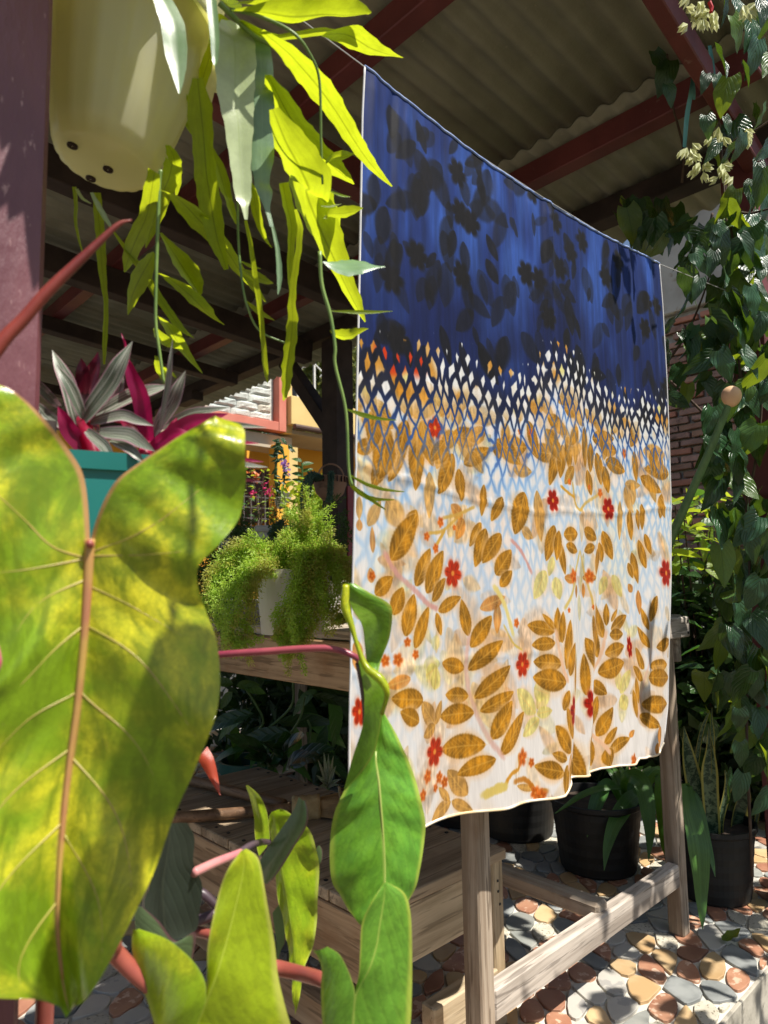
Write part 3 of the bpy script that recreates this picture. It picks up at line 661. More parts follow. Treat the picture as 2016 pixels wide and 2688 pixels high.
        base = base*(1-halo[..., None])+np.array((.92, .74, .54))*halo[..., None] if halo_ and soft < .2 else base
        img[sl] = base*(1-f)+colr*f
    def flower(c, r, k=6, col=(.72, .14, .03), soft=.16, squash=1.0, rot=0.0, plain=False):
        sl = local(c[0], c[1], c[0], c[1], r*1.5); x = (X[sl]-c[0])/squash; z = Z[sl]-c[1]; R = np.hypot(x, z); th = np.arctan2(z, x)+rot
        pet = r*(.62+.38*np.abs(np.cos(th*k/2))**.6); m = ss(1+soft, 1-soft, R/pet); col_ = np.array(col)*(.75+.5*grain[sl][..., None])
        col_ = col_*(1-.25*(ss(.25, .05, np.abs(np.sin(th*k/2)))*(R > .3*r)))[..., None]; ctr = ss(.26, .12, R/r)[..., None]*(0 if plain else 1); col_ = col_*(1-ctr)+np.array((.86, .52, .20))*ctr
        halo = (ss(1.5, .95, R/pet)*(0 if plain else .45))[..., None]; img[sl] = img[sl]*(1-halo)+np.array((.92, .55, .38))*halo; img[sl] = img[sl]*(1-m[..., None])+col_*m[..., None]
    def stem(pts, w_, col, op=.7):
        C = catmull(np.array([cz(*p) for p in pts]), 60)
        for p, q in zip(C[:-1], C[1:]):
            sl = local(*p, *q, w_*3)
            if sl is None: continue
            d = q-p; L2 = (d@d)+1e-12; t = np.clip(((X[sl]-p[0])*d[0]+(Z[sl]-p[1])*d[1])/L2, 0, 1); R = np.hypot(X[sl]-p[0]-d[0]*t, Z[sl]-p[1]-d[1]*t)
            f = (ss(w_, w_*.3, R+w_*.5*(grain[sl]-.5))*op*.5)[..., None]; img[sl] = img[sl]*(1-f)+np.array(col)*f
    ZM = {'A': (920, 820, 3.815), 'B': (1340, 1000, 3.686), 'C': (920, 1300, 3.686), 'D': (1100, 1600, 3.686), 'E': (1400, 1500, 3.687)}
    def zp(k, x, y): o = ZM[k]; return o[0]+x/o[2], o[1]+y/o[2]
    def wid(k, x, y, w_): px, py = zp(k, x, y); d = (PL(px, py, 1, YC)-CAM)@FW; return w_/ZM[k][2]*d/FPX
    def LV(k, rows, ws=1.0, **kw):
        for (x0, y0, x1, y1, w_) in rows:
            B_ = cz(*zp(k, x0, y0)); T_ = cz(*zp(k, x1, y1)); hz = abs(T_[0]-B_[0]) < abs(T_[1]-B_[1])
            leaf(B_, T_, wid(k, (x0+x1)/2, (y0+y1)/2, w_)*(1.40 if hz else 1.12)*ws, **kw)
    rq = np.random.default_rng(44)
    for k in range(230):
        px, py = rq.uniform(920, 1760), rq.uniform(1020, 2160); B_ = np.array(cz(px, py)); an = rq.uniform(0, 6.28); L = rq.uniform(.04, .10)
        leaf(tuple(B_), (B_[0]+L*math.cos(an), B_[1]+L*math.sin(an)), L*rq.uniform(.3, .6), col=((.88, .70, .44), (.90, .78, .66), (.86, .80, .52), (.84, .60, .36))[k % 4], op=rq.uniform(.25, .65), soft=.4, serr=0, veins=False, edge=False)
    gold2 = (.80, .58, .26); yel = (.84, .80, .42); org = (.82, .48, .12)
    LV('C', [(690, 1640, 900, 1640, 150), (730, 1800, 880, 1600, 150), (830, 1500, 850, 1350, 120), (800, 1850, 840, 1680, 110)], col=yel, op=.45, soft=.3, veins=False, edge=False)
    LV('D', [(1120, 1000, 920, 770, 180), (1130, 960, 1235, 750, 140), (1150, 1055, 990, 1225, 130), (1130, 1010, 1250, 970, 100), (60, 640, 200, 560, 150), (180, 780, 190, 560, 130)], col=yel, op=.75, soft=.15, edge=False)
    LV('B', [(330, 1840, 220, 2110, 130), (400, 1900, 440, 2115, 110), (390, 1700, 350, 1890, 70), (1000, 1880, 1085, 2090, 100), (960, 1890, 915, 2070, 80)], col=yel, op=.7, soft=.15, edge=False)
    LV('E', [(850, 1150, 810, 930, 90), (850, 1180, 930, 950, 90), (860, 1200, 900, 1340, 110), (0, 1130, 120, 1180, 190)], col=yel, op=.7, soft=.15, edge=False)
    LV('A', [(770, 1600, 770, 2070, 120), (150, 2140, 290, 1890, 110), (350, 1880, 520, 2160, 190), (60, 1850, 60, 2080, 70), (1180, 1000, 1520, 1060, 190), (930, 890, 910, 1060, 80), (1000, 900, 960, 1080, 70), (1090, 900, 1030, 1100, 90)], col=gold2, op=.8, soft=.2, serr=0, edge=False)
    LV('B', [(250, 1060, 290, 1560, 120), (1065, 1160, 1060, 1540, 70), (100, 1430, 210, 1520, 110), (20, 860, 200, 880, 120), (170, 260, 330, 230, 150), (1110, 1000, 1260, 1010, 90), (1180, 980, 1190, 1200, 110), (1280, 680, 1470, 720, 150), (1060, 560, 1060, 400, 110)], col=gold2, op=.85, soft=.2, serr=0, edge=False)
    LV('D', [(190, 1125, 10, 895, 140), (195, 1120, 265, 885, 80), (190, 1130, 40, 1235, 120), (530, 1810, 350, 1575, 140), (390, 1880, 170, 2060, 130), (400, 1880, 565, 1960, 100), (380, 1870, 250, 1740, 80), (1100, 1740, 920, 1700, 60)], col=gold2, op=.9, soft=.1, serr=.02)
    LV('C', [(1130, 210, 985, 90, 130), (1140, 225, 1060, 425, 110), (560, 1770, 330, 1850, 120), (30, 1400, 40, 1700, 120), (1290, 1100, 1480, 980, 120), (1420, 1050, 1410, 1340, 70), (190, 850, 170, 700, 80), (60, 350, 60, 230, 60), (200, 560, 190, 300, 55)], col=org, op=.75, soft=.2, serr=0, edge=False)
    LV('E', [(1165, 1490, 1190, 1700, 100), (1140, 1650, 1150, 1780, 80), (910, 1600, 950, 1530, 50), (950, 200, 920, 120, 60), (1000, 180, 1020, 420, 90), (260, 60, 370, 90, 80), (500, 60, 640, 60, 70), (510, 110, 520, 260, 50), (390, 130, 390, 260, 45)], col=org, op=.85, soft=.2, serr=0, edge=False)
    brown = (.70, .47, .09)
    LV('A', [(30, 1390, 245, 1300, 150), (370, 1320, 200, 1760, 170), (520, 1260, 370, 1700, 140), (650, 1150, 630, 1790, 160), (960, 1260, 840, 1570, 140), (1050, 1420, 860, 1820, 170), (1110, 1560, 1150, 1890, 130), (1030, 1230, 1370, 1260, 190), (1170, 1510, 1425, 1360, 150), (210, 880, 420, 1170, 190), (90, 1060, 320, 1280, 130), (440, 720, 600, 1060, 150), (1370, 1720, 1350, 2040, 70), (1526, 1850, 1430, 2090, 90), (560, 2190, 640, 1980, 130), (1490, 1290, 1500, 1470, 120), (700, 700, 860, 870, 120)], col=brown)
    LV('B', [(345, 340, 525, 520, 150), (440, 720, 180, 670, 170), (450, 600, 360, 1015, 110), (480, 620, 455, 945, 100), (530, 540, 540, 865, 100), (610, 410, 605, 820, 100), (720, 440, 730, 845, 100), (800, 600, 790, 885, 100), (860, 690, 910, 1005, 110), (930, 820, 970, 1085, 90), (815, 550, 1010, 555, 150), (900, 650, 1035, 680, 130), (940, 770, 1112, 875, 140), (500, 280, 630, 280, 150), (710, 280, 862, 405, 100), (1510, 900, 1290, 850, 150), (1260, 930, 1425, 1080, 130), (1430, 1100, 1410, 1335, 90), (1200, 680, 1225, 985, 80), (130, 1080, 30, 1485, 190), (400, 1400, 330, 1745, 110), (440, 1550, 490, 1880, 75), (440, 1450, 415, 1740, 80), (480, 1490, 628, 1480, 130), (500, 1590, 625, 1650, 95), (720, 1440, 860, 1525, 120), (830, 1600, 730, 1645, 90), (930, 1450, 1003, 1730, 100), (900, 1560, 930, 1755, 80), (890, 1620, 850, 1880, 90), (1150, 1240, 1170, 1545, 80), (1220, 1240, 1240, 1445, 60), (1270, 1190, 1270, 1445, 70), (1230, 1540, 1300, 1815, 100), (1290, 1480, 1342, 1685, 70), (1170, 1660, 1225, 1965, 90), (1140, 1760, 1180, 1910, 60), (350, 480, 440, 640, 140)], col=brown)
    LV('C', [(380, 630, 620, 180, 180), (610, 880, 760, 515, 130), (720, 945, 910, 535, 160), (790, 1025, 945, 800, 120), (865, 1120, 1125, 985, 120), (510, 1365, 595, 955, 140), (600, 1480, 750, 1075, 120), (395, 1155, 490, 890, 130), (220, 960, 395, 790, 150), (840, 1140, 910, 1360, 80), (1300, 260, 1200, 495, 80), (1340, 320, 1250, 695, 120), (1460, 370, 1310, 655, 120), (1410, 770, 1545, 530, 130), (1440, 880, 1548, 730, 110), (1200, 1365, 1128, 1005, 110), (1215, 1475, 1375, 1165, 120), (1195, 1695, 1455, 1405, 150), (1165, 1680, 920, 1625, 140), (1245, 1970, 1515, 1645, 150), (1200, 1950, 975, 1940, 140), (1285, 2095, 1545, 1895, 130), (695, 1980, 375, 1965, 190), (1242, 2110, 915, 2150, 180), (650, 2190, 460, 2090, 150)], col=brown)
    LV('D', [(695, 1250, 865, 875, 140), (755, 1395, 1005, 985, 170), (655, 1310, 275, 1370, 210), (720, 1440, 445, 1620, 150), (1340, 1580, 1105, 1510, 140), (1420, 1375, 1280, 1115, 130), (1370, 1440, 1245, 1385, 90), (1280, 205, 1040, 150, 130), (1280, 320, 1085, 345, 120), (1330, 520, 1100, 505, 150), (1370, 700, 1095, 655, 190), (1340, 965, 1405, 785, 90), (1400, 490, 1420, 95, 95), (1320, 315, 1310, 0, 80), (1400, 615, 1485, 325, 100), (1290, 190, 1180, 40, 60)], col=brown)
    LV('E', [(190, 595, 200, 345, 65), (230, 690, 245, 385, 75), (270, 945, 312, 465, 95), (300, 1005, 382, 685, 115), (420, 1225, 410, 825, 105), (722, 645, 640, 305, 95), (690, 835, 590, 425, 125), (652, 945, 538, 645, 130), (545, 1205, 530, 795, 85), (740, 525, 740, 308, 55), (770, 485, 822, 365, 45), (770, 565, 905, 425, 110), (760, 615, 875, 605, 100), (730, 800, 885, 720, 130), (690, 985, 885, 880, 170), (640, 1080, 742, 1190, 120), (1100, 485, 1162, 235, 85), (1090, 565, 1030, 345, 60), (1100, 735, 988, 535, 85), (1050, 945, 968, 735, 80), (1040, 1055, 948, 915, 90), (1150, 735, 1312, 670, 110), (1100, 915, 1272, 898, 110), (1080, 1025, 1295, 1025, 150), (1030, 1285, 1278, 1278, 150), (1010, 1395, 1168, 1490, 120), (1000, 1275, 968, 1020, 70), (980, 1415, 945, 1140, 60), (350, 1615, 268, 1305, 95), (310, 1745, 168, 1485, 115), (380, 1640, 525, 2015, 165), (310, 1760, 342, 2065, 80), (630, 1515, 690, 1215, 95), (680, 1605, 785, 1315, 105), (720, 1675, 825, 1508, 85), (750, 1745, 915, 1608, 110), (590, 1570, 590, 1905, 80), (650, 1660, 640, 1905, 60), (730, 1720, 765, 1885, 140), (222, 1925, 15, 1890, 145), (265, 1860, 250, 2160, 90), (300, 1150, 235, 1325, 80)], col=brown)
    rz_ = np.random.default_rng(58)
    for k in range(60):
        px, py = rz_.uniform(930, 1750), rz_.uniform(0, 1); py = np.interp(px, [945, 1440, 1740], [940, 980, 1090])+py*230; B_ = np.array(cz(px, py)); an = rz_.normal(-1.57, .9); L = rz_.uniform(.045, .075)
        leaf(tuple(B_), (B_[0]+L*math.cos(an), B_[1]+L*math.sin(an)), L*rz_.uniform(.4, .6), col=brown if k % 3 else gold2, op=rz_.uniform(.6, .95), soft=.16)
    rose = (.80, .58, .54)
    stem([zp('C', 320, 560), zp('C', 420, 740), zp('C', 600, 920), zp('C', 740, 1050), zp('C', 850, 1100)], .006, rose)
    stem([zp('D', 540, 260), zp('D', 515, 560), zp('D', 560, 880), zp('D', 680, 1250), zp('D', 780, 1430)], .006, (.84, .66, .60))
    stem([zp('B', 0, 1540), zp('B', 100, 1660), zp('B', 200, 1860)], .005, rose); stem([zp('E', 1110, 500), zp('E', 1110, 760), zp('E', 1050, 1060), zp('E', 990, 1420)], .004, (.86, .68, .60))
    stem([zp('E', 180, 560), zp('E', 230, 900), zp('E', 280, 1060)], .006, (.90, .72, .58)); stem([zp('E', 740, 580), zp('E', 700, 840), zp('E', 620, 1020)], .006, (.90, .72, .58)); stem([zp('E', 280, 1900), zp('E', 380, 1640), zp('E', 440, 1500)], .006, (.90, .72, .58)); stem([zp('E', 600, 1530), zp('E', 700, 1660), zp('E', 760, 1760)], .006, (.90, .72, .58))
    stem([zp('D', 780, 1690), zp('D', 850, 1580), zp('D', 940, 1530), zp('D', 940, 1400)], .005, (.78, .52, .10)); stem([zp('D', 880, 1660), zp('D', 1010, 1640), zp('D', 1080, 1700), zp('D', 1110, 1750), zp('D', 1200, 1745)], .006, (.72, .42, .06)); stem([zp('D', 640, 1800), zp('D', 720, 1730), zp('D', 790, 1700)], .009, (.84, .74, .40))
    stem([zp('C', 900, 220), zp('C', 1080, 180), zp('C', 1240, 110)], .004, (.78, .62, .28)); stem([zp('C', 740, 370), zp('C', 900, 340), zp('C', 1100, 190)], .004, (.80, .62, .25)); stem([zp('C', 830, 480), zp('C', 920, 340)], .004, (.80, .62, .25))
    stem([zp('B', 660, 1650), zp('B', 600, 1850), zp('B', 560, 2050), zp('B', 480, 2200)], .005, (.82, .70, .34)); stem([zp('B', 670, 1650), zp('B', 740, 1850), zp('B', 800, 2080), zp('B', 820, 2200)], .005, (.82, .66, .30)); stem([zp('B', 570, 990), zp('B', 600, 1180), zp('B', 660, 1250), zp('B', 740, 1180), zp('B', 890, 1090)], .005, (.80, .62, .22)); stem([zp('B', 460, 1020), zp('B', 520, 1080), zp('B', 590, 1130)], .004, (.80, .58, .16))
    stem([zp('D', 800, 150), zp('D', 880, 320), zp('D', 980, 390)], .003, (.78, .66, .30)); stem([zp('C', 1400, 880), zp('C', 1470, 1050), zp('C', 1548, 1350)], .006, (.86, .78, .46))
    for k, x, y, r, s_ in (('A', 830, 1160, 100, .8), ('B', 390, 1160, 98, .62), ('B', 970, 1235, 98, .62), ('B', 1465, 1860, 115, .85), ('C', 1030, 755, 122, .85), ('D', 190, 1385, 125, .85), ('D', 985, 530, 108, .8), ('E', 378, 1345, 125, .75), ('E', 585, 1285, 120, .6), ('E', 925, 730, 92, .28), ('C', 60, 2090, 120, .6)):
        c = cz(*zp(k, x, y)); flower(c, wid(k, x, y, r)*1.12, 6 if k != 'A' else 5, squash=s_*1.25, rot=r*.01, col=(.62, .09, .02) if k in 'BE' else (.70, .17, .03))
    for k, x, y, r in (('C', 720, 400, 38), ('C', 820, 515, 42), ('C', 530, 1420, 40), ('C', 610, 1540, 40), ('C', 870, 260, 45), ('C', 1035, 310, 25), ('C', 440, 1590, 55), ('C', 320, 1600, 50), ('B', 540, 980, 28), ('B', 780, 1025, 24), ('B', 900, 1080, 40), ('B', 575, 1890, 60), ('B', 785, 1890, 60), ('B', 85, 490, 30), ('B', 190, 500, 35), ('B', 1105, 700, 40), ('D', 210, 1740, 35), ('D', 255, 1640, 50), ('D', 320, 1690, 50), ('D', 985, 1430, 70), ('D', 1110, 1770, 55), ('D', 920, 130, 40), ('D', 1080, 1480, 38), ('E', 300, 375, 22), ('E', 595, 345, 22), ('E', 945, 1820, 50), ('D', 40, 1800, 50), ('D', 100, 1620, 60), ('C', 190, 780, 40), ('E', 50, 2170, 60)):
        c = cz(*zp(k, x, y)); flower(c, wid(k, x, y, r)*1.1, 5, col=(.80, .38, .08), soft=.35, squash=1.0, rot=x)
    # coloured cells inside the dark net
    cellcol = np.where((cr < .42)[..., None], np.array((.78, .52, .14)), np.where((cr < .52)[..., None], np.array((.86, .82, .50)), np.array((.90, .90, .90))))
    zone = ss(1.15, .55, G)[..., None]; patchy = ss(.42, .58, fbm(.09, .07, 71))[..., None]
    img[:] = img*(1-zone*.9)+(cellcol*(.85+.3*grain[..., None])*patchy+np.array((.90, .90, .89))*(1-patchy))*zone*.9
    rc = [cz(*zp('A', 570, 300)), cz(*zp('A', 640, 480)), cz(*zp('A', 350, 450)), cz(*zp('A', 440, 450))]
    for c in rc: d = np.hypot(X-c[0], Z-c[1]); f = (ss(.035, .015, d)*zone[..., 0]*(cr > .3))[..., None]; img[:] = img*(1-f)+np.array((.80, .22, .05))*f
    Gn = G+.30*(fbm(.03, .05, 81)-.5); th = .52-.26*ss(-.05, .38, Gn)-.17*ss(.35, 1.15, Gn)+.14*(cr-.5)*ss(0, .2, Gn)*ss(1.3, .6, Gn)
    line = ss(th+.04, th-.04, ld_+.06*(fbm(.008, .02, 83)-.5))*ss(2.0, 1.0, G+.7*(fbm(.05, .08, 85)-.5))
    topimg = np.ones((IH, IW, 3))*np.array((.10, .18, .41)); topimg = lerp(topimg, (.19, .32, .62), ss(.38, .68, fbm(.06, .16, 91))); topimg = lerp(topimg, (.06, .09, .25), ss(1.4, 0.0, (Z-zb)/.14)*(.35+.6*fbm(.06, .06, 93)))
    topimg *= (.78+.42*fbm(.010, .30, 97))[..., None]
    keep0 = img.copy(); img[:] = topimg; dk = (.075, .068, .078); r2 = np.random.default_rng(17)
    for k in range(175):
        px = r2.uniform(945, 1750); yt = np.interp(px, [957, 1730], [175, 690]); py = r2.uniform(yt+20, np.interp(px, [945, 1440, 1740], [930, 950, 1080])); B_ = np.array(cz(px, py)); an = r2.normal(-1.57, .55); L = r2.uniform(.035, .085); op_ = r2.uniform(.40, .85)
        if r2.random() < .12: flower(tuple(B_), .024, 6, col=dk, soft=.25, plain=True); continue
        leaf(tuple(B_), (B_[0]+L*math.cos(an), B_[1]+L*math.sin(an)), L*r2.uniform(.34, .6), col=dk, op=op_, soft=.28, serr=.02, veins=False, edge=False, halo_=False)
    topimg = img.copy()*(.86+.28*fbm(.006, .05, 99))[..., None]; img[:] = keep0
    navy = lerp(np.ones((IH, IW, 3))*np.array((.065, .075, .16)), (.15, .13, .13), ss(.45, .6, fbm(.05, .05, 87))); bl_ = ss(.55, 1.35, G)
    kk = ss(.25, .85, G)[..., None]; navy = topimg*(1-kk)+navy*kk; lc = navy*(1-bl_[..., None])+np.array((.20, .34, .62))*bl_[..., None]
    img[:] = img*(1-line[..., None])+lc*line[..., None]
    f = ss(.03, -.03, G)[..., None]; img[:] = img*(1-f)+topimg*f
    # fibre-like scratches and weave
    img *= (.865+.06*vnoise(.0016, .02, 95))[..., None]
    return np.clip(img, 0, 1)
pic = paint()
im = bpy.data.images.new('cloth_print', IW, IH); buf = np.ones((IH, IW, 4), np.float32); buf[..., :3] = pic; im.pixels.foreach_set(buf.ravel()); im.update(); im.pack()
mc, t_, out_ = newmat('printed_cotton'); g_ = N(t_)
ti = g_.n('ShaderNodeTexImage', image=im, interpolation='Cubic', extension='EXTEND'); g_.set(ti.inputs[0], g_.n('ShaderNodeTexCoord').outputs['UV'])
bs = g_.n('ShaderNodeBsdfPrincipled'); g_.set(bs.inputs['Base Color'], ti.outputs[0]); bs.inputs['Roughness'].default_value = 0.62; bs.inputs['Specular IOR Level'].default_value = 0.12; bs.inputs['Sheen Weight'].default_value = 0.03
bb = g_.n('ShaderNodeBump'); bb.inputs['Strength'].default_value = 0.25; bb.inputs['Distance'].default_value = 0.0015; g_.set(bb.inputs['Height'], g_.noise(g_.coord('Object', (1, 1, 0.35)), 70, 5)); g_.set(bs.inputs['Normal'], bb.outputs[0])
tr_ = g_.n('ShaderNodeBsdfTranslucent'); g_.set(tr_.inputs[0], ti.outputs[0]); mx_ = g_.n('ShaderNodeMixShader'); mx_.inputs[0].default_value = 0.14; g_.set(mx_.inputs[1], bs.outputs[0]); g_.set(mx_.inputs[2], tr_.outputs[0]); g_.set(out_.inputs[0], mx_.outputs[0])

cloth = thing('printed_cloth', 'batik cloth with dark blue top and golden leaf prints hanging on a line', 'cloth', (1.1, YC, 1.0))
hem = [cz(*p) for p in ((905, 2232), (1000, 2206), (1115, 2172), (1210, 2148), (1290, 2124), (1380, 2104), (1440, 2092), (1464, 2085), (1484, 2062), (1502, 2051), (1540, 2040), (1575, 2030), (1590, 2018), (1620, 2012), (1664, 2004), (1671, 1990), (1700, 1983), (1722, 1972), (1740, 1950))]
hx = [p[0] for p in hem]; hz = [p[1] for p in hem]
NXC, NZC = 240, 230
TLx, TLz = cz(957, 176); TRx, TRz = cz(1730, 692)
redge = [cz(*p) for p in ((1730, 692), (1738, 800), (1748, 1000), (1753, 1150), (1757, 1300), (1757, 1500), (1752, 1700), (1750, 1850), (1740, 1950))]
ledge = [cz(*p) for p in ((957, 176), (950, 300), (945, 500), (940, 700), (932, 1000), (925, 1300), (914, 1650), (908, 1900), (905, 2232))]
rz = np.array([p[1] for p in redge][::-1]); rx = np.array([p[0] for p in redge][::-1]); lz = np.array([p[1] for p in ledge][::-1]); lx = np.array([p[0] for p in ledge][::-1])
rg = np.random.default_rng(4); gf = [(rg.uniform(0, 1), rg.uniform(.004, .012), rg.uniform(-.004, .005), rg.uniform(.10, .30)) for _ in range(46)]
def fold(u, v):          # v: 0 top .. 1 bottom ; displacement towards the yard (-y)
    d = 0.010*math.sin(2*math.pi*(2.3*u+.1))*(0.06+.94*v) + 0.006*math.sin(2*math.pi*(5.1*u+.35+.1*v))*v
    for c, w_, a, dec in gf: d += min(1, .35+v/.04)* a*math.exp(-((u-c)/w_)**2)*math.exp(-v/dec)
    for c, w_, a, v0 in ((.66, .022, .013, .45), (.70, .024, -.010, .45), (.885, .016, .005, .55), (.907, .018, -.005, .55), (.62, .03, -.012, .6), (.83, .03, .012, .5), (.35, .05, .010, .6), (.18, .06, -.010, .55), (.97, .03, -.006, .75)):
        d += a*math.exp(-((u-c)/w_)**2)*max(0, (v-v0)/(1-v0))**.8
    d += 0.0022*math.exp(-((v-.545-.01*math.sin(4*u))/.004)**2) + .0014*math.exp(-((v-.80+.05*u)/.004)**2)*(u < .5)
    return d
mb = MB(); vs = []; uvp = []
for j in range(NZC+1):
    v = j/NZC
    for i in range(NXC+1):
        u = i/NXC; ztop = TLz+(TRz-TLz)*u - 0.029*math.sin(math.pi*u**.9) + .0006*math.sin(u*130)
        z = ztop; x = TLx+(TRx-TLx)*u
        for _ in range(3):
            xb = np.interp(z, lz, lx)*(1-u)+np.interp(z, rz, rx)*u; zb_ = np.interp(xb, hx, hz); z = ztop+(zb_-ztop)*v; x = xb
        vs.append((x, YC-fold(u, v), z)); uvp.append(((x-IX0)/(IX1-IX0), (z-IZ0)/(IZ1-IZ0)))
fs = []; uv = []; n1 = NXC+1
for j in range(NZC):
    for i in range(NXC):
        q = (j*n1+i, (j+1)*n1+i, (j+1)*n1+i+1, j*n1+i+1); fs.append(q); uv.append([uvp[k] for k in q])
mb.add(vs, fs, uv); sheet = mb.build('sheet', mc, cloth, smooth=True, fixn=False)
m_hem = M('hem_thread', (0.62, 0.60, 0.58), (0.50, 0.50, 0.52), 40, rough=0.8); m_hemb = M('hem_blue', (0.16, 0.24, 0.50), (0.30, 0.38, 0.62), 60, rough=0.8); m_hemg = M('hem_gold', (0.66, 0.50, 0.28), (0.72, 0.66, 0.55), 25, rough=0.8)
V_ = np.array(vs).reshape(NZC+1, n1, 3)
mb = MB(); mb.tube(V_[-1, ::2], 0.0022, 6); mb.build('hem', m_hemg, cloth, smooth=True)
mb = MB(); mb.tube(V_[0, ::2]+np.array([0, 0, .001]), 0.0026, 6); mb.build('hem', m_hemb, cloth, smooth=True)
mb = MB(); mb.tube(V_[::3, 0], 0.0017, 6); mb.build('hem', m_hem, cloth, smooth=True)
mb = MB(); mb.tube(V_[::3, -1], 0.0017, 6); mb.build('hem', m_hem, cloth, smooth=True)
m_line = M('line', (0.5, 0.5, 0.5), rough=0.6)
mb = MB(); a = PL(880, 118, 1, YC-0.01); b = np.array(V_[0, 0]); c = np.array(V_[0, -1]); e = np.array([2.04, 0.60, 1.60]); a2 = b+(a-b)*6; mb.tube([a2, a, b], 0.0010, 6); mb.tube([b, V_[0, 60]+np.array([0, 0, .001]), V_[0, 120]+np.array([0, 0, .001]), V_[0, 180]+np.array([0, 0, .001]), c, e], 0.0010, 6)
ln = mb.build('clothes_line', m_line); tag(ln, 'thin grey line holding up the printed cloth', 'line')
# ------------------------------------------------------------------ foreground philodendron
m_phil = LEAF('philodendron_leaf', (0.24, 0.36, 0.012), (0.46, 0.22, 0.10), (0.48, 0.60, 0.02), trans=0.22, rough=0.25, nv=0, streak=0.7, sn=7.0, net=210, patch=(0.74, 0.62, 0.03), pscale=13, edge=None, bump=0.25, var=0.03, midw=0.030, patch_t=(0.42, 0.60))
m_phil2 = LEAF('philodendron_green', (0.14, 0.34, 0.035), (0.30, 0.42, 0.07), (0.30, 0.58, 0.02), trans=0.25, rough=0.32, nv=8, slope=2.0, streak=0.5, sn=10.0, net=230, patch=(0.17, 0.36, 0.03), pscale=14, edge=(0.34, 0.42, 0.06), bump=0.10, var=0.04, midw=0.03, vstr=0.22)
m_phil3 = LEAF('philodendron_young', (0.31, 0.47, 0.015), (0.40, 0.54, 0.05), (0.50, 0.68, 0.02), trans=0.28, rough=0.28, nv=8, slope=2.0, streak=0.4, sn=10.0, net=230, patch=(0.54, 0.58, 0.02), pscale=18, edge=(0.42, 0.48, 0.08), bump=0.06, var=0.04, midw=0.02, vstr=0.12)
m_phild = LEAF('philodendron_shade', (0.05, 0.065, 0.05), (0.07, 0.085, 0.06), (0.10, 0.16, 0.04), trans=0.10, rough=0.45, nv=6, slope=2.0, bump=0.08, var=0.03, vstr=0.25)  # dark underside; its shade is also put into the colour
m_philg = LEAF('philodendron_rolled', (0.12, 0.19, 0.09), (0.16, 0.22, 0.11), (0.12, 0.25, 0.03), trans=0.10, rough=0.32, nv=9, slope=1.6, edge=(0.15, 0.07, 0.08), bump=0.08, var=0.03, vstr=0.2)
m_philr = LEAF('philodendron_red', (0.42, 0.05, 0.03), (0.55, 0.12, 0.06), (0.60, 0.06, 0.02), trans=0.3, rough=0.3, nv=0, bump=0.2, var=0.03)
m_pet = M('petiole_red', (0.24, 0.035, 0.065), (0.34, 0.07, 0.09), 30, rough=0.35, spec=0.6)
m_petp = M('petiole_pink', (0.62, 0.28, 0.26), (0.52, 0.18, 0.20), 30, rough=0.35)
m_petb = M('petiole_brown', (0.33, 0.085, 0.06), (0.26, 0.06, 0.05), 30, rough=0.4)
m_petd = M('petiole_dark', (0.05, 0.03, 0.035), (0.09, 0.06, 0.08), 30, rough=0.4)
m_sheath = M('dark_red_sheath', (0.16, 0.022, 0.018), (0.26, 0.045, 0.03), 30, stretch=(1, 1, .3), rough=0.4, bump=0.4, bscale=90)
phil = thing('philodendron', 'foreground philodendron with a huge heart leaf, yellow-green blotches and red stalks', 'plant', tuple(P(120, 2900, 0.52)))
def dd(rows, f): return [(a, b, f(a, b), c, d, f(c, d)) for a, b, c, d in rows]
def dmain(x, y): return 0.365+0.030*(x-200)/450 - 0.022*(y-1430)/1200 + 0.014*math.exp(-((x-205+(y-1430)*.04)/60)**2)
Rr = [(565, 1091, 566, 1092), (470, 1145, 632, 1116), (425, 1175, 650, 1160), (359, 1219, 651, 1225), (305, 1262, 641, 1290), (268, 1325, 622, 1368), (240, 1410, 585, 1427), (232, 1500, 528, 1490), (226, 1600, 530, 1590), (219, 1690, 572, 1700), (203, 1850, 580, 1850), (185, 1980, 530, 1985), (168, 2130, 455, 2145), (155, 2300, 390, 2320), (152, 2440, 305, 2497), (163, 2560, 240, 2600), (182, 2659, 183, 2660)]
Lr = [(-30, 1003, -31, 1003), (20, 1018, -100, 1040), (75, 1058, -160, 1100), (127, 1113, -195, 1170), (181, 1181, -210, 1260), (222, 1260, -200, 1350), (236, 1415, -140, 1470), (232, 1500, -75, 1570), (226, 1600, -12, 1680), (219, 1690, 14, 1765), (203, 1850, -25, 1850), (185, 1980, -90, 2010), (168, 2130, -115, 2190), (155, 2300, -100, 2370), (152, 2440, -45, 2560), (163, 2560, 70, 2634), (182, 2659, 181, 2660)]
mb = loft([(1, dd(Rr, dmain)), (-1, dd(Lr, dmain))], n=110, nc=14, bulge=0.085, ripple=0.0065, rk=4.0, quilt=0.0022, qn=10); big = mb; ml = mb.build('leaf', m_phil, phil, smooth=True, fixn=False, weld=1e-5)
tag(ml, 'huge yellow-green heart-shaped leaf with pink midrib')
mid = [P(x, y, dmain(x, y)-0.0008) for x, y in ((236, 1415), (232, 1500), (226, 1600), (219, 1690), (203, 1850), (185, 1980), (168, 2130), (155, 2300), (152, 2440), (165, 2570))]
mb = MB(); mb.tube(catmull(mid, 40), list(np.linspace(0.0030, 0.0007, 40)), 8)
m_mid = M('midrib_pink', (0.40, 0.17, 0.09), (0.48, 0.30, 0.08), 30, rough=0.4); mb.build('midrib', m_mid, ml, smooth=True)
S_ = big.surf; mb = MB()
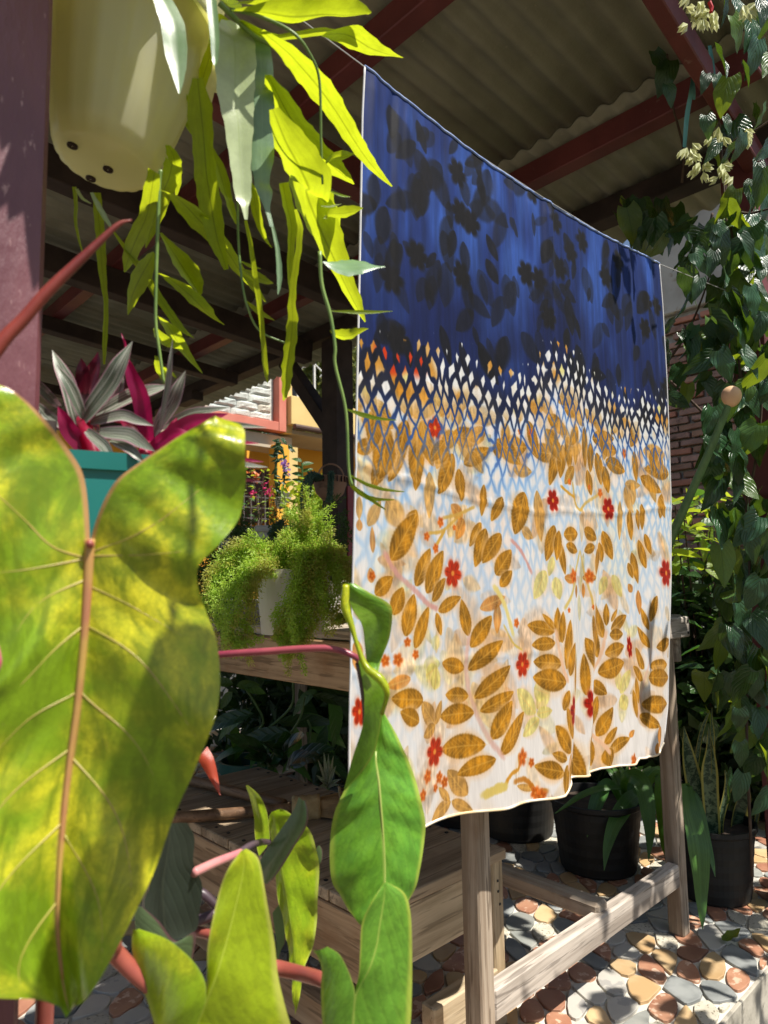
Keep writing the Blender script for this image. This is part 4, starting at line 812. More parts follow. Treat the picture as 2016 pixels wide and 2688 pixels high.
for side, path in ((1, [(.405, 0), (.36, .38), (.27, .62), (.16, .82)]), (-1, [(.41, .02), (.37, .30), (.29, .55), (.18, .80)]), (1, [(.41, .01), (.405, .5), (.39, .93)]), (-1, [(.41, .01), (.41, .5), (.40, .93)]), (1, [(.46, 0), (.50, .45), (.57, .92)]), (-1, [(.45, 0), (.47, .5), (.52, .93)]), (1, [(.53, 0), (.58, .5), (.66, .93)]), (-1, [(.53, 0), (.57, .5), (.63, .93)]), (1, [(.61, 0), (.66, .45), (.75, .92)]), (-1, [(.61, 0), (.64, .5), (.71, .93)]), (1, [(.69, 0), (.75, .5), (.83, .92)]), (-1, [(.68, 0), (.72, .5), (.78, .93)]), (1, [(.77, 0), (.82, .5), (.88, .9)]), (-1, [(.76, 0), (.80, .5), (.86, .93)]), (-1, [(.84, 0), (.88, .5), (.93, .9)])):
    C = catmull(path, 26); mb.tube([S_[side](float(t), float(max(0, q)))+FW*.00035 for t, q in C], list(np.linspace(0.00075, 0.0002, 26)), 6)
m_vein = M('leaf_vein', (0.36, 0.33, 0.05), (0.42, 0.30, 0.08), 30, rough=0.4); mb.build('veins', m_vein, ml, smooth=True)
# twisted centre leaf
tw = [(1, dd([(1003, 1878, 1008, 1872), (985, 1975, 1050, 1943), (994, 2050, 1080, 2016), (1000, 2120, 1103, 2090), (1006, 2200, 1117, 2170), (1010, 2295, 1104, 2262), (1006, 2380, 1082, 2350), (992, 2440, 1030, 2425), (985, 2472, 986, 2473)], lambda x, y: 0.585-0.00006*(y-1870)+0.00022*abs(x-1000))),
      (-1, dd([(1003, 1878, 1000, 1880), (985, 1975, 955, 1995), (994, 2050, 905, 2073), (1000, 2120, 880, 2125), (1006, 2200, 867, 2203), (1010, 2295, 872, 2303), (1006, 2380, 905, 2372), (992, 2440, 947, 2420), (985, 2472, 984, 2473)], lambda x, y: 0.585-0.00006*(y-1870)+0.0001*abs(x-1000)))]
mb = loft(tw, 60, 10, bulge=0.10, ripple=0.003, rk=4, quilt=.0016, qn=9); twm = mb; tl = mb.build('leaf', m_phil2, phil, smooth=True, fixn=False, weld=1e-5)
mb = MB(); mb.tube([twm.surf[1](t, 0)-FW*.0002 for t in np.linspace(.12, .94, 20)], list(np.linspace(.0013, .0005, 20)), 6); mb.build('midrib', M('midrib_green', (0.30, 0.36, 0.08), (0.34, 0.40, 0.10), 30, rough=0.4), tl, smooth=True)
mb = loft([(1, [(938, 1732, .56, 962, 1752, .55), (946, 1790, .57, 1000, 1785, .54), (955, 1836, .575, 1016, 1821, .54), (955, 1880, .575, 1005, 1873, .55), (948, 1920, .57, 985, 1969, .56), (925, 1990, .57, 955, 2020, .57), (903, 2073, .575, 905, 2075, .575)])], 34, 6, bulge=-0.12); mb.build('leaf_fold', m_phil2, tl, smooth=True, fixn=False)
mb = loft([(1, [(905, 1530, .57, 933, 1532, .575), (910, 1560, .575, 972, 1556, .57), (925, 1600, .58, 1019, 1582, .565), (950, 1640, .585, 1030, 1610, .56), (957, 1690, .58, 1023, 1672, .56), (962, 1735, .57, 1003, 1725, .565), (965, 1754, .56, 992, 1768, .56)])], 30, 7, bulge=0.12); mb.build('leaf_lobe', m_phil2, tl, smooth=True, fixn=False)
mb = MB(); C = catmull([P(*q) for q in ((908, 1535, .565), (906, 1590, .56), (922, 1640, .555), (940, 1700, .55), (962, 1752, .545), (1000, 1785, .54), (1016, 1822, .538), (1003, 1873, .548))], 40); mb.tube(C, [0.0028+.001*math.sin(k*.3) for k in range(40)], 6); mb.build('leaf_rim', m_phil3, tl, smooth=True)
# front right leaf
def zq(x, y): return 300+x/2.023, 2050+y/2.023
def rows_z(rows, f): return dd([(*zq(a, b), *zq(c, d)) for a, b, c, d in rows], f)
f3 = lambda x, y: 0.47+0.00012*abs(x-960)-0.00004*(y-2400)
mb = loft([(1, rows_z([(1440, 540, 1445, 540), (1430, 640, 1540, 595), (1410, 760, 1572, 690), (1390, 880, 1580, 830), (1350, 1000, 1582, 990), (1280, 1130, 1580, 1130), (1265, 1300, 1570, 1300), (1260, 1500, 1530, 1500), (1270, 1800, 1275, 1800)], f3)),
           (-1, rows_z([(1440, 540, 1435, 540), (1430, 640, 1365, 640), (1410, 760, 1315, 760), (1390, 880, 1306, 900), (1350, 1000, 1298, 1030), (1280, 1130, 1274, 1135)], f3))], 40, 8, bulge=0.07, ripple=.001, rk=2); fr = mb.build('leaf', m_phil2, phil, smooth=True, fixn=False)
mb = loft([(-1, rows_z([(1130, 880, 1055, 902), (1190, 915, 1085, 935), (1230, 980, 1103, 1000), (1262, 1060, 1098, 1080), (1278, 1135, 1100, 1180), (1265, 1300, 1110, 1300), (1260, 1500, 1140, 1500), (1270, 1800, 1268, 1800)], lambda x, y: f3(x, y)-.008))], 36, 8, bulge=0.10, ripple=.001, rk=2); mb.build('leaf_lobe', m_phil2, fr, smooth=True, fixn=False)
# front left V leaf
f4 = lambda x, y: 0.42+0.00012*abs(x-560)-0.00003*(y-2400)
mb = loft([(1, rows_z([(685, 366, 700, 366), (690, 450, 765, 420), (670, 560, 798, 540), (630, 720, 826, 700), (590, 870, 850, 860), (540, 1030, 868, 1030), (480, 1190, 905, 1160), (440, 1300, 945, 1300), (430, 1450, 960, 1450), (480, 1900, 500, 1900)], f4)),
           (-1, rows_z([(685, 366, 675, 370), (690, 450, 610, 455), (670, 560, 562, 570), (630, 720, 525, 720), (590, 870, 500, 880), (540, 1030, 489, 1040), (480, 1190, 478, 1192)], f4))], 44, 8, bulge=0.08, ripple=.002, rk=2.2); vl = mb.build('leaf', m_phil3, phil, smooth=True, fixn=False)
mb = loft([(-1, rows_z([(130, 785, 95, 788), (260, 830, 98, 850), (350, 890, 115, 950), (430, 970, 140, 1080), (480, 1060, 175, 1170), (488, 1130, 215, 1260), (480, 1190, 245, 1320), (440, 1300, 300, 1420), (430, 1450, 350, 1550), (480, 1900, 470, 1900)], lambda x, y: f4(x, y)-.012))], 40, 8, bulge=0.10, ripple=.002, rk=2.2); mb.build('leaf_lobe', m_phil3, vl, smooth=True, fixn=False)
# hanging bright leaf, small leaf, rolled leaf, shaded leaves
f5 = lambda x, y: 0.64+0.0002*abs(x-770)
mb = loft([(1, rows_z([(835, 165, 885, 155), (855, 230, 985, 205), (875, 330, 1060, 320), (890, 470, 1086, 450), (915, 620, 1080, 640), (940, 780, 1072, 780), (955, 900, 1050, 900), (960, 1010, 1000, 1010), (965, 1130, 988, 1130), (960, 1242, 961, 1242)], f5)),
           (-1, rows_z([(835, 165, 818, 190), (855, 230, 822, 250), (875, 330, 838, 370), (890, 470, 855, 520), (915, 620, 880, 680), (940, 780, 908, 800), (955, 900, 925, 920), (960, 1010, 938, 1010), (965, 1130, 946, 1130), (960, 1242, 959, 1242)], f5))], 40, 6, bulge=-0.08, ripple=.003); mb.build('leaf', m_phil3, phil, smooth=True, fixn=False, weld=1e-5)
f6 = lambda x, y: 0.63+0.0003*abs(x-680)
mb = loft([(1, rows_z([(702, 22, 712, 24), (745, 90, 768, 75), (775, 170, 806, 150), (795, 260, 822, 250), (792, 340, 822, 325), (770, 396, 772, 397)], f6)), (-1, rows_z([(702, 22, 698, 28), (745, 90, 722, 100), (775, 170, 741, 190), (795, 260, 745, 280), (792, 340, 756, 350), (770, 396, 768, 397)], f6))], 26, 4, bulge=-0.1); mb.build('leaf', m_phil3, phil, smooth=True, fixn=False, weld=1e-5)
mb = loft([(1, rows_z([(980, 84, 1015, 105), (955, 150, 1030, 170), (900, 235, 1022, 235), (840, 320, 965, 330), (790, 395, 905, 430), (772, 440, 850, 510), (785, 520, 812, 548)], lambda x, y: 0.60-0.0002*(x-700)))], 30, 8, bulge=0.28); mb.build('leaf', m_philg, phil, smooth=True, fixn=False)
mb = loft([(1, rows_z([(300, 225, 385, 222), (290, 330, 425, 300), (270, 450, 420, 440), (255, 560, 466, 555), (260, 680, 452, 690), (270, 790, 432, 795), (305, 852, 330, 845)], lambda x, y: 0.50)), (-1, rows_z([(300, 225, 280, 240), (290, 330, 215, 420), (270, 450, 190, 560), (255, 560, 160, 640), (260, 680, 175, 720), (270, 790, 235, 790), (305, 852, 300, 850)], lambda x, y: 0.50))], 30, 6, bulge=-0.05); mb.build('leaf', m_phild, phil, smooth=True, fixn=False, weld=1e-5)
mb = loft([(1, rows_z([(110, 665, 150, 668), (110, 760, 240, 745), (140, 870, 330, 850), (220, 960, 430, 800), (300, 1010, 420, 930), (360, 1030, 400, 990)], lambda x, y: 0.47))], 24, 5, bulge=0.06); mb.build('leaf', m_philg, phil, smooth=True, fixn=False)
mb = loft([(1, rows_z([(840, 700, 885, 640), (850, 780, 905, 740), (862, 860, 908, 850), (862, 920, 885, 900), (858, 990, 866, 980)], lambda x, y: 0.66))], 20, 4, bulge=0.05); mb.build('leaf', m_philg, phil, smooth=True, fixn=False)
mb = loft([(1, rows_z([(1080, 345, 1092, 342), (1068, 380, 1106, 370), (1070, 415, 1104, 420), (1085, 440, 1094, 438)], lambda x, y: 0.68))], 14, 3, bulge=0.1); mb.build('leaf', m_philg, phil, smooth=True, fixn=False)
mb = loft([(1, [(518, 1992, .60, 545, 1958, .61), (535, 2020, .60, 562, 1990, .605), (556, 2055, .595, 573, 2040, .60), (577, 2088, .59, 579, 2087, .59)])], 20, 5, bulge=0.25); mb.build('leaf', m_philr, phil, smooth=True, fixn=False)
def stalk(pts, rs, mat): mb = MB(); C = catmull([P(*q) for q in pts], 30); mb.tube(C, list(np.interp(np.linspace(0, 1, 30), np.linspace(0, 1, len(rs)), rs)), 10); return mb.build('stalk', mat, phil, smooth=True)
stalk([(300, 1760, .60), (440, 1735, .585), (583, 1718, .575), (700, 1710, .57), (800, 1703, .565), (870, 1703, .562), (925, 1720, .56), (948, 1745, .565), (955, 1800, .575)], [.0030, .0030, .0030, .0026, .0024], m_pet)
stalk([(940, 1742, .563), (950, 1800, .572), (957, 1870, .580), (955, 1960, .583)], [.0024, .0022, .002, .0012], m_petd)
stalk([(*zq(420, 488), .50), (*zq(540, 432), .52), (*zq(672, 380), .55)], [.0034, .0033, .003], m_petp)
stalk([(*zq(665, 382), .55), (*zq(720, 345), .57), (*zq(780, 325), .60), (*zq(825, 325), .61)], [.003, .003, .0028, .0024], m_petd)
stalk([(-60, 2360, .40), (*zq(-80, 830), .41), (*zq(0, 910), .42), (*zq(130, 1040), .425), (*zq(330, 1200), .43)], [.0058, .0056, .0054, .005, .004], m_petb)
stalk([(*zq(700, 960), .50), (*zq(850, 990), .51), (*zq(980, 1020), .50), (*zq(1110, 1058), .48), (*zq(1262, 1130), .472)], [.0055, .0054, .005, .0048, .003], m_petb)
stalk([(*zq(300, 770), .55), (*zq(430, 745), .55), (*zq(540, 705), .55)], [.004, .004, .004], m_petd); stalk([(*zq(440, 590), .58), (*zq(480, 605), .58), (*zq(560, 680), .58)], [.004, .004, .004], m_petd); stalk([(*zq(400, 790), .56), (*zq(470, 805), .55), (*zq(560, 830), .54)], [.0035, .004, .003], m_petb)
stalk([(-120, 1080, .36), (0, 905, .37), (60, 840, .375), (130, 760, .38), (250, 645, .39), (310, 590, .395), (345, 578, .398)], [.0040, .0038, .0034, .0032, .0022, .0014, .0005], m_sheath)
stalk([(-80, 1560, .44), (-30, 1700, .43), (5, 1745, .42), (20, 1770, .41)], [.012, .011, .007, .002], m_pet)
stalk([(235, 1425, .372), (250, 1500, .42), (230, 1750, .47), (140, 2300, .50), (110, 2800, .52)], [.0020, .0042, .0055, .006, .007], m_petb)
m_clay = M('clay_pot', (0.075, 0.028, 0.018), (0.11, 0.045, 0.028), 10, rough=0.6, bump=0.3, bscale=30)
cp = P(-70, 3000, 0.62); cp = np.array([cp[0], cp[1], 0]); pot = thing('clay_pot', 'dark brown clay pot holding the foreground philodendron', 'pot', (cp[0], cp[1], -0.16))
mb = MB(); mb.lathe([(0.0, 0.0), (0.085, 0.0), (0.12, 0.19), (0.132, 0.19), (0.132, 0.235), (0.118, 0.235), (0.112, 0.20), (0, 0.195)], (cp[0], cp[1], -0.16), 40); mb.build('pot_body', m_clay, pot, smooth=False)

# ------------------------------------------------------------------ hanging cream pot and trailing cactus
m_cream_pot = M('cream_plastic', (0.82, 0.81, 0.58), (0.80, 0.79, 0.62), 6, rough=0.2, spec=0.6, trans=0.62, tcol=(0.96, 0.93, 0.55), c3=(0.46, 0.42, 0.26), s3=60, t3=(0.72, 0.8))
hp = np.array([0.226, 0.600, 1.240]); hpot = thing('hanging_pot', 'cream plastic hanging pot with ribs and drain holes beside the maroon post', 'pot', tuple(hp))
def rib(i, a, r, z): return (r*(1+0.032*abs(math.sin(9*a))*(1 if 2 <= i <= 6 else .2)), z)
TI = nrm([0.16, -0.02, 1.0]); TX = nrm(np.cross([0, 1, 0], TI)); TYv = np.cross(TI, TX)
def tilt(mb): mb.v = [tuple(hp+(TX*(p[0]-hp[0])+TYv*(p[1]-hp[1])+TI*(p[2]-hp[2]))*0.92) for p in map(np.array, mb.v)]; return mb
mb = MB(); mb.lathe([(0.0005, 0.002), (0.038, 0.002), (0.045, 0.005), (0.051, 0.018), (0.061, 0.06), (0.072, 0.12), (0.080, 0.175), (0.083, 0.21), (0.085, 0.235), (0.081, 0.235), (0.074, 0.17), (0.058, 0.06), (0.046, 0.02), (0.0005, 0.012)], hp, 72, rib); tilt(mb).build('pot_body', m_cream_pot, hpot, smooth=True)
mb = MB(); mb.lathe([(0.080, 0.165), (0.088, 0.160), (0.096, 0.154), (0.096, 0.157), (0.088, 0.166), (0.079, 0.175)], hp, 72, lambda i, a, r, z: (r*(1+(0.10*abs(math.sin(4*a)) if i in (2, 3) else 0)), z-(0.016*abs(math.sin(4*a)) if i in (2, 3) else 0))); tilt(mb).build('scalloped_lip', m_cream_pot, hpot, smooth=True)
m_hole = M('drain_hole', (0.02, 0.008, 0.004), rough=0.9); 
for hx_, hy_ in ((180, 395), (284, 447), (225, 487)): hq = PL(hx_, hy_, 2, hp[2]); dq = (hq-hp)[:2]; dq = dq*min(1, .034/(np.linalg.norm(dq)+1e-6)); mb = MB(); mb.lathe([(0.0005, 0.0006), (0.0050, 0.0006), (0.0050, 0.004)], hp+np.array([dq[0], dq[1], 0]), 14); tilt(mb).build('drain_hole', m_hole, hpot)
mb = MB()
for k in range(3): a = 2*math.pi*k/3+.4; mb.tube([hp+TX*0.078*math.cos(a)+TYv*.078*math.sin(a)+TI*.23, hp+np.array([0.03, 0.0, 0.80])], 0.0012, 6)
mb.build('hanger', M('hanger_wire', (0.3, 0.3, 0.3), rough=0.4), hpot)
mb = MB(); mb.disc(hp+TI*0.21, 0.072, 24); mb.build('soil', m_soil, hpot)

m_tc = LEAF('cactus_leaf', (0.18, 0.30, 0.012), (0.10, 0.19, 0.01), (0.64, 0.74, 0.02), trans=0.60, rough=0.30, nv=0, bump=0.3, var=0.14, midw=0.05, streak=0.3, sn=5.0)
m_tcp = LEAF('cactus_leaf_front_lit', (0.42, 0.52, 0.26), (0.34, 0.44, 0.18), (0.40, 0.52, 0.10), trans=0.12, rough=0.28, nv=0, bump=0.15, var=0.05, midw=0.03, spec=0.8)  # paleness of leaves lit from the front is put into this colour
m_tcg = LEAF('cactus_leaf_grey', (0.16, 0.27, 0.13), (0.19, 0.30, 0.15), (0.25, 0.40, 0.06), trans=0.15, rough=0.28, nv=0, bump=0.15, var=0.05, midw=0.03, spec=0.8)
m_tcs = M('cactus_stem', (0.13, 0.22, 0.05), (0.20, 0.30, 0.07), 30, rough=0.4)
tcac = thing('trailing_cactus', 'hanging strap-leaved cactus with long yellow-green notched leaves spilling from cream pot', 'plant', tuple(hp+TI*.2))
G1 = lambda x, y: (120+x/1.975, 450+y/1.975); G2 = lambda x, y: (400+x/2.44, y/2.44); G3 = lambda x, y: (400+x/2.44, 480+y/2.44)
def TL(pts, mat, kind='b', d0=.60, d1=.66, **kw):
    n = len(pts); q = [(p[0], p[1], d0+(d1-d0)*i/(n-1), p[2]*1.14) for i, p in enumerate(pts)]
    tgt = BACK if kind == 'b' else (FRONT if kind == 'f' else nrm(VIEW+0.25*RT*random.uniform(-1, 1)))
    args = dict(notch=0.11, nk=max(3, n), ph=random.random(), fold=0.16, curve=random.uniform(-.25, .3)); args.update(kw)
    o = strip(q, tgt, **args).build('leaf', mat, tcac, smooth=True, fixn=False); return o
def g(G, rows, s=2.44): return [(*G(x, y), w_/s) for x, y, w_ in rows]
TL(g(G2, [(470, 130, 50), (515, 220, 200), (530, 330, 235), (530, 500, 225), (533, 650, 205), (550, 800, 170), (560, 1000, 130), (572, 1150, 110), (580, 1269, 90)])+g(G3, [(590, 150, 45), (600, 235, 18)]), m_tcp, 'f', .60, .58, notch=.06)
TL(g(G2, [(560, 150, 40), (640, 230, 150), (690, 350, 140), (700, 600, 140), (705, 800, 150), (700, 1000, 140), (700, 1150, 90)])+g(G3, [(720, 60, 90), (735, 160, 34), (765, 280, 22)]), m_tcg, 'f', .62, .60, notch=.05)
TL(g(G3, [(745, 180, 16), (775, 310, 22), (800, 430, 26), (812, 560, 34), (812, 650, 26), (805, 715, 6)]), m_tcg, 'f', .61, .60)
TL(g(G2, [(700, 200, 30), (860, 330, 100), (980, 460, 150), (1080, 580, 160), (1180, 720, 125), (1280, 880, 105), (1360, 1000, 85), (1440, 1100, 50), (1535, 1195, 8)]), m_tc, 'b', .58, .74)
TL(g(G2, [(520, 70, 30), (700, 80, 120), (900, 110, 240), (1100, 95, 230), (1250, 100, 170), (1400, 85, 15)]), m_tc, 'b', .56, .70)
TL(g(G2, [(540, 20, 40), (760, 20, 90), (980, 20, 110), (1200, 50, 90), (1390, 90, 10)]), m_tc, 'b', .58, .72)
TL(g(G2, [(560, 130, 40), (700, 230, 170), (850, 225, 170), (1000, 205, 130), (1150, 200, 50)]), m_tc, 'b', .59, .70)
TL(g(G2, [(1100, 220, 40), (1250, 225, 150), (1400, 310, 115), (1520, 350, 60), (1605, 370, 8)]), m_tc, 'b', .66, .76)
TL(g(G2, [(740, 480, 40), (800, 600, 130), (880, 750, 160), (950, 850, 180), (1040, 960, 150), (1130, 1040, 130), (1220, 1120, 80), (1290, 1180, 8)]), m_tc, 'b', .60, .72)
TL(g(G2, [(770, 700, 60), (850, 900, 190), (930, 1050, 230), (1000, 1200, 250)])+g(G3, [(985, 60, 245), (1030, 190, 230), (1090, 330, 185), (1160, 480, 140), (1220, 620, 100), (1290, 760, 78), (1362, 892, 8)]), m_tc, 'b', .58, .74)
TL(g(G2, [(290, 500, 60), (310, 700, 150), (330, 900, 125), (345, 1100, 130)])+g(G3, [(365, 60, 135), (385, 200, 135), (420, 380, 95), (450, 470, 60), (475, 555, 30)]), m_tc, 'v', .60, .64)
TL(g(G2, [(380, 950, 20), (430, 1100, 70), (470, 1240, 60)])+g(G3, [(490, 120, 50), (510, 190, 44), (535, 265, 6)]), m_tc, 'b', .62, .68)
TL(g(G3, [(50, 45, 20), (130, 75, 50), (215, 150, 130), (300, 240, 140), (400, 340, 120), (480, 440, 95), (560, 560, 70), (640, 650, 50), (725, 762, 6)]), m_tc, 'b', .58, .72)
TL(g(G3, [(50, 320, 12), (110, 410, 60), (180, 520, 115), (245, 620, 115), (285, 690, 60), (298, 735, 10)]), m_tc, 'b', .60, .66)
TL(g(G3, [(45, 580, 18), (130, 630, 90), (230, 710, 105), (320, 800, 110), (385, 860, 50), (460, 910, 6)]), m_tc, 'b', .60, .70)
TL(g(G3, [(45, 860, 18), (100, 920, 90), (170, 1035, 85), (240, 1130, 50), (320, 1220, 6)]), m_tc, 'b', .60, .68)
TL(g(G3, [(15, 930, 20), (50, 1000, 90), (100, 1050, 95), (160, 1060, 60), (170, 1030, 8)]), m_tc, 'b', .60, .64)
TL(g(G3, [(25, 1110, 20), (40, 1180, 50), (70, 1240, 55), (85, 1300, 10)]), m_tc, 'b', .60, .62)
TL(g(G3, [(70, 1180, 15), (110, 1220, 45), (150, 1250, 10)]), m_tc, 'b', .60, .62)
TL(g(G3, [(-20, 620, 14), (30, 710, 40), (85, 795, 44), (150, 890, 48), (205, 950, 28), (265, 992, 4)]), m_tc, 'v', .60, .66)
TL(g(G3, [(915, 170, 18), (945, 280, 36), (935, 430, 40), (912, 580, 42), (895, 750, 48), (898, 900, 70), (882, 1050, 74), (865, 1180, 72)])+[(752, 1000, 26), (748, 1035, 16), (744, 1052, 3)], m_tc, 'b', .60, .66, notch=.22)
TL(g(G3, [(835, 0, 60), (858, 130, 64), (890, 270, 62), (885, 400, 42), (880, 550, 42), (892, 690, 40), (897, 730, 8)]), m_tc, 'b', .62, .66)
TL(g(G3, [(595, 240, 18), (628, 400, 26), (655, 600, 32), (686, 800, 32), (706, 1000, 30), (722, 1180, 32), (738, 1280, 6)]), m_tc, 'b', .60, .64)
TL(g(G3, [(1075, 70, 40), (1130, 170, 95), (1168, 260, 62), (1180, 345, 6)]), m_tc, 'b', .64, .70)
TL(g(G3, [(1100, 230, 20), (1130, 200, 40), (1230, 195, 70), (1300, 180, 50), (1350, 162, 4)]), m_tc, 'b', .64, .66)
for a_, b_, wd in (((1140, 55), (1270, 90), 16), ((1080, 150), (1210, 135), 14), ((1140, 820), (1540, 822), 24)):
    TL(g(G3, [(*a_, 6), ((a_[0]+b_[0])/2, (a_[1]+b_[1])/2+8, wd), (*b_, 3)]), m_tc, 'v', .62, .64)
TL(g(G3, [(1095, 505, 8), (1160, 530, 50), (1240, 540, 92), (1340, 535, 75), (1430, 538, 20), (1490, 536, 6)]), m_tcg, 'f', .62, .63)
TL(g(G3, [(1138, 945, 8), (1190, 975, 55), (1260, 980, 62), (1320, 955, 40), (1382, 933, 4)]), m_tc, 'b', .62, .63)
TL([(912, 1075, 3), (950, 1088, 12), (990, 1098, 9), (1040, 1103, 2)], m_tc, 'v', .62, .63); TL([(915, 1245, 3), (960, 1270, 9), (1010, 1285, 8), (1062, 1291, 2)], m_tc, 'v', .62, .63)
TL([(915, 1240, 4), (925, 1275, 10), (955, 1300, 12), (985, 1310, 10), (1035, 1312, 2)], m_tc, 'v', .62, .63); TL([(930, 1278, 4), (965, 1305, 10), (1012, 1338, 3)], m_tc, 'v', .62, .63)
for rows in ([(570, 505, 6), (630, 535, 22), (695, 551, 3)], [(578, 555, 8), (670, 600, 52), (730, 630, 36), (775, 643, 4)], [(575, 590, 8), (650, 670, 42), (728, 762, 4)], [(600, 755, 6), (680, 825, 34), (784, 882, 3)]): TL(g(G3, rows), m_tc, 'v', .64, .66)
TL(g(G2, [(1110, 1050, 20), (1160, 1015, 50), (1220, 1010, 62), (1292, 985, 4)]), m_tc, 'b', .66, .68)
TL(g(G3, [(615, 0, 40), (645, 60, 64), (665, 180, 55), (695, 290, 40), (730, 370, 20), (766, 416, 4)]), m_tc, 'b', .62, .66)
TL(g(G1, [(150, 80, 20), (158, 180, 18), (155, 250, 16), (170, 340, 12), (196, 440, 6)], 1.975), m_tc, 'v', .66, .68); TL(g(G1, [(265, 110, 36), (272, 220, 44), (283, 330, 46), (288, 450, 44), (300, 580, 30), (312, 680, 22), (310, 800, 24), (305, 900, 22), (303, 1000, 10)], 1.975), m_tc, 'v', .66, .68)
TL(g(G1, [(160, 90, 14), (190, 140, 16), (235, 168, 6)], 1.975), m_tcp, 'f', .64, .64); TL(g(G1, [(235, 110, 14), (270, 180, 26), (310, 250, 24), (352, 312, 10)], 1.975), m_tcp, 'f', .63, .64)
TL(g(G1, [(350, 310, 10), (430, 420, 24), (520, 540, 36), (590, 660, 40), (660, 760, 34), (735, 850, 6)], 1.975), m_tc, 'v', .63, .68)
TL(g(G1, [(565, 0, 60), (545, 120, 76), (520, 240, 72), (470, 350, 84), (430, 450, 60), (408, 522, 6)], 1.975), m_tc, 'b', .58, .66); TL(g(G1, [(655, -40, 90), (640, 30, 90), (600, 130, 80), (560, 250, 62), (518, 396, 6)], 1.975), m_tc, 'b', .62, .68)
TL(g(G1, [(560, 420, 12), (535, 470, 60), (490, 550, 92), (450, 640, 62), (425, 744, 5)], 1.975), m_tc, 'b', .60, .66)
TL(g(G2, [(40, -60, 90), (80, 40, 120), (130, 170, 135), (150, 350, 125), (165, 490, 70), (172, 600, 8)]), m_tcg, 'f', .545, .53, notch=.04)
TL(g(G2, [(370, -40, 60), (385, 100, 60), (398, 250, 52), (400, 380, 34), (398, 420, 8)]), m_tcg, 'f', .56, .55, notch=.04)
TL(g(G2, [(200, -40, 120), (280, 60, 170), (330, 180, 190), (340, 280, 120), (350, 360, 20)]), m_tc, 'b', .62, .70); TL(g(G2, [(400, 120, 30), (450, 160, 100), (420, 240, 90), (380, 330, 60), (330, 480, 70), (290, 640, 40)]), m_tc, 'v', .62, .66)
TL(g(G2, [(430, 0, 60), (500, 30, 90), (560, 20, 40)]), m_tc, 'b', .60, .66); TL(g(G2, [(215, 600, 20), (225, 680, 30), (235, 780, 8)]), m_tc, 'v', .64, .66); TL(g(G2, [(165, 690, 50), (190, 740, 60), (250, 860, 10)]), m_tc, 'b', .66, .68)
TL(g(G2, [(100, 930, 30), (135, 1000, 80), (150, 1080, 70), (160, 1180, 40), (150, 1260, 8)]), m_tc, 'b', .62, .66)
def tstem(pts, r=.0016): mb = MB(); C = catmull([P(*q) for q in pts], 40); mb.tube(C, list(np.linspace(r*1.2, r*.8, 40)), 7); mb.build('stem', m_tcs, tcac, smooth=True)
tstem([(*G3(55, -80), .60), (*G3(45, 0), .60), (*G3(38, 200), .60), (*G3(28, 450), .60), (*G3(22, 700), .60), (*G3(22, 900), .60), (*G3(48, 1100), .60), (*G3(75, 1290), .60)])
tstem([(*G3(545, 40), .64), (*G3(550, 350), .64), (*G3(570, 600), .64), (*G3(610, 800), .64), (*G3(690, 950), .65), (*G3(855, 1027), .66)], .0011)
tstem([(*G3(1072, 440), .62), (*G3(1085, 650), .62), (*G3(1140, 850), .62), (*G3(1170, 1050), .62), (880, 960, .62), (908, 1080, .62), (915, 1230, .62), (925, 1275, .62)], .0016)
tstem([(*G2(430, 20), .58), (*G2(520, 110), .59), (*G2(640, 220), .60), (*G2(780, 300), .60)], .0022); tstem([(*G2(500, 60), .58), (*G2(700, 110), .58), (*G2(900, 210), .58), (*G2(1010, 350), .59), (*G2(1070, 520), .60), (*G2(1080, 900), .61), (*G2(1090, 1180), .62)], .0013)
# unseen crown of the cactus above the frame, added to help shade the post
rgc = np.random.default_rng(8)
for k in range(12):
    b = hp+TI*.22+np.array([rgc.uniform(-.05, .05), rgc.uniform(-.05, .05), .02]); an = rgc.uniform(0, 6.28); L = rgc.uniform(.16, .30); d = np.array([math.cos(an), math.sin(an), 0]); pts = [b, b+d*L*.35+np.array([0, 0, .10]), b+d*L*.8+np.array([0, 0, .08]), b+d*L+np.array([0, 0, .0])]
    px = [PROJ(p) for p in pts]
    if max(p[1] for p in px) > -10: continue
    C = catmull(pts, 14); mb = MB(); vs = []
    for i in range(14):
        a = nrm(C[min(i+1, 13)]-C[max(i-1, 0)]); x = nrm(np.cross(a, [0, 0, 1])); h = .020*math.sin(math.pi*min(1, (i+.6)/14.5))**.7; vs += [C[i]-x*h, C[i], C[i]+x*h]
    fs = [(i*3+j, i*3+j+1, i*3+j+4, i*3+j+3) for i in range(13) for j in range(2)]; mb.add(vs, fs, [[(j/2, i/13), ((j+1)/2, i/13), ((j+1)/2, (i+1)/13), (j/2, (i+1)/13)] for i in range(13) for j in range(2)])
    mb.build('leaf', m_tc, tcac, smooth=True, fixn=False)

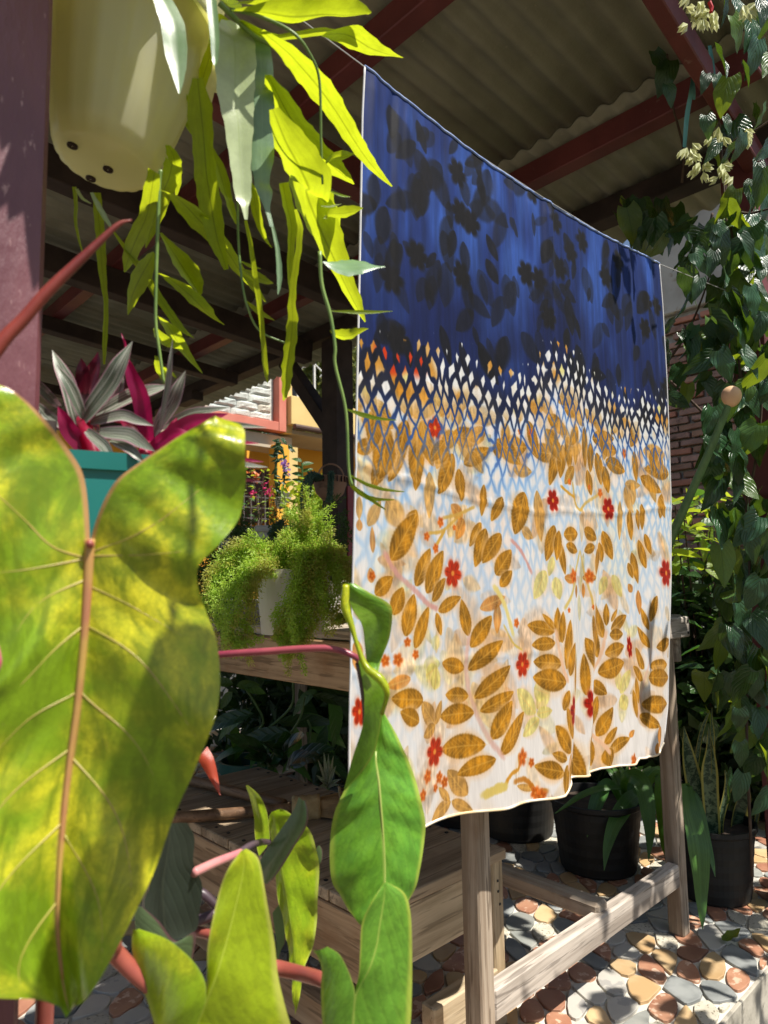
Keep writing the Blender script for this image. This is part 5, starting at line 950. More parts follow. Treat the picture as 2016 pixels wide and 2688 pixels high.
# added stem and leaves out of view, set towards the sun as shade casters
def shade_leaf(a, b, n_, wd, mat=None):
    a = np.array(a); b = np.array(b); L = np.linalg.norm(b-a); me = leaf_mesh('shade_leaf_mesh', L, wd, 'lance', .15, .12, 12, 3, .05, mat or m_tc, 5); place('leaf', me, tcac, a, b-a, n_)
top_ = hp+TI*.22
shade_arch = catmull([top_, np.array([.23, .50, 1.60]), np.array([.24, .30, 1.52]), np.array([.24, .15, 1.33]), np.array([.23, .06, 1.12])], 40); mb = MB(); mb.tube(shade_arch, .0022, 7); mb.build('stem', m_tcs, tcac, smooth=True)
for tx, ty, L_, wd, ang in ((440, 1960, .085, .050, .5), (190, 2590, .075, .042, .2)):  # these added leaves cast shade on the big heart leaf
    c = P(tx, ty, dmain(tx, ty)) + SUN*(.47 if ty < 2400 else .60)
    d = nrm(np.array([.5*math.sin(ang), -.3, -1])); shade_leaf(c-d*L_*.5, c+d*L_*.5, nrm(SUN+np.array([.2, 0, 0])), wd); k = int(np.argmin(((shade_arch-c)**2).sum(1))); mb = MB(); mb.tube(catmull([shade_arch[k], (shade_arch[k]+c-d*L_*.5)/2+np.array([0, 0, .02]), c-d*L_*.5], 10), .0013, 6); mb.build('stem', m_tcs, tcac, smooth=True)
for tx, ty, an_, wd in ((105, 60, .2, .05), (110, 150, 1.2, .05), (30, 215, .9, .055), (95, 230, -.4, .05), (30, 300, .4, .055), (90, 320, 1.4, .055), (40, 390, .1, .055), (110, 410, .6, .055), (20, 455, 1.3, .05), (85, 490, -.2, .055), (115, 560, .3, .05), (55, 540, .8, .03), (122, 650, .1, .04), (122, 740, .2, .035), (40, 20, 1.5, .012)):  # these added leaves cast shade on the left post
    c = P(tx, ty, .52)+SUN*.30
    if PROJ(c)[1] > -160: c = P(tx, ty, .52)+SUN*.40
    x_ = nrm(np.cross(SUN, [0, 0, 1])); y_ = np.cross(x_, SUN); d = x_*math.sin(an_)-y_*math.cos(an_); L_ = .10; shade_leaf(c-d*L_*.5, c+d*L_*.5, nrm(SUN), wd); b_ = c-d*L_*.5
    mb = MB(); mb.tube(catmull([top_, (top_+b_)/2+np.array([0, -.02, .08]), b_], 10), .0013, 6); mb.build('stem', m_tcs, tcac, smooth=True)

# ------------------------------------------------------------------ teal planter and tricolour plant
m_teal = M('teal_plastic', (0.016, 0.17, 0.155), (0.02, 0.21, 0.19), 5, rough=0.35, spec=0.5)
tp = P(290, 1350, 0.545); tplant = thing('teal_planter', 'teal plastic planter with thick rim hooked on the post behind the big leaf', 'pot', tuple(tp))
A_ = nrm(np.array([RT[0], RT[1], 0])*math.cos(.5)+np.array([FW[0], FW[1], 0])*math.sin(.5)); B_ = np.cross([0, 0, 1], A_)
def frus(mb, z0, z1, w0, w1, d0, d1):
    vs = []
    for z, w_, d in ((z0, w0, d0), (z1, w1, d1)):
        for sx, sy in ((-1, -1), (1, -1), (1, 1), (-1, 1)): vs.append(tp+A_*sx*w_/2+B_*sy*d/2+np.array([0, 0, z]))
    mb.add(vs, [(0, 3, 2, 1), (4, 5, 6, 7), (0, 1, 5, 4), (1, 2, 6, 5), (2, 3, 7, 6), (3, 0, 4, 7)])
mb = MB(); frus(mb, -.075, .030, .056, .080, .05, .066); mb.build('planter_body', m_teal, tplant)
mb = MB(); frus(mb, .030, .043, .086, .090, .072, .076); mb.build('rim', m_teal, tplant)
mb = MB(); frus(mb, .0441, .0445, .07, .07, .06, .06); mb.build('soil', m_soil, tplant)
mb = MB(); mb.box((0.16, 0.58, tp[2]+.06), (.02, .10, .012)); mb.beam((0.16, 0.56, tp[2]+.05), tuple(tp+np.array([0, 0, .02])), .012, .004); mb.build('hook', m_darkwood, tplant)
m_tri = LEAF('tricolour_leaf', (0.12, 0.16, 0.105), (0.42, 0.38, 0.34), (0.40, 0.22, 0.25), trans=0.18, rough=0.4, nv=0, stripes=(0.44, 0.45, 0.37), edge=(0.56, 0.26, 0.36), bump=0.1, var=0.1, back=(0.36, 0.02, 0.13))
m_mag = LEAF('magenta_leaf', (0.34, 0.010, 0.075), (0.48, 0.03, 0.12), (0.75, 0.02, 0.16), trans=0.45, rough=0.4, nv=0, bump=0.1, var=0.12)
m_mar = LEAF('maroon_leaf', (0.09, 0.008, 0.02), (0.12, 0.02, 0.03), (0.3, 0.02, 0.05), trans=0.3, rough=0.4, nv=0, bump=0.1, var=0.12)
tri = thing('tricolour_plant', 'striped pink, white and magenta tricolour plant in the teal planter', 'plant', tuple(tp+np.array([0, 0, .04])))
T4 = lambda x, y: (x/2.37, 860+y/2.37)
for (x0, y0, x1, y1, w_, m_, dk, bend) in ((520, 580, 825, 85, 118, m_tri, 0, 12), (930, 740, 770, 170, 105, m_mag, .01, 14), (900, 620, 800, 190, 70, m_mag, .02, 8), (370, 490, 125, 285, 64, m_tri, 0, 6), (520, 560, 350, 230, 76, m_tri, .0, 6), (480, 600, 325, 140, 96, m_tri, .02, 10), (560, 800, 360, 490, 105, m_mag, -.01, -8), (400, 620, 215, 455, 64, m_tri, .01, -6), (600, 540, 1060, 360, 92, m_tri, .02, -10), (560, 590, 955, 610, 72, m_tri, .0, -22), (540, 640, 720, 850, 74, m_tri, -.02, -8), (620, 650, 965, 770, 92, m_tri, -.02, -18), (690, 700, 900, 842, 62, m_tri, -.02, -8), (960, 660, 1155, 268, 92, m_tri, .01, 10), (1000, 640, 1075, 70, 38, m_tri, 0, 6), (940, 745, 1420, 535, 95, m_mag, .0, -16), (970, 640, 1430, 495, 52, m_tri, .02, -16), (980, 725, 1170, 645, 72, m_mag, -.01, -8), (510, 450, 505, 190, 88, m_mar, .04, 6), (560, 420, 610, 150, 80, m_mar, .04, 4), (1380, 600, 1659, 622, 36, m_tri, .02, -4), (1400, 720, 1612, 720, 34, m_mag, .03, -4), (1380, 850, 1665, 868, 40, m_tri, .03, -6), (1380, 820, 1640, 835, 34, m_mag, .035, -6), (700, 480, 765, 295, 60, m_tri, .04, 6), (690, 520, 640, 400, 60, m_mag, .03, 4), (610, 640, 500, 500, 60, m_mar, .03, 4), (790, 160, 755, 35, 14, m_mag, .01, 2), (700, 560, 870, 640, 60, m_mar, .03, -6), (1000, 720, 1100, 560, 60, m_mag, .02, 6), (880, 700, 740, 560, 70, m_mag, .03, 6), (1500, 940, 1640, 960, 26, m_mar, .04, -3)):
    b = T4(x0, y0); t = T4(x1, y1); L = math.hypot(t[0]-b[0], t[1]-b[1]); nx, ny = -(t[1]-b[1])/L, (t[0]-b[0])/L; d0 = .55+dk
    if x0 > 1200: b = T4(x0-180, y0)
    mx = ((b[0]+t[0])/2+nx*bend, (b[1]+t[1])/2+ny*bend); ww = w_/2.37
    q = [(b[0], b[1], d0, ww*.55), ((b[0]*2+mx[0])/3, (b[1]*2+mx[1])/3, d0-.004, ww*.85), (mx[0], mx[1], d0-.008, ww), ((t[0]+mx[0])/2, (t[1]+mx[1])/2, d0-.010, ww*.75), (t[0], t[1], d0-.008, 1.2)]
    strip(q, nrm(VIEW+UP*.35+RT*random.uniform(-.5, .5)), nc=3, fold=.28).build('leaf', m_, tri, smooth=True, fixn=False)
mb = MB(); mb.tube([tp+np.array([0, 0, .0]), tp+np.array([-.02, 0, .06]), P(*T4(520, 580), .56)], .006, 8); mb.tube([tp, P(*T4(940, 720), .56)], .006, 8); mb.build('stem', m_mag, tri, smooth=True)
# ------------------------------------------------------------------ fern in white pot on the table, darker fern behind
m_whitepot = M('white_plastic_pot', (0.66, 0.63, 0.56), (0.58, 0.55, 0.47), 7, rough=0.45, c3=(0.45, 0.40, 0.32), s3=20, t3=(0.68, 0.8))
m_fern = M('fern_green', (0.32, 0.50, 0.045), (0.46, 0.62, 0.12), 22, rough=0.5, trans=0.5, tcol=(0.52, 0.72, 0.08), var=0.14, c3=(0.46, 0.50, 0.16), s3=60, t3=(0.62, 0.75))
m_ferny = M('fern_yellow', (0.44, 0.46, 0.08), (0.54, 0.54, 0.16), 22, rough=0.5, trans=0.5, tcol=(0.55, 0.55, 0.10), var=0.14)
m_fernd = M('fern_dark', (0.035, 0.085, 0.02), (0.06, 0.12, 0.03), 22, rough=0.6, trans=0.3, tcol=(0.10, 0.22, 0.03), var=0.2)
def frond(pts, spread, dens, leafl, rg, w_=0.0011):
    mb = MB(); C = catmull(pts, 26); n = len(C)
    L = np.linalg.norm(np.diff(C, axis=0), axis=1).sum(); k = int(L*dens)
    mb.tube(C, list(np.linspace(.0012, .0005, n)), 3, cap=False); vs = []; fs = []
    for _ in range(k):
        t = rg.uniform(.08, 1); i = min(int(t*(n-1)), n-2); c = C[i]+(C[i+1]-C[i])*(t*(n-1)-i); a = nrm(C[i+1]-C[i])
        taper = (1-.75*t)*min(1, t*6+.3); side = nrm(np.cross(a, rg.normal(size=3))); b = c+side*spread*taper*rg.uniform(.1, 1)+a*spread*.5*rg.random()
        d = nrm(side+.9*a+rg.normal(size=3)*.7); x = nrm(np.cross(d, rg.normal(size=3))); l = leafl*rg.uniform(.6, 1.3); q = len(vs)
        vs += [b, b+d*l*.5+x*w_, b+d*l, b+d*l*.5-x*w_]; fs.append((q, q+1, q+2, q+3))
    mb.add(vs, fs); return mb
def fern(name, label, base, curves, mats, dens, spread, leafl, per, seed, cat='fern', w_=0.0011, sig=.008):
    rg = np.random.default_rng(seed); t = thing(name, label, cat, tuple(base))
    for ci, c in enumerate(curves):
        for k in range(per):
            pts = [np.array(p)+rg.normal(size=3)*sig*(1+2.2*i/len(c)) for i, p in enumerate(c)]; pts[0] = np.array(c[0])+rg.normal(size=3)*.004
            tag(frond(pts, spread*rg.uniform(.8, 1.2), dens, leafl, rg, w_).build('frond', mats[int(rg.integers(len(mats)))], t, fixn=False), kind='stuff')
    return t
PB = PL(735, 1668, 2, 0.760); PB = np.array([PB[0]+0.052, PB[1]+.03, 0.760])
wp = thing('white_pot', 'white plastic pot half hidden by the bright green fern on the table', 'pot', tuple(PB))
mb = MB(); mb.lathe([(.0005, 0.0), (.062, 0.0), (.068, .06), (.074, .122), (.0745, .126), (.069, .126), (.066, .10), (.0005, .098)], PB, 40); mb.build('pot_body', m_whitepot, wp, smooth=False)
mb = MB(); mb.disc(PB+np.array([0, 0, .104]), .068); mb.build('soil', m_soil, wp)
dF = float((PB-CAM)@FW); c0 = PB+np.array([0, 0, .11])
def fc(*q): return [c0]+[P(x, y, d) for x, y, d in q]
D_ = dF
curves = [fc((800, 1400, D_-.02), (812, 1315, D_-.02)), fc((790, 1420, D_+.01), (775, 1350, D_+.02)), fc((830, 1450, D_), (850, 1370, D_)), fc((690, 1460, D_-.02), (640, 1440, D_-.03), (600, 1500, D_-.04)), fc((660, 1450, D_-.02), (600, 1470, D_-.05), (560, 1560, D_-.08), (548, 1620, D_-.09)), fc((680, 1480, D_-.06), (640, 1520, D_-.10), (610, 1600, D_-.12), (605, 1690, D_-.12)), fc((690, 1490, D_-.07), (650, 1560, D_-.12), (630, 1660, D_-.12), (645, 1700, D_-.12)), fc((700, 1440, D_), (680, 1455, D_-.02), (660, 1480, D_-.05)),
          fc((800, 1480, D_-.06), (810, 1560, D_-.10), (800, 1660, D_-.12), (770, 1730, D_-.13)), fc((790, 1480, D_-.06), (770, 1560, D_-.10), (750, 1640, D_-.11), (745, 1680, D_-.11)), fc((830, 1470, D_-.05), (850, 1540, D_-.08), (850, 1640, D_-.10)), fc((840, 1450, D_-.03), (890, 1500, D_-.05), (895, 1590, D_-.07), (905, 1625, D_-.07)), fc((840, 1440, D_), (880, 1460, D_), (900, 1540, D_-.01)), fc((830, 1420, D_), (870, 1480, D_-.02), (890, 1466, D_-.02)), fc((780, 1430, D_-.03), (800, 1480, D_-.07), (820, 1600, D_-.10)), fc((760, 1420, D_), (740, 1440, D_-.02), (730, 1470, D_-.04)), fc((790, 1400, D_), (830, 1345, D_)), fc((800, 1450, D_-.04), (785, 1520, D_-.09), (780, 1620, D_-.12), (775, 1680, D_-.13))]
fern('fern', 'bright lime green feathery fern spilling over white pot on the table', c0, curves, [m_fern, m_fern, m_ferny], 3000, .020, .0068, 6, 33, sig=.0055)
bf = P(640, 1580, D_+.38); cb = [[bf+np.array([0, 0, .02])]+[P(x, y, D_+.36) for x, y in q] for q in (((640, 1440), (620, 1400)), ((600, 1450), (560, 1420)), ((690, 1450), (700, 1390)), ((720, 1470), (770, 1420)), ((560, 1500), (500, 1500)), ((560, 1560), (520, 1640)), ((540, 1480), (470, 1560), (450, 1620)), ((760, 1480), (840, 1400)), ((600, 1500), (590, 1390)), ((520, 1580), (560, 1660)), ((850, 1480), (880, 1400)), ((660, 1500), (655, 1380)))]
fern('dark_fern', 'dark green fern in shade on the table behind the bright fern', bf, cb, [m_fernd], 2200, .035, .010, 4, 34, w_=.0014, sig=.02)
wpl = []
for px, py, pw, lab in ((650, 1400, 130, 'white planter rim left of the dark trailing succulent behind the ferns'), (770, 1395, 170, 'white planter with dark succulent hanging over its rim behind the ferns'), (895, 1540, 95, 'white tray planter beside the red post at the cloth edge')):
    d = D_+.62 if py < 1500 else D_+.30; c = P(px, py, d); wd = pw/FPX*d; t = thing('white_planter', lab, 'planter', (c[0], c[1], c[2]-.10), 'white planters on the table'); ax = (np.array([RT[0], RT[1], 0]), np.array([FW[0], FW[1], 0]), np.array([0, 0, 1.]))
    ax = (nrm(ax[0]), nrm(np.cross([0, 0, 1], nrm(ax[0]))), ax[2]); mb = MB(); mb.box(c-np.array([0, 0, .055]), (wd, .12, .11), ax, .006); mb.build('planter_body', m_whitepot, t)
    mb = MB(); mb.box(c+np.array([0, 0, .006]), (wd+.014, .134, .016), ax, .004); mb.build('rim', m_whitepot, t)
m_sed = M('sedum', (0.06, 0.13, 0.09), (0.10, 0.19, 0.13), 40, rough=0.5, var=0.15, trans=0.15)
def donkey(t, strands, seed=0, r=.010, nl=90):
    rg = np.random.default_rng(seed)
    for c in strands:
        C = catmull(c, 30); mb = MB(); vs = []; fs = []
        for k in range(nl):
            u = k/nl*28.9; i = int(u); p = C[i]+(C[i+1]-C[i])*(u-i); a = nrm(C[i+1]-C[i]); an = k*2.4; s0 = nrm(np.cross(a, [.3, .5, .8])); s1 = np.cross(a, s0); d = nrm(s0*math.cos(an)+s1*math.sin(an)+a*.9); x = nrm(np.cross(d, a)); q = len(vs); l = r*1.5; w_ = r*.32; y = np.cross(d, x)
            vs += [p, p+d*l*.5+x*w_, p+d*l*.5+y*w_, p+d*l*.5-x*w_, p+d*l*.5-y*w_, p+d*l]; fs += [(q, q+1, q+2), (q, q+2, q+3), (q, q+3, q+4), (q, q+4, q+1), (q+5, q+2, q+1), (q+5, q+3, q+2), (q+5, q+4, q+3), (q+5, q+1, q+4)]
        mb.add(vs, fs); tag(mb.build('strand', m_sed, t, smooth=True), kind='stuff')
t = thing('dark_succulent', 'dark trailing succulent stems leaning over the white planter', 'plant', tuple(P(790, 1400, D_+.60)))
donkey(t, [[P(800, 1370, D_+.57), P(760, 1390, D_+.52), P(730, 1440, D_+.50)], [P(745, 1365, D_+.57), P(725, 1385, D_+.54), P(715, 1400, D_+.53)], [P(815, 1345, D_+.58), P(780, 1380, D_+.52), P(740, 1420, D_+.5)]], 1, .012)
# half-round wall pot on the back post
m_terr = M('terracotta', (0.36, 0.19, 0.12), (0.42, 0.25, 0.17), 8, rough=0.8, bump=0.3, bscale=50, c3=(0.22, 0.13, 0.09), s3=12, t3=(0.58, 0.7))
hc = P(866, 1253, 3.12); hb = thing('wall_pot', 'half-round terracotta pot hung on the dark post with trailing succulent', 'pot', tuple(hc))
mb = MB(); mb.lathe([(.0005, -.108), (.035, -.104), (.062, -.075), (.075, -.035), (.080, -.004), (.084, 0), (.078, 0), (.070, -.03), (.0005, -.06)], hc, 32); mb.build('pot_body', m_terr, hb, smooth=True)
mb = MB(); mb.tube([hc+RT*.06*math.cos(a)+np.array([0, 0, .065*math.sin(a)])+FW*.05 for a in np.linspace(0, math.pi, 12)], .004, 6); mb.build('back_plate', m_terr, hb)
mb = MB()
for k in range(24): a = 2*math.pi*k/24; mb.box(hc+np.array([.0825*math.cos(a), .0825*math.sin(a), -.016]), (.006, .004, .026), ((math.cos(a), math.sin(a), 0), (-math.sin(a), math.cos(a), 0), (0, 0, 1)))
mb.build('notch', m_door, hb)
st_ = thing('donkey_tail', 'grey-green trailing succulent hanging from the wall pot', 'plant', tuple(hc))
donkey(st_, [[hc+FW*-.05, P(870, 1245, 3.0), P(868, 1270, 2.99), P(866, 1300, 3.0), P(864, 1312, 3.0)], [P(850, 1255, 3.05), P(820, 1250, 3.0), P(803, 1285, 3.0), P(797, 1330, 3.0)], [P(840, 1256, 3.05), P(808, 1258, 3.02), P(796, 1300, 3.02), P(800, 1345, 3.02)], [P(845, 1256, 3.05), P(815, 1245, 3.0), P(812, 1270, 3.0), P(806, 1310, 3.0)]], 2, .016, 120)

# ------------------------------------------------------------------ generic leafy plants
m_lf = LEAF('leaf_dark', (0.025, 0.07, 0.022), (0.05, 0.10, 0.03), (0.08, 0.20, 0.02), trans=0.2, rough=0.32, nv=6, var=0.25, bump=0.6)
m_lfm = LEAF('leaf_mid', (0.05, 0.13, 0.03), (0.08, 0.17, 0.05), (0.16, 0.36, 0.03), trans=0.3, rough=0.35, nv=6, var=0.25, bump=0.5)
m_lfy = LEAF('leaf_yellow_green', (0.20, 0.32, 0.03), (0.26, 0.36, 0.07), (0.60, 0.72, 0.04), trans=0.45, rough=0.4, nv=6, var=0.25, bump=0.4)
m_vine = LEAF('vine_leaf', (0.030, 0.085, 0.034), (0.016, 0.05, 0.018), (0.20, 0.36, 0.02), trans=0.18, rough=0.27, nv=5, slope=1.6, var=0.45, bump=0.55, midw=0.02, net=9, spec=0.6, vstr=0.5)
m_viny = LEAF('vine_leaf_bright', (0.09, 0.17, 0.04), (0.05, 0.11, 0.03), (0.45, 0.58, 0.02), trans=0.35, rough=0.30, nv=5, slope=1.6, var=0.2, bump=0.4, midw=0.02, vstr=0.5)
m_stem = M('vine_stem', (0.05, 0.028, 0.018), (0.09, 0.055, 0.035), 30, rough=0.8); m_gstem = M('green_stem', (0.06, 0.13, 0.03), (0.09, 0.17, 0.05), 30, rough=0.5)
LM = {}
for nm, mt in (('vine', m_vine), ('viny', m_viny)):
    LM[nm] = [leaf_mesh('vine_leaf_mesh', 1.0, w_, 'heart', f, c, 10, 4, wv, mt, s) for s, (w_, f, c, wv) in enumerate(((.62, .2, .22, .10), (.70, .1, .35, .12), (.55, .35, .15, .08), (.66, -.1, .30, .14)))]
for nm, mt in (('dark', m_lf), ('mid', m_lfm), ('yel', m_lfy)): LM[nm] = [leaf_mesh('leaf_mesh_'+nm, 1.0, w_, 'ovate', f, c, 7, 2, .06, mt, s) for s, (w_, f, c) in enumerate(((.42, .2, .3), (.5, .1, .45), (.36, .3, .2)))]
LM['lance'] = [leaf_mesh('lance_mesh', 1.0, .24, 'lance', .2, .5, 10, 2, .05, m_lf, 1), leaf_mesh('lance_mesh', 1.0, .30, 'lance', .1, .7, 10, 2, .05, m_lfm, 2)]
rg = np.random.default_rng(77)
# vine on the right post
VB = np.array([2.0, 0.56, 0.0]); vine = thing('climbing_vine', 'heart-leaved climbing vine with cream flowers covering the right post', 'vine', tuple(VB))
for pts in ([(1975, 2300, 1.72), (1960, 1900, 1.74), (1968, 1500, 1.76), (1950, 1100, 1.78), (1930, 820, 1.78), (1905, 560, 1.78), (1893, 380, 1.80), (1880, 240, 1.82)], [(1935, 1150, 1.80), (1950, 900, 1.82), (1935, 700, 1.80), (1912, 560, 1.8), (1900, 460, 1.80), (1880, 350, 1.80)], [(1790, 480, 1.95), (1795, 400, 1.92), (1780, 330, 1.9), (1765, 270, 1.85), (1746, 90, 1.80)], [(1745, 960, 1.95), (1800, 880, 1.90), (1840, 790, 1.86), (1870, 700, 1.84)], [(1760, 1000, 1.95), (1860, 1100, 1.9), (1900, 1170, 1.85), (1960, 1260, 1.82), (1990, 1290, 1.8)], [(1925, 1480, 1.78), (1985, 1200, 1.80), (2000, 1000, 1.80), (1985, 800, 1.8), (1990, 500, 1.80)], [(1870, 560, 1.85), (1855, 640, 1.85), (1862, 700, 1.85), (1868, 740, 1.84)], [(1900, 400, 1.78), (1940, 360, 1.74), (1985, 340, 1.72), (2030, 310, 1.7)], [(1890, 540, 1.78), (1960, 560, 1.74), (2030, 545, 1.70)]):
    mb = MB(); C = catmull([P(*q) for q in pts], 40); mb.tube(C, list(np.linspace(.0040, .0022, 40)), 6); mb.build('stem', m_stem, vine, smooth=True)
for k in range(10):
    x0 = 1925+rg.uniform(-8, 8); mb = MB(); C = catmull([P(x0, 860, 1.82), P(x0+rg.uniform(-25, 25), 960, 1.83), P(x0+rg.uniform(-30, 40), 1090, 1.84)], 14); mb.tube(C, .0014, 5); mb.build('stem', m_stem, vine)
nl = 0
def vleaf(px, py, d, size, tipdir=None, nrm_=None, kind=None):
    global nl
    td = nrm(np.array([rg.normal()*.35, rg.normal()*.35, -1.0+rg.uniform(-.1, .55)])) if tipdir is None else tipdir
    n_ = nrm(np.array([rg.normal()*.55-.25, -0.75+rg.normal()*.5, .35+rg.normal()*.35])) if nrm_ is None else nrm_
    kd = kind or ('viny' if rg.random() < .2 else 'vine'); b = P(px, py, d)
    place('leaf', LM[kd][rg.integers(4)], vine, b-td*size*.5, td, n_, size); nl += 1
for (x0, x1, y0, y1, d0, d1, n, s0, s1) in ((1890, 2025, 20, 330, 1.38, 1.55, 12, .045, .075), (1860, 2025, 300, 560, 1.65, 1.85, 14, .05, .08), (1890, 2025, 560, 860, 1.66, 1.84, 34, .06, .09), (1770, 1900, 600, 1000, 1.72, 1.95, 26, .055, .085), (1880, 2025, 840, 1120, 1.66, 1.84, 34, .06, .09), (1750, 1880, 850, 1060, 1.75, 1.95, 12, .055, .08), (1850, 2025, 1120, 1500, 1.66, 1.86, 40, .065, .10), (1930, 2030, 1480, 1800, 1.66, 1.84, 20, .07, .10), (1880, 2030, 1780, 2080, 1.62, 1.80, 16, .06, .09), (1640, 1790, 540, 660, 2.0, 2.2, 22, .07, .10), (1840, 2020, 1500, 1960, 1.95, 2.10, 26, .07, .10)):
    for _ in range(n): vleaf(rg.uniform(x0, x1), rg.uniform(y0, y1), rg.uniform(d0, d1), 1.18*rg.uniform(s0, s1))
for px, py, s_, dx in ((1748, 200, .085, -.3), (1735, 160, .06, .5), (1760, 250, .055, .2), (1850, 218, .045, -.2), (1887, 218, .042, .2), (1860, 330, .055, .1), (1910, 330, .05, .3), (1868, 400, .06, -.6), (1850, 690, .07, .9), (1910, 960, .085, .5), (1830, 760, .06, -.3), (1900, 650, .08, .2), (1870, 690, .06, -.2), (1905, 610, .06, .9), (1985, 790, .075, .3), (1960, 880, .085, .4), (1965, 650, .075, .5), (1940, 1170, .075, .2), (1945, 1230, .08, .3), (1860, 1110, .07, -.1), (1870, 1180, .065, .1), (1975, 1440, .08, .2), (1920, 1800, .062, .05), (1985, 1800, .07, -.1), (1945, 1895, .062, .05), (1950, 1985, .066, .1), (1998, 2110, .075, -.7), (1940, 2070, .075, -.3), (1980, 1560, .085, -.5), (1960, 1395, .095, -.9)):
    vleaf(px, py, 1.66 if py > 300 or px < 1800 else 1.50, s_, nrm(RT*dx+np.array([0, 0, -1.0])), nrm(VIEW+np.array([rg.normal()*.25, 0, .45])), 'vine')
m_cal = M('cream_flower', (0.72, 0.72, 0.48), (0.62, 0.66, 0.36), 40, rough=0.5, trans=0.3, tcol=(0.75, 0.75, 0.40)); m_redfl = M('red_corolla', (0.5, 0.02, 0.02), rough=0.4)
for px, py, n, sp in ((1842, 30, 14, 30), (1975, 2, 7, 26), (1815, 405, 8, 18), (1888, 358, 6, 20), (1905, 455, 8, 24), (1838, 440, 5, 12), (1952, 355, 5, 12)):
    mb = MB()
    for _ in range(n):
        c = P(px+rg.normal()*sp*.55, py+rg.normal()*sp*.8, (1.46 if py < 100 else 1.70)+rg.normal()*.02); ax = nrm(np.array([rg.normal()*.6, rg.normal()*.6, -1])); s0 = nrm(np.cross(ax, [1, .2, 0])); s1 = np.cross(ax, s0); vs = []; fs = []
        for k in range(5):
            a = 2*math.pi*k/5; a2 = a+2*math.pi/10; q = len(vs); d1 = s0*math.cos(a)+s1*math.sin(a); dl = s0*math.cos(a-.6)+s1*math.sin(a-.6); dr = s0*math.cos(a+.6)+s1*math.sin(a+.6); vs += [c, c+ax*.013+dl*.010, c+ax*.027+d1*.008, c+ax*.013+dr*.010]; fs.append((q, q+1, q+2, q+3))
        mb.add(vs, fs)
    mb.build('flower_cluster', m_cal, vine, fixn=False)
mb = MB(); mb.tube([P(1862, 5, 1.44), P(1868, 20, 1.44), P(1866, 32, 1.44)], .004, 6); mb.build('flower_cluster', m_redfl, vine)
# ribbon, stalk, eggshell
m_rib = M('teal_ribbon', (0.10, 0.33, 0.33), (0.16, 0.40, 0.40), 20, rough=0.6, trans=0.2)
rb = thing('ribbon', 'pale teal plastic ribbon hanging from the maroon rafter', 'ribbon', tuple(P(1812, 215, 1.74)))
strip([(1818, 205, 1.74, 9), (1812, 250, 1.73, 11), (1802, 310, 1.73, 12), (1796, 387, 1.73, 9)], VIEW, fold=.3).build('strip', m_rib, rb, smooth=True, fixn=False)
strip([(1819, 210, 1.735, 6), (1821, 240, 1.735, 8), (1821, 262, 1.735, 7)], VIEW, fold=.3).build('strip', m_rib, rb, smooth=True, fixn=False); strip([(1862, 120, 1.70, 8), (1868, 160, 1.70, 10), (1874, 200, 1.70, 8)], VIEW, fold=.3).build('strip', m_rib, rb, smooth=True, fixn=False)
m_stk = M('green_stalk', (0.07, 0.15, 0.055), (0.10, 0.20, 0.075), 12, stretch=(6, 6, .5), rough=0.45)
mb = MB(); C = catmull([P(1730, 1520, 1.79), P(1757, 1425, 1.75), P(1800, 1325, 1.68), P(1860, 1190, 1.61), P(1908, 1075, 1.57), P(1916, 1050, 1.565)], 30); mb.tube(C, list(np.linspace(.0125, .0065, 30)), 14)
tag(mb.build('plant_stalk', m_stk, smooth=True), 'smooth green leaning stalk with an eggshell stuck on its tip', 'stalk')
m_egg = M('eggshell', (0.66, 0.40, 0.22), (0.70, 0.45, 0.26), 14, rough=0.55, bump=0.1, bscale=120, c3=(0.55, 0.30, 0.15), s3=50, t3=(0.7, 0.8))
ec = P(1920, 1041, 1.565); mb = MB(); R_ = .0212; prof = []
for k in range(15): a = math.pi*k/14; prof.append((max(.0003, R_*math.sin(a)*(1-.10*math.cos(a))), -R_*1.14*math.cos(a)))
mb.lathe(prof, ec, 24); o = mb.build('eggshell', m_egg, smooth=True); tag(o, 'tan eggshell capped over the tip of the green stalk', 'eggshell')

# ------------------------------------------------------------------ yellow-green shrub, dark bushes
def bush(name, label, base, region, n, kinds, size, cat='shrub', stems=6, group=None, hang=0.0, up=.6):
    t = thing(name, label, cat, tuple(base), group); lf = []
    for k in range(n):
        px, py, d = rg.uniform(*region[0]), rg.uniform(*region[1]), rg.uniform(*region[2]); p = P(px, py, d); td = nrm(np.array([rg.normal(), rg.normal(), .15-hang+rg.normal()*.35])); n_ = nrm(np.array([rg.normal()*.5, -.3+rg.normal()*.5, 1.0]))
        kd = kinds[rg.integers(len(kinds))]; place('leaf', LM[kd][rg.integers(len(LM[kd]))], t, p, td, n_, size*rg.uniform(.6, 1.25))
    for k in range(stems):
        p = P(rg.uniform(*region[0]), rg.uniform(region[1][0], region[1][0]*.6+region[1][1]*.4), rg.uniform(*region[2])); b = np.array(base)+np.array([rg.normal()*.05, rg.normal()*.05, 0]); mb = MB(); mb.tube(catmull([b, (b+p)/2+np.array([rg.normal()*.04, rg.normal()*.04, .03]), p], 12), list(np.linspace(.006, .002, 12)), 6); mb.build('stem', m_stem, t)
    return t
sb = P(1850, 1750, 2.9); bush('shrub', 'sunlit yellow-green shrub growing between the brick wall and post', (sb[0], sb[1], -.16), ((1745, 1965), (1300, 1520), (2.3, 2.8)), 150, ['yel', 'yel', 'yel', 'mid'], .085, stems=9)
bush('shrub', 'dark lower shrub in shade beneath the yellow-green leaves', (sb[0]-.15, sb[1]-.1, -.16), ((1745, 1960), (1500, 1900), (2.35, 2.9)), 130, ['dark', 'mid', 'dark'], .10, stems=8)
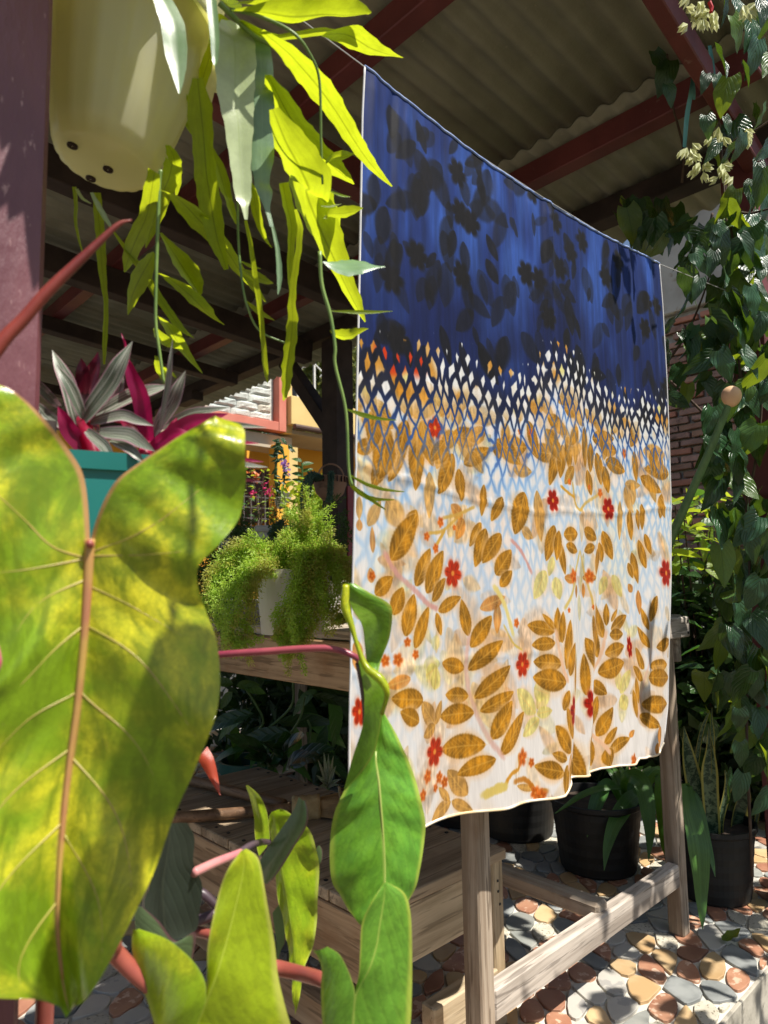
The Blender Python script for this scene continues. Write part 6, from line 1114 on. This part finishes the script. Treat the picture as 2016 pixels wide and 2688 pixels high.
def clump(name, label, c, sz, n, mt, ls, seed, cat='hedge'):
    r = np.random.default_rng(seed); mb = MB(); vs = []; fs = []
    for k in range(n):
        p = np.array(c)+np.array(sz)*(r.random(3)-.5); d = nrm(r.normal(size=3)+np.array([0, 0, -.2])); x = nrm(np.cross(d, r.normal(size=3))); l = ls*r.uniform(.6, 1.3); q = len(vs); y = np.cross(d, x)*l*.08
        vs += [p, p+d*l*.45+x*l*.22+y, p+d*l, p+d*l*.45-x*l*.22+y]; fs += [(q, q+1, q+2), (q, q+2, q+3)]
    mb.add(vs, fs); o = mb.build(name, mt, fixn=False); tag(o, label, cat, kind='stuff'); return o
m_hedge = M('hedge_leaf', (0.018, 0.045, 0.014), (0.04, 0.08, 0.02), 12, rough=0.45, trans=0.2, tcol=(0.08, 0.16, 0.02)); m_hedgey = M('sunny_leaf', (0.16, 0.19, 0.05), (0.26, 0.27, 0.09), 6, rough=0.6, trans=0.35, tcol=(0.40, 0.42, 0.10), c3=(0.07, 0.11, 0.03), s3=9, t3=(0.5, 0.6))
clump('hedge', 'dark mass of plants added as a dark backdrop behind the pots', (2.75, 1.6, .35), (.35, 3.4, 1.0), 9000, m_hedge, .10, 1); clump('hedge', 'dark leafy mass behind the snake plants at the right', (2.95, .55, .22), (.5, 1.3, .85), 4500, m_hedge, .10, 2)  # first mass added so no bright outside leaks in behind the table
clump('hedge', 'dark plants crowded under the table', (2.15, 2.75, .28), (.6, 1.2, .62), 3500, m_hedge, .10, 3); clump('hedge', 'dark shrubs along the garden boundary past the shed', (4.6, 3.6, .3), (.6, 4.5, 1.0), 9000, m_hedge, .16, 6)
# small trees beyond the balcony
def tree(label, base, h, cr, n, mt, seed, ls=.22):
    r = np.random.default_rng(seed); t = thing('tree', label, 'tree', tuple(base)); b = np.array(base); mb = MB(); mb.tube(catmull([b, b+np.array([.1, 0, h*.35]), b+np.array([0, .1, h*.75])], 12), list(np.linspace(.11, .04, 12)), 10)
    for k in range(8): a = r.uniform(0, 6.28); mb.tube([b+np.array([.05, .03, h*(.4+.04*k)]), b+np.array([math.cos(a)*cr*.6, math.sin(a)*cr*.6, h*(.65+.04*k)])], [.035, .012], 6)
    mb.build('trunk', m_stem, t); mb = MB(); vs = []; fs = []; cl = [b+np.array([r.normal()*cr*.45, r.normal()*cr*.45, h*.8+r.normal()*cr*.4]) for _ in range(26)]
    for k in range(n):
        p = cl[r.integers(26)]+r.normal(size=3)*cr*.16; d = nrm(r.normal(size=3)+np.array([0, 0, -.4])); x = nrm(np.cross(d, r.normal(size=3))); l = ls*r.uniform(.6, 1.3); q = len(vs); vs += [p, p+d*l*.45+x*l*.15, p+d*l, p+d*l*.45-x*l*.15]; fs.append((q, q+1, q+2, q+3))
    mb.add(vs, fs); tag(mb.build('crown', mt, t, fixn=False), kind='stuff')
tb = P(860, 1000, 13.0); tree('sunny yellow-green tree behind the balcony of the yellow house', (tb[0], tb[1], -.16), 5.4, 1.7, 9000, m_hedgey, 4); tb = P(945, 960, 12.5); tree('second pale tree half hidden by the dark shed post', (tb[0], tb[1], -.16), 5.0, 1.3, 6000, m_hedgey, 5)
tb = P(1500, 700, 12); tree('tall garden tree far behind the hanging cloth', (tb[0], tb[1], -.16), 4.5, 1.8, 5000, m_hedge, 9, .3)
sh2 = P(832, 1330, 4.6); clump('bush', 'glossy sunlit bush beneath the wall pot', tuple(P(835, 1335, 4.6)), (.30, .45, .36), 700, m_lfy, .07, 12, 'bush')
# lattice over the balcony
fn = thing('wire_trellis', 'grey wire trellis above the balcony rail', 'trellis', tuple(P(830, 960, 7.0)))
mb = MB()
for a_, b_ in (((780, 935), (870, 928)), ((800, 965), (825, 940)), ((815, 945), (860, 990)), ((840, 990), (870, 955)), ((770, 990), (800, 960))): mb.tube([P(*a_, 7.0), P(*b_, 7.0)], .008, 6)
mb.build('wire', m_white, fn)
# ------------------------------------------------------------------ plants at the yellow house
m_pink_fl = M('pink_petal', (0.62, 0.02, 0.14), (0.70, 0.06, 0.22), 40, rough=0.5, trans=0.3); m_org_fl = M('orange_petal', (0.70, 0.16, 0.04), (0.75, 0.26, 0.07), 40, rough=0.5, trans=0.3); m_pur_fl = M('purple_petal', (0.36, 0.16, 0.52), (0.48, 0.26, 0.62), 40, rough=0.5, trans=0.3)
def petals(t, spots, mt, r=.018, n=9, name='flower'):
    for px, py, d in spots:
        mb = MB(); c = P(px, py, d)
        for k in range(n):
            dr = nrm(rg.normal(size=3)); x = nrm(np.cross(dr, rg.normal(size=3))); p = c+rg.normal(size=3)*r*.6; mb.add([p, p+dr*r*.6+x*r*.5, p+dr*r*1.2, p+dr*r*.6-x*r*.5], [(0, 1, 2, 3)])
        mb.build(name, mt, t, fixn=False)
bo = P(665, 1420, 4.6); bo_t = bush('bougainvillea', 'thin bougainvillea with pink and orange blooms before the brown door', (bo[0], bo[1], .6), ((640, 725), (1225, 1370), (4.4, 4.8)), 90, ['yel', 'mid'], .042, stems=7)
petals(bo_t, [(668, 1245, 4.5), (676, 1250, 4.5), (660, 1242, 4.5), (672, 1258, 4.5)], m_org_fl, .019, 9); petals(bo_t, [(700, 1285, 4.5), (706, 1295, 4.5), (696, 1277, 4.5), (665, 1297, 4.5), (662, 1300, 4.5)], m_pink_fl, .018, 9)
oc = P(738, 1318, 5.0); orc = thing('orchid', 'tall orchid stems with a purple bloom against the yellow pillar', 'plant', tuple(oc))
for q in ([(738, 1310), (725, 1250), (728, 1190), (737, 1160)], [(740, 1310), (748, 1230), (742, 1180), (735, 1170)], [(732, 1310), (722, 1260), (724, 1215)]):
    mb = MB(); C = catmull([P(*p, 5.0) for p in q], 16); mb.tube(C, .007, 6); mb.build('stem', m_gstem, orc)
for k in range(40): px, py = 735+rg.normal()*9, rg.uniform(1148, 1300); td = nrm(RT*rg.normal()+np.array([0, 0, -.2+rg.normal()*.4])); place('leaf', LM['dark'][rg.integers(3)], orc, P(px, py, 4.97), td, nrm(VIEW+np.array([0, 0, .7])), rg.uniform(.045, .07))
petals(orc, [(748, 1212, 4.9), (752, 1222, 4.9), (745, 1226, 4.9), (752, 1238, 4.9), (742, 1217, 4.9)], m_pur_fl, .021, 9)
for px, py, lab in ((736, 1316, 'white hanging pot under the orchid stems'), (751, 1302, 'second small white pot behind the orchid pot')):
    c = P(px, py, 5.0 if px < 745 else 5.15); t = thing('white_basket', lab, 'pot', tuple(c), 'white pots on the yellow pillar'); mb = MB(); mb.lathe([(.0005, -.055), (.022, -.053), (.038, -.02), (.044, .02), (.048, .02), (.048, .026), (.040, .026), (.034, -.01), (.0005, -.03)], c, 24); mb.build('pot_body', m_whitepot, t, smooth=True)
t = thing('slender_plant', 'slender leafy stem standing in front of the orange wall', 'plant', tuple(P(792, 1330, 4.8)))
mb = MB(); mb.tube(catmull([P(792, 1340, 4.8), P(794, 1270, 4.8), P(793, 1215, 4.8)], 12), .007, 6); mb.build('stem', m_gstem, t)
for k in range(12): place('leaf', LM['mid'][k % 3], t, P(793, 1212+k*9, 4.8), nrm(RT*(1 if k % 2 else -1)+np.array([0, 0, .5])), nrm(VIEW+np.array([0, 0, .8])), .08)
# ------------------------------------------------------------------ black pots with palm grass, snake plant
def bpot(px, py, r, h, label, x=None):
    c = PL(px, py, 2, 0); c = np.array([c[0], c[1]+r*.75, 0.003]) if x is None else np.array(x); t = thing('black_pot', label, 'pot', tuple(c), 'black plastic pots on the floor')
    prof = [(.0005, 0), (r*.80, 0), (r*.82, .006)]+[(r*(.82+.14*k/10)+(.0012 if k % 2 else 0), h*(.05+.085*k)) for k in range(11)]+[(r*1.0, h*.93), (r*1.03, h*.94), (r*1.03, h), (r*.97, h), (r*.95, h*.88), (.0005, h*.86)]
    mb = MB(); mb.lathe(prof, c, 48); mb.build('pot_body', m_blackpot, t, smooth=False); mb = MB(); mb.disc(c+np.array([0, 0, h*.885]), r*.94); mb.build('soil', m_soil, t); return c
p1 = bpot(1655, 2300, .135, .20, 'black pot holding drooping palm grass left of the right table leg'); p2 = bpot(1962, 2372, .115, .19, 'black pot of snake plants beside the right table leg'); p3 = bpot(1430, 2205, .145, .22, 'black pot in deep shade beneath the cloth hem'); p4 = bpot(1260, 2170, .12, .20, 'black pot at the back left below the cloth')
m_palm = LEAF('palm_grass', (0.055, 0.155, 0.028), (0.07, 0.19, 0.04), (0.20, 0.42, 0.02), trans=0.25, rough=0.35, nv=0, bump=0.15, var=0.15, stripes=(0.075, 0.20, 0.04))
m_snake = None
Q5 = lambda x, y: (1400+x/2.693, 1900+y/2.693)
pg = thing('palm_grass', 'palm grass with broad drooping pleated leaves in black pot', 'plant', tuple(p1+np.array([0, 0, .17])))
def pl_(rows, d0, d1, tgt=None): n = len(rows); strip([(*Q5(x, y), d0+(d1-d0)*i/(n-1), w_/2.693) for i, (x, y, w_) in enumerate(rows)], nrm(VIEW+np.array([0, 0, .8])) if tgt is None else tgt, nc=4, fold=.12).build('leaf', m_palm, pg, smooth=True, fixn=False)
dp = float((p1-CAM)@FW)
pl_([(660, 620, 30), (640, 420, 50), (690, 370, 100), (760, 410, 116), (795, 520, 112), (812, 650, 96), (822, 780, 66), (815, 970, 4)], dp, dp-.20)
pl_([(660, 620, 30), (740, 500, 70), (680, 540, 110), (610, 640, 112), (560, 740, 90), (520, 880, 56), (500, 1036, 4)], dp, dp-.20)
pl_([(650, 600, 20), (640, 470, 24), (560, 450, 34), (450, 462, 42), (330, 510, 40), (230, 580, 24), (150, 636, 4)], dp, dp-.10)
pl_([(640, 600, 30), (540, 420, 60), (470, 500, 100), (425, 620, 84), (400, 720, 46), (380, 802, 4)], dp, dp-.10)
pl_([(700, 600, 40), (860, 360, 50), (890, 400, 62), (890, 520, 64), (905, 700, 56), (920, 850, 40), (942, 965, 4)], dp, dp-.05)
for k in range(9): x = 560+k*25; pl_([(650+k*5, 620, 16), (620+k*12, 480, 26), (560+k*35, 360-10*(k % 3), 40), (500+k*55, 300, 10)], dp+.03, dp+.12)
pg2 = thing('palm_grass', 'single broad pleated palm leaf hanging past the right table leg to the floor', 'plant', tuple(P(1800, 2080, 1.80))); _pg = pg; pg = pg2
pl_([(1060, 640, 20), (1075, 430, 60), (1092, 520, 90), (1110, 640, 110), (1150, 780, 140), (1168, 900, 145), (1180, 1060, 112), (1184, 1220, 80), (1190, 1340, 50), (1196, 1452, 4)], 1.80, 1.66, nrm(VIEW+.2*RT)); pl_([(1100, 460, 20), (1140, 520, 60), (1185, 660, 66), (1225, 830, 56), (1260, 960, 36), (1286, 1082, 4)], 1.80, 1.70, nrm(VIEW)); pg = _pg
ms_, ts_, os_ = newmat('snake_leaf'); gs_ = N(ts_); sp_ = gs_.n('ShaderNodeSeparateXYZ'); gs_.set(sp_.inputs[0], gs_.n('ShaderNodeTexCoord').outputs['UV'])
u_ = gs_.math('ABSOLUTE', gs_.math('MULTIPLY_ADD', sp_.outputs[0], 2.0, -1.0)); band = gs_.noise(gs_.coord('UV', (3, 26, 1)), 1.0, 4, .6, .6)
cc = gs_.mix(gs_.sstep(band, .46, .56), (0.13, 0.19, 0.10), (0.018, 0.05, 0.022)); cc = gs_.mix(gs_.sstep(u_, .70, .78), cc, (0.38, 0.34, 0.07)); b_s = gs_.n('ShaderNodeBsdfPrincipled'); gs_.set(b_s.inputs['Base Color'], cc); b_s.inputs['Roughness'].default_value = .4; gs_.set(os_.inputs[0], b_s.outputs[0])
sn = thing('snake_plant', 'banded yellow-edged snake plant leaves standing in a black pot', 'plant', tuple(p2+np.array([0, 0, .17]))); Q6 = lambda x, y: (1700+x/5.25, 1800+y/5.25); dn = float((p2-CAM)@FW)
for i, rows in enumerate(([(900, 2250, 150), (895, 2000, 200), (880, 1700, 205), (862, 1400, 215), (855, 1150, 205), (862, 880, 110), (840, 560, 6)], [(780, 2250, 120), (740, 1800, 190), (660, 1450, 235), (580, 1100, 200), (530, 800, 110), (500, 560, 6)], [(1190, 2250, 150), (1200, 2000, 200), (1235, 1750, 200), (1300, 1500, 160), (1340, 1250, 6)], [(1010, 2200, 60), (1010, 1850, 80), (1090, 1500, 90), (1112, 1320, 90), (1065, 1160, 6)], [(640, 1400, 50), (680, 1000, 60), (720, 720, 54), (790, 490, 40), (862, 340, 5)], [(900, 1200, 60), (885, 700, 56), (878, 500, 30), (886, 290, 4)], [(1460, 2100, 40), (1500, 1850, 50), (1545, 1600, 50), (1575, 1380, 6)], [(780, 2150, 36), (775, 1850, 44), (735, 1400, 50), (660, 1120, 46), (500, 800, 22), (435, 640, 5)], [(1010, 2100, 30), (985, 1750, 40), (900, 1480, 42), (790, 1280, 30), (740, 1150, 5)], [(1410, 2050, 20), (1430, 1850, 26), (1400, 1640, 5)])):
    d = dn+.04*((i*7) % 5-2)*.5; strip([(*Q6(x, y), d, w_/5.25) for x, y, w_ in rows], nrm(VIEW+RT*.5*((i % 3)-1)), nc=4, fold=.3).build('leaf', ms_, sn, smooth=True, fixn=False)
# ------------------------------------------------------------------ plants under the table
m_green_pot = M('dark_green_pot', (0.008, 0.075, 0.06), (0.012, 0.09, 0.07), 6, rough=0.45); gc = P(648, 1990, 2.45); gp = thing('green_pot', 'dark teal ribbed pot under the table', 'pot', (gc[0], gc[1], .003)); gpc = np.array([gc[0], gc[1], .003])
mb = MB(); mb.lathe([(.0005, 0), (.075, 0), (.09, .20), (.10, .20), (.10, .235), (.09, .235), (.085, .19), (.0005, .18)], gpc, 48, lambda i, a, r, z: (r*(1+.03*(math.sin(16*a) > 0)) if i in (1, 2) else r, z)); mb.build('pot_body', m_green_pot, gp)
ul = thing('shade_plant', 'leafy green plant with long stems in the teal pot under the table', 'plant', tuple(gpc+np.array([0, 0, .2])))
for k in range(26):
    px, py = rg.uniform(590, 880), rg.uniform(1800, 2000); td = nrm(RT*rg.normal()+np.array([0, 0, -.5+rg.normal()*.5])); place('leaf', LM['lance'][k % 2], ul, P(px, py, rg.uniform(2.2, 2.5)), td, nrm(VIEW+np.array([rg.normal()*.4, 0, .8])), rg.uniform(.12, .22))
for q in ([(640, 1950), (690, 1900), (672, 1850), (640, 1800)], [(655, 1950), (760, 1860), (770, 1790)], [(700, 2000), (780, 1900), (800, 1830)], [(800, 2000), (815, 1920), (808, 1890)]): mb = MB(); mb.tube(catmull([P(x, y, 2.3) for x, y in q], 16), .004, 6); mb.build('stem', m_gstem, ul)
for px, py, dx, up_ in ((612, 1795, -1, .2), (620, 1800, .9, .1), (610, 1815, -.5, -.6), (640, 1800, 1, -.3)): place('leaf', LM['mid'][0], ul, P(px, py, 2.1), nrm(RT*dx+np.array([0, 0, up_])), nrm(VIEW+np.array([0, 0, .5])), .07)
lp = thing('peace_lily', 'low broad-leaved dark plant behind the bench', 'plant', tuple(PL(730, 2040, 2, 0.02)))
for (x0, y0, x1, y1, w_) in ((710, 2010, 590, 1930, 46), (730, 2010, 690, 1950, 60), (740, 2000, 800, 1930, 60), (760, 2010, 880, 1965, 46), (720, 2020, 640, 1990, 40), (750, 2020, 820, 1990, 50), (700, 2010, 650, 1960, 44), (770, 2015, 890, 1990, 40), (740, 2010, 745, 1920, 56)):
    strip([(x0, y0, 2.05, 10), ((x0*2+x1)/3, (y0*2+y1)/3-16, 2.02, w_), ((x0+2*x1)/3, (y0+2*y1)/3-10, 1.98, w_*.8), (x1, y1, 1.95, 2)], nrm(VIEW+np.array([0, 0, 1.2])), nc=4, fold=.15).build('leaf', m_lf, lp, smooth=True, fixn=False)
pv = thing('variegated_plant', 'small striped white and green spiky plant by the broom head', 'plant', tuple(P(858, 2060, 1.75)))
m_var = LEAF('variegated_leaf', (0.10, 0.17, 0.06), (0.5, 0.5, 0.35), (0.2, 0.3, 0.06), trans=0.15, rough=0.4, nv=0, edge=(0.66, 0.60, 0.48), bump=0.1, stripes=(0.5, 0.48, 0.36))
for (x1, y1) in ((835, 1995), (850, 1975), (862, 1980), (875, 1985), (882, 2010), (895, 2045), (830, 2035), (845, 2050), (890, 2060), (838, 2065)): strip([(860, 2066, 1.74, 8), ((860+x1)/2, (2066+y1)/2-4, 1.73, 9), (x1, y1, 1.72, 1)], nrm(VIEW+RT*rg.normal()*.4), fold=.3).build('leaf', m_var, pv, smooth=True, fixn=False)
# fallen leaf
fl = leaf_mesh('fallen_leaf_mesh', .055, .030, 'ovate', .2, -.25, 8, 3, .2, m_viny, 3); o = link('fallen_leaf', fl); tag(o, 'small curled yellow-green leaf fallen on the stone floor', 'leaf'); q = PL(1895, 2468, 2, 0.009); o.location = Vector(q); o.rotation_euler = (.12, 0, -2.1)
# shade-giving shrub standing outside, right of the view
rs = np.random.default_rng(15); tsb = np.array([2.30, -.10, -.16]); os2 = thing('garden_shrub', 'leafy garden shrub standing outside to the right and shading the floor', 'shrub', tuple(tsb))
for k in range(190):
    p = np.array([1.93+rs.normal()*.24, .02+rs.normal()*.20, 1.32+rs.normal()*.20]); 
    if PROJ(p)[0] < 2110: continue
    place('leaf', LM['viny'][k % 4], os2, p, nrm(rs.normal(size=3)+np.array([0, 0, -.4])), nrm(rs.normal(size=3)+np.array([0, -.5, 1])), rs.uniform(.06, .11))
for k in range(80):  # second cluster, added out of view to shade the black pots
    p = np.array([2.10+rs.normal()*.13, .38+rs.normal()*.11, 1.30+rs.normal()*.20])
    if PROJ(p)[0] < 2110: continue
    place('leaf', LM['viny'][k % 4], os2, p, nrm(rs.normal(size=3)+np.array([0, 0, -.4])), nrm(rs.normal(size=3)+np.array([0, -.5, 1])), rs.uniform(.08, .13))
for k in range(7): p = np.array([1.98+rs.normal()*.16, .0+rs.normal()*.15, 1.3+rs.normal()*.2]); mb = MB(); mb.tube(catmull([tsb, (tsb+p)/2+np.array([.08, 0, 0]), p], 12), list(np.linspace(.012, .003, 12)), 6); mb.build('stem', m_stem, os2)
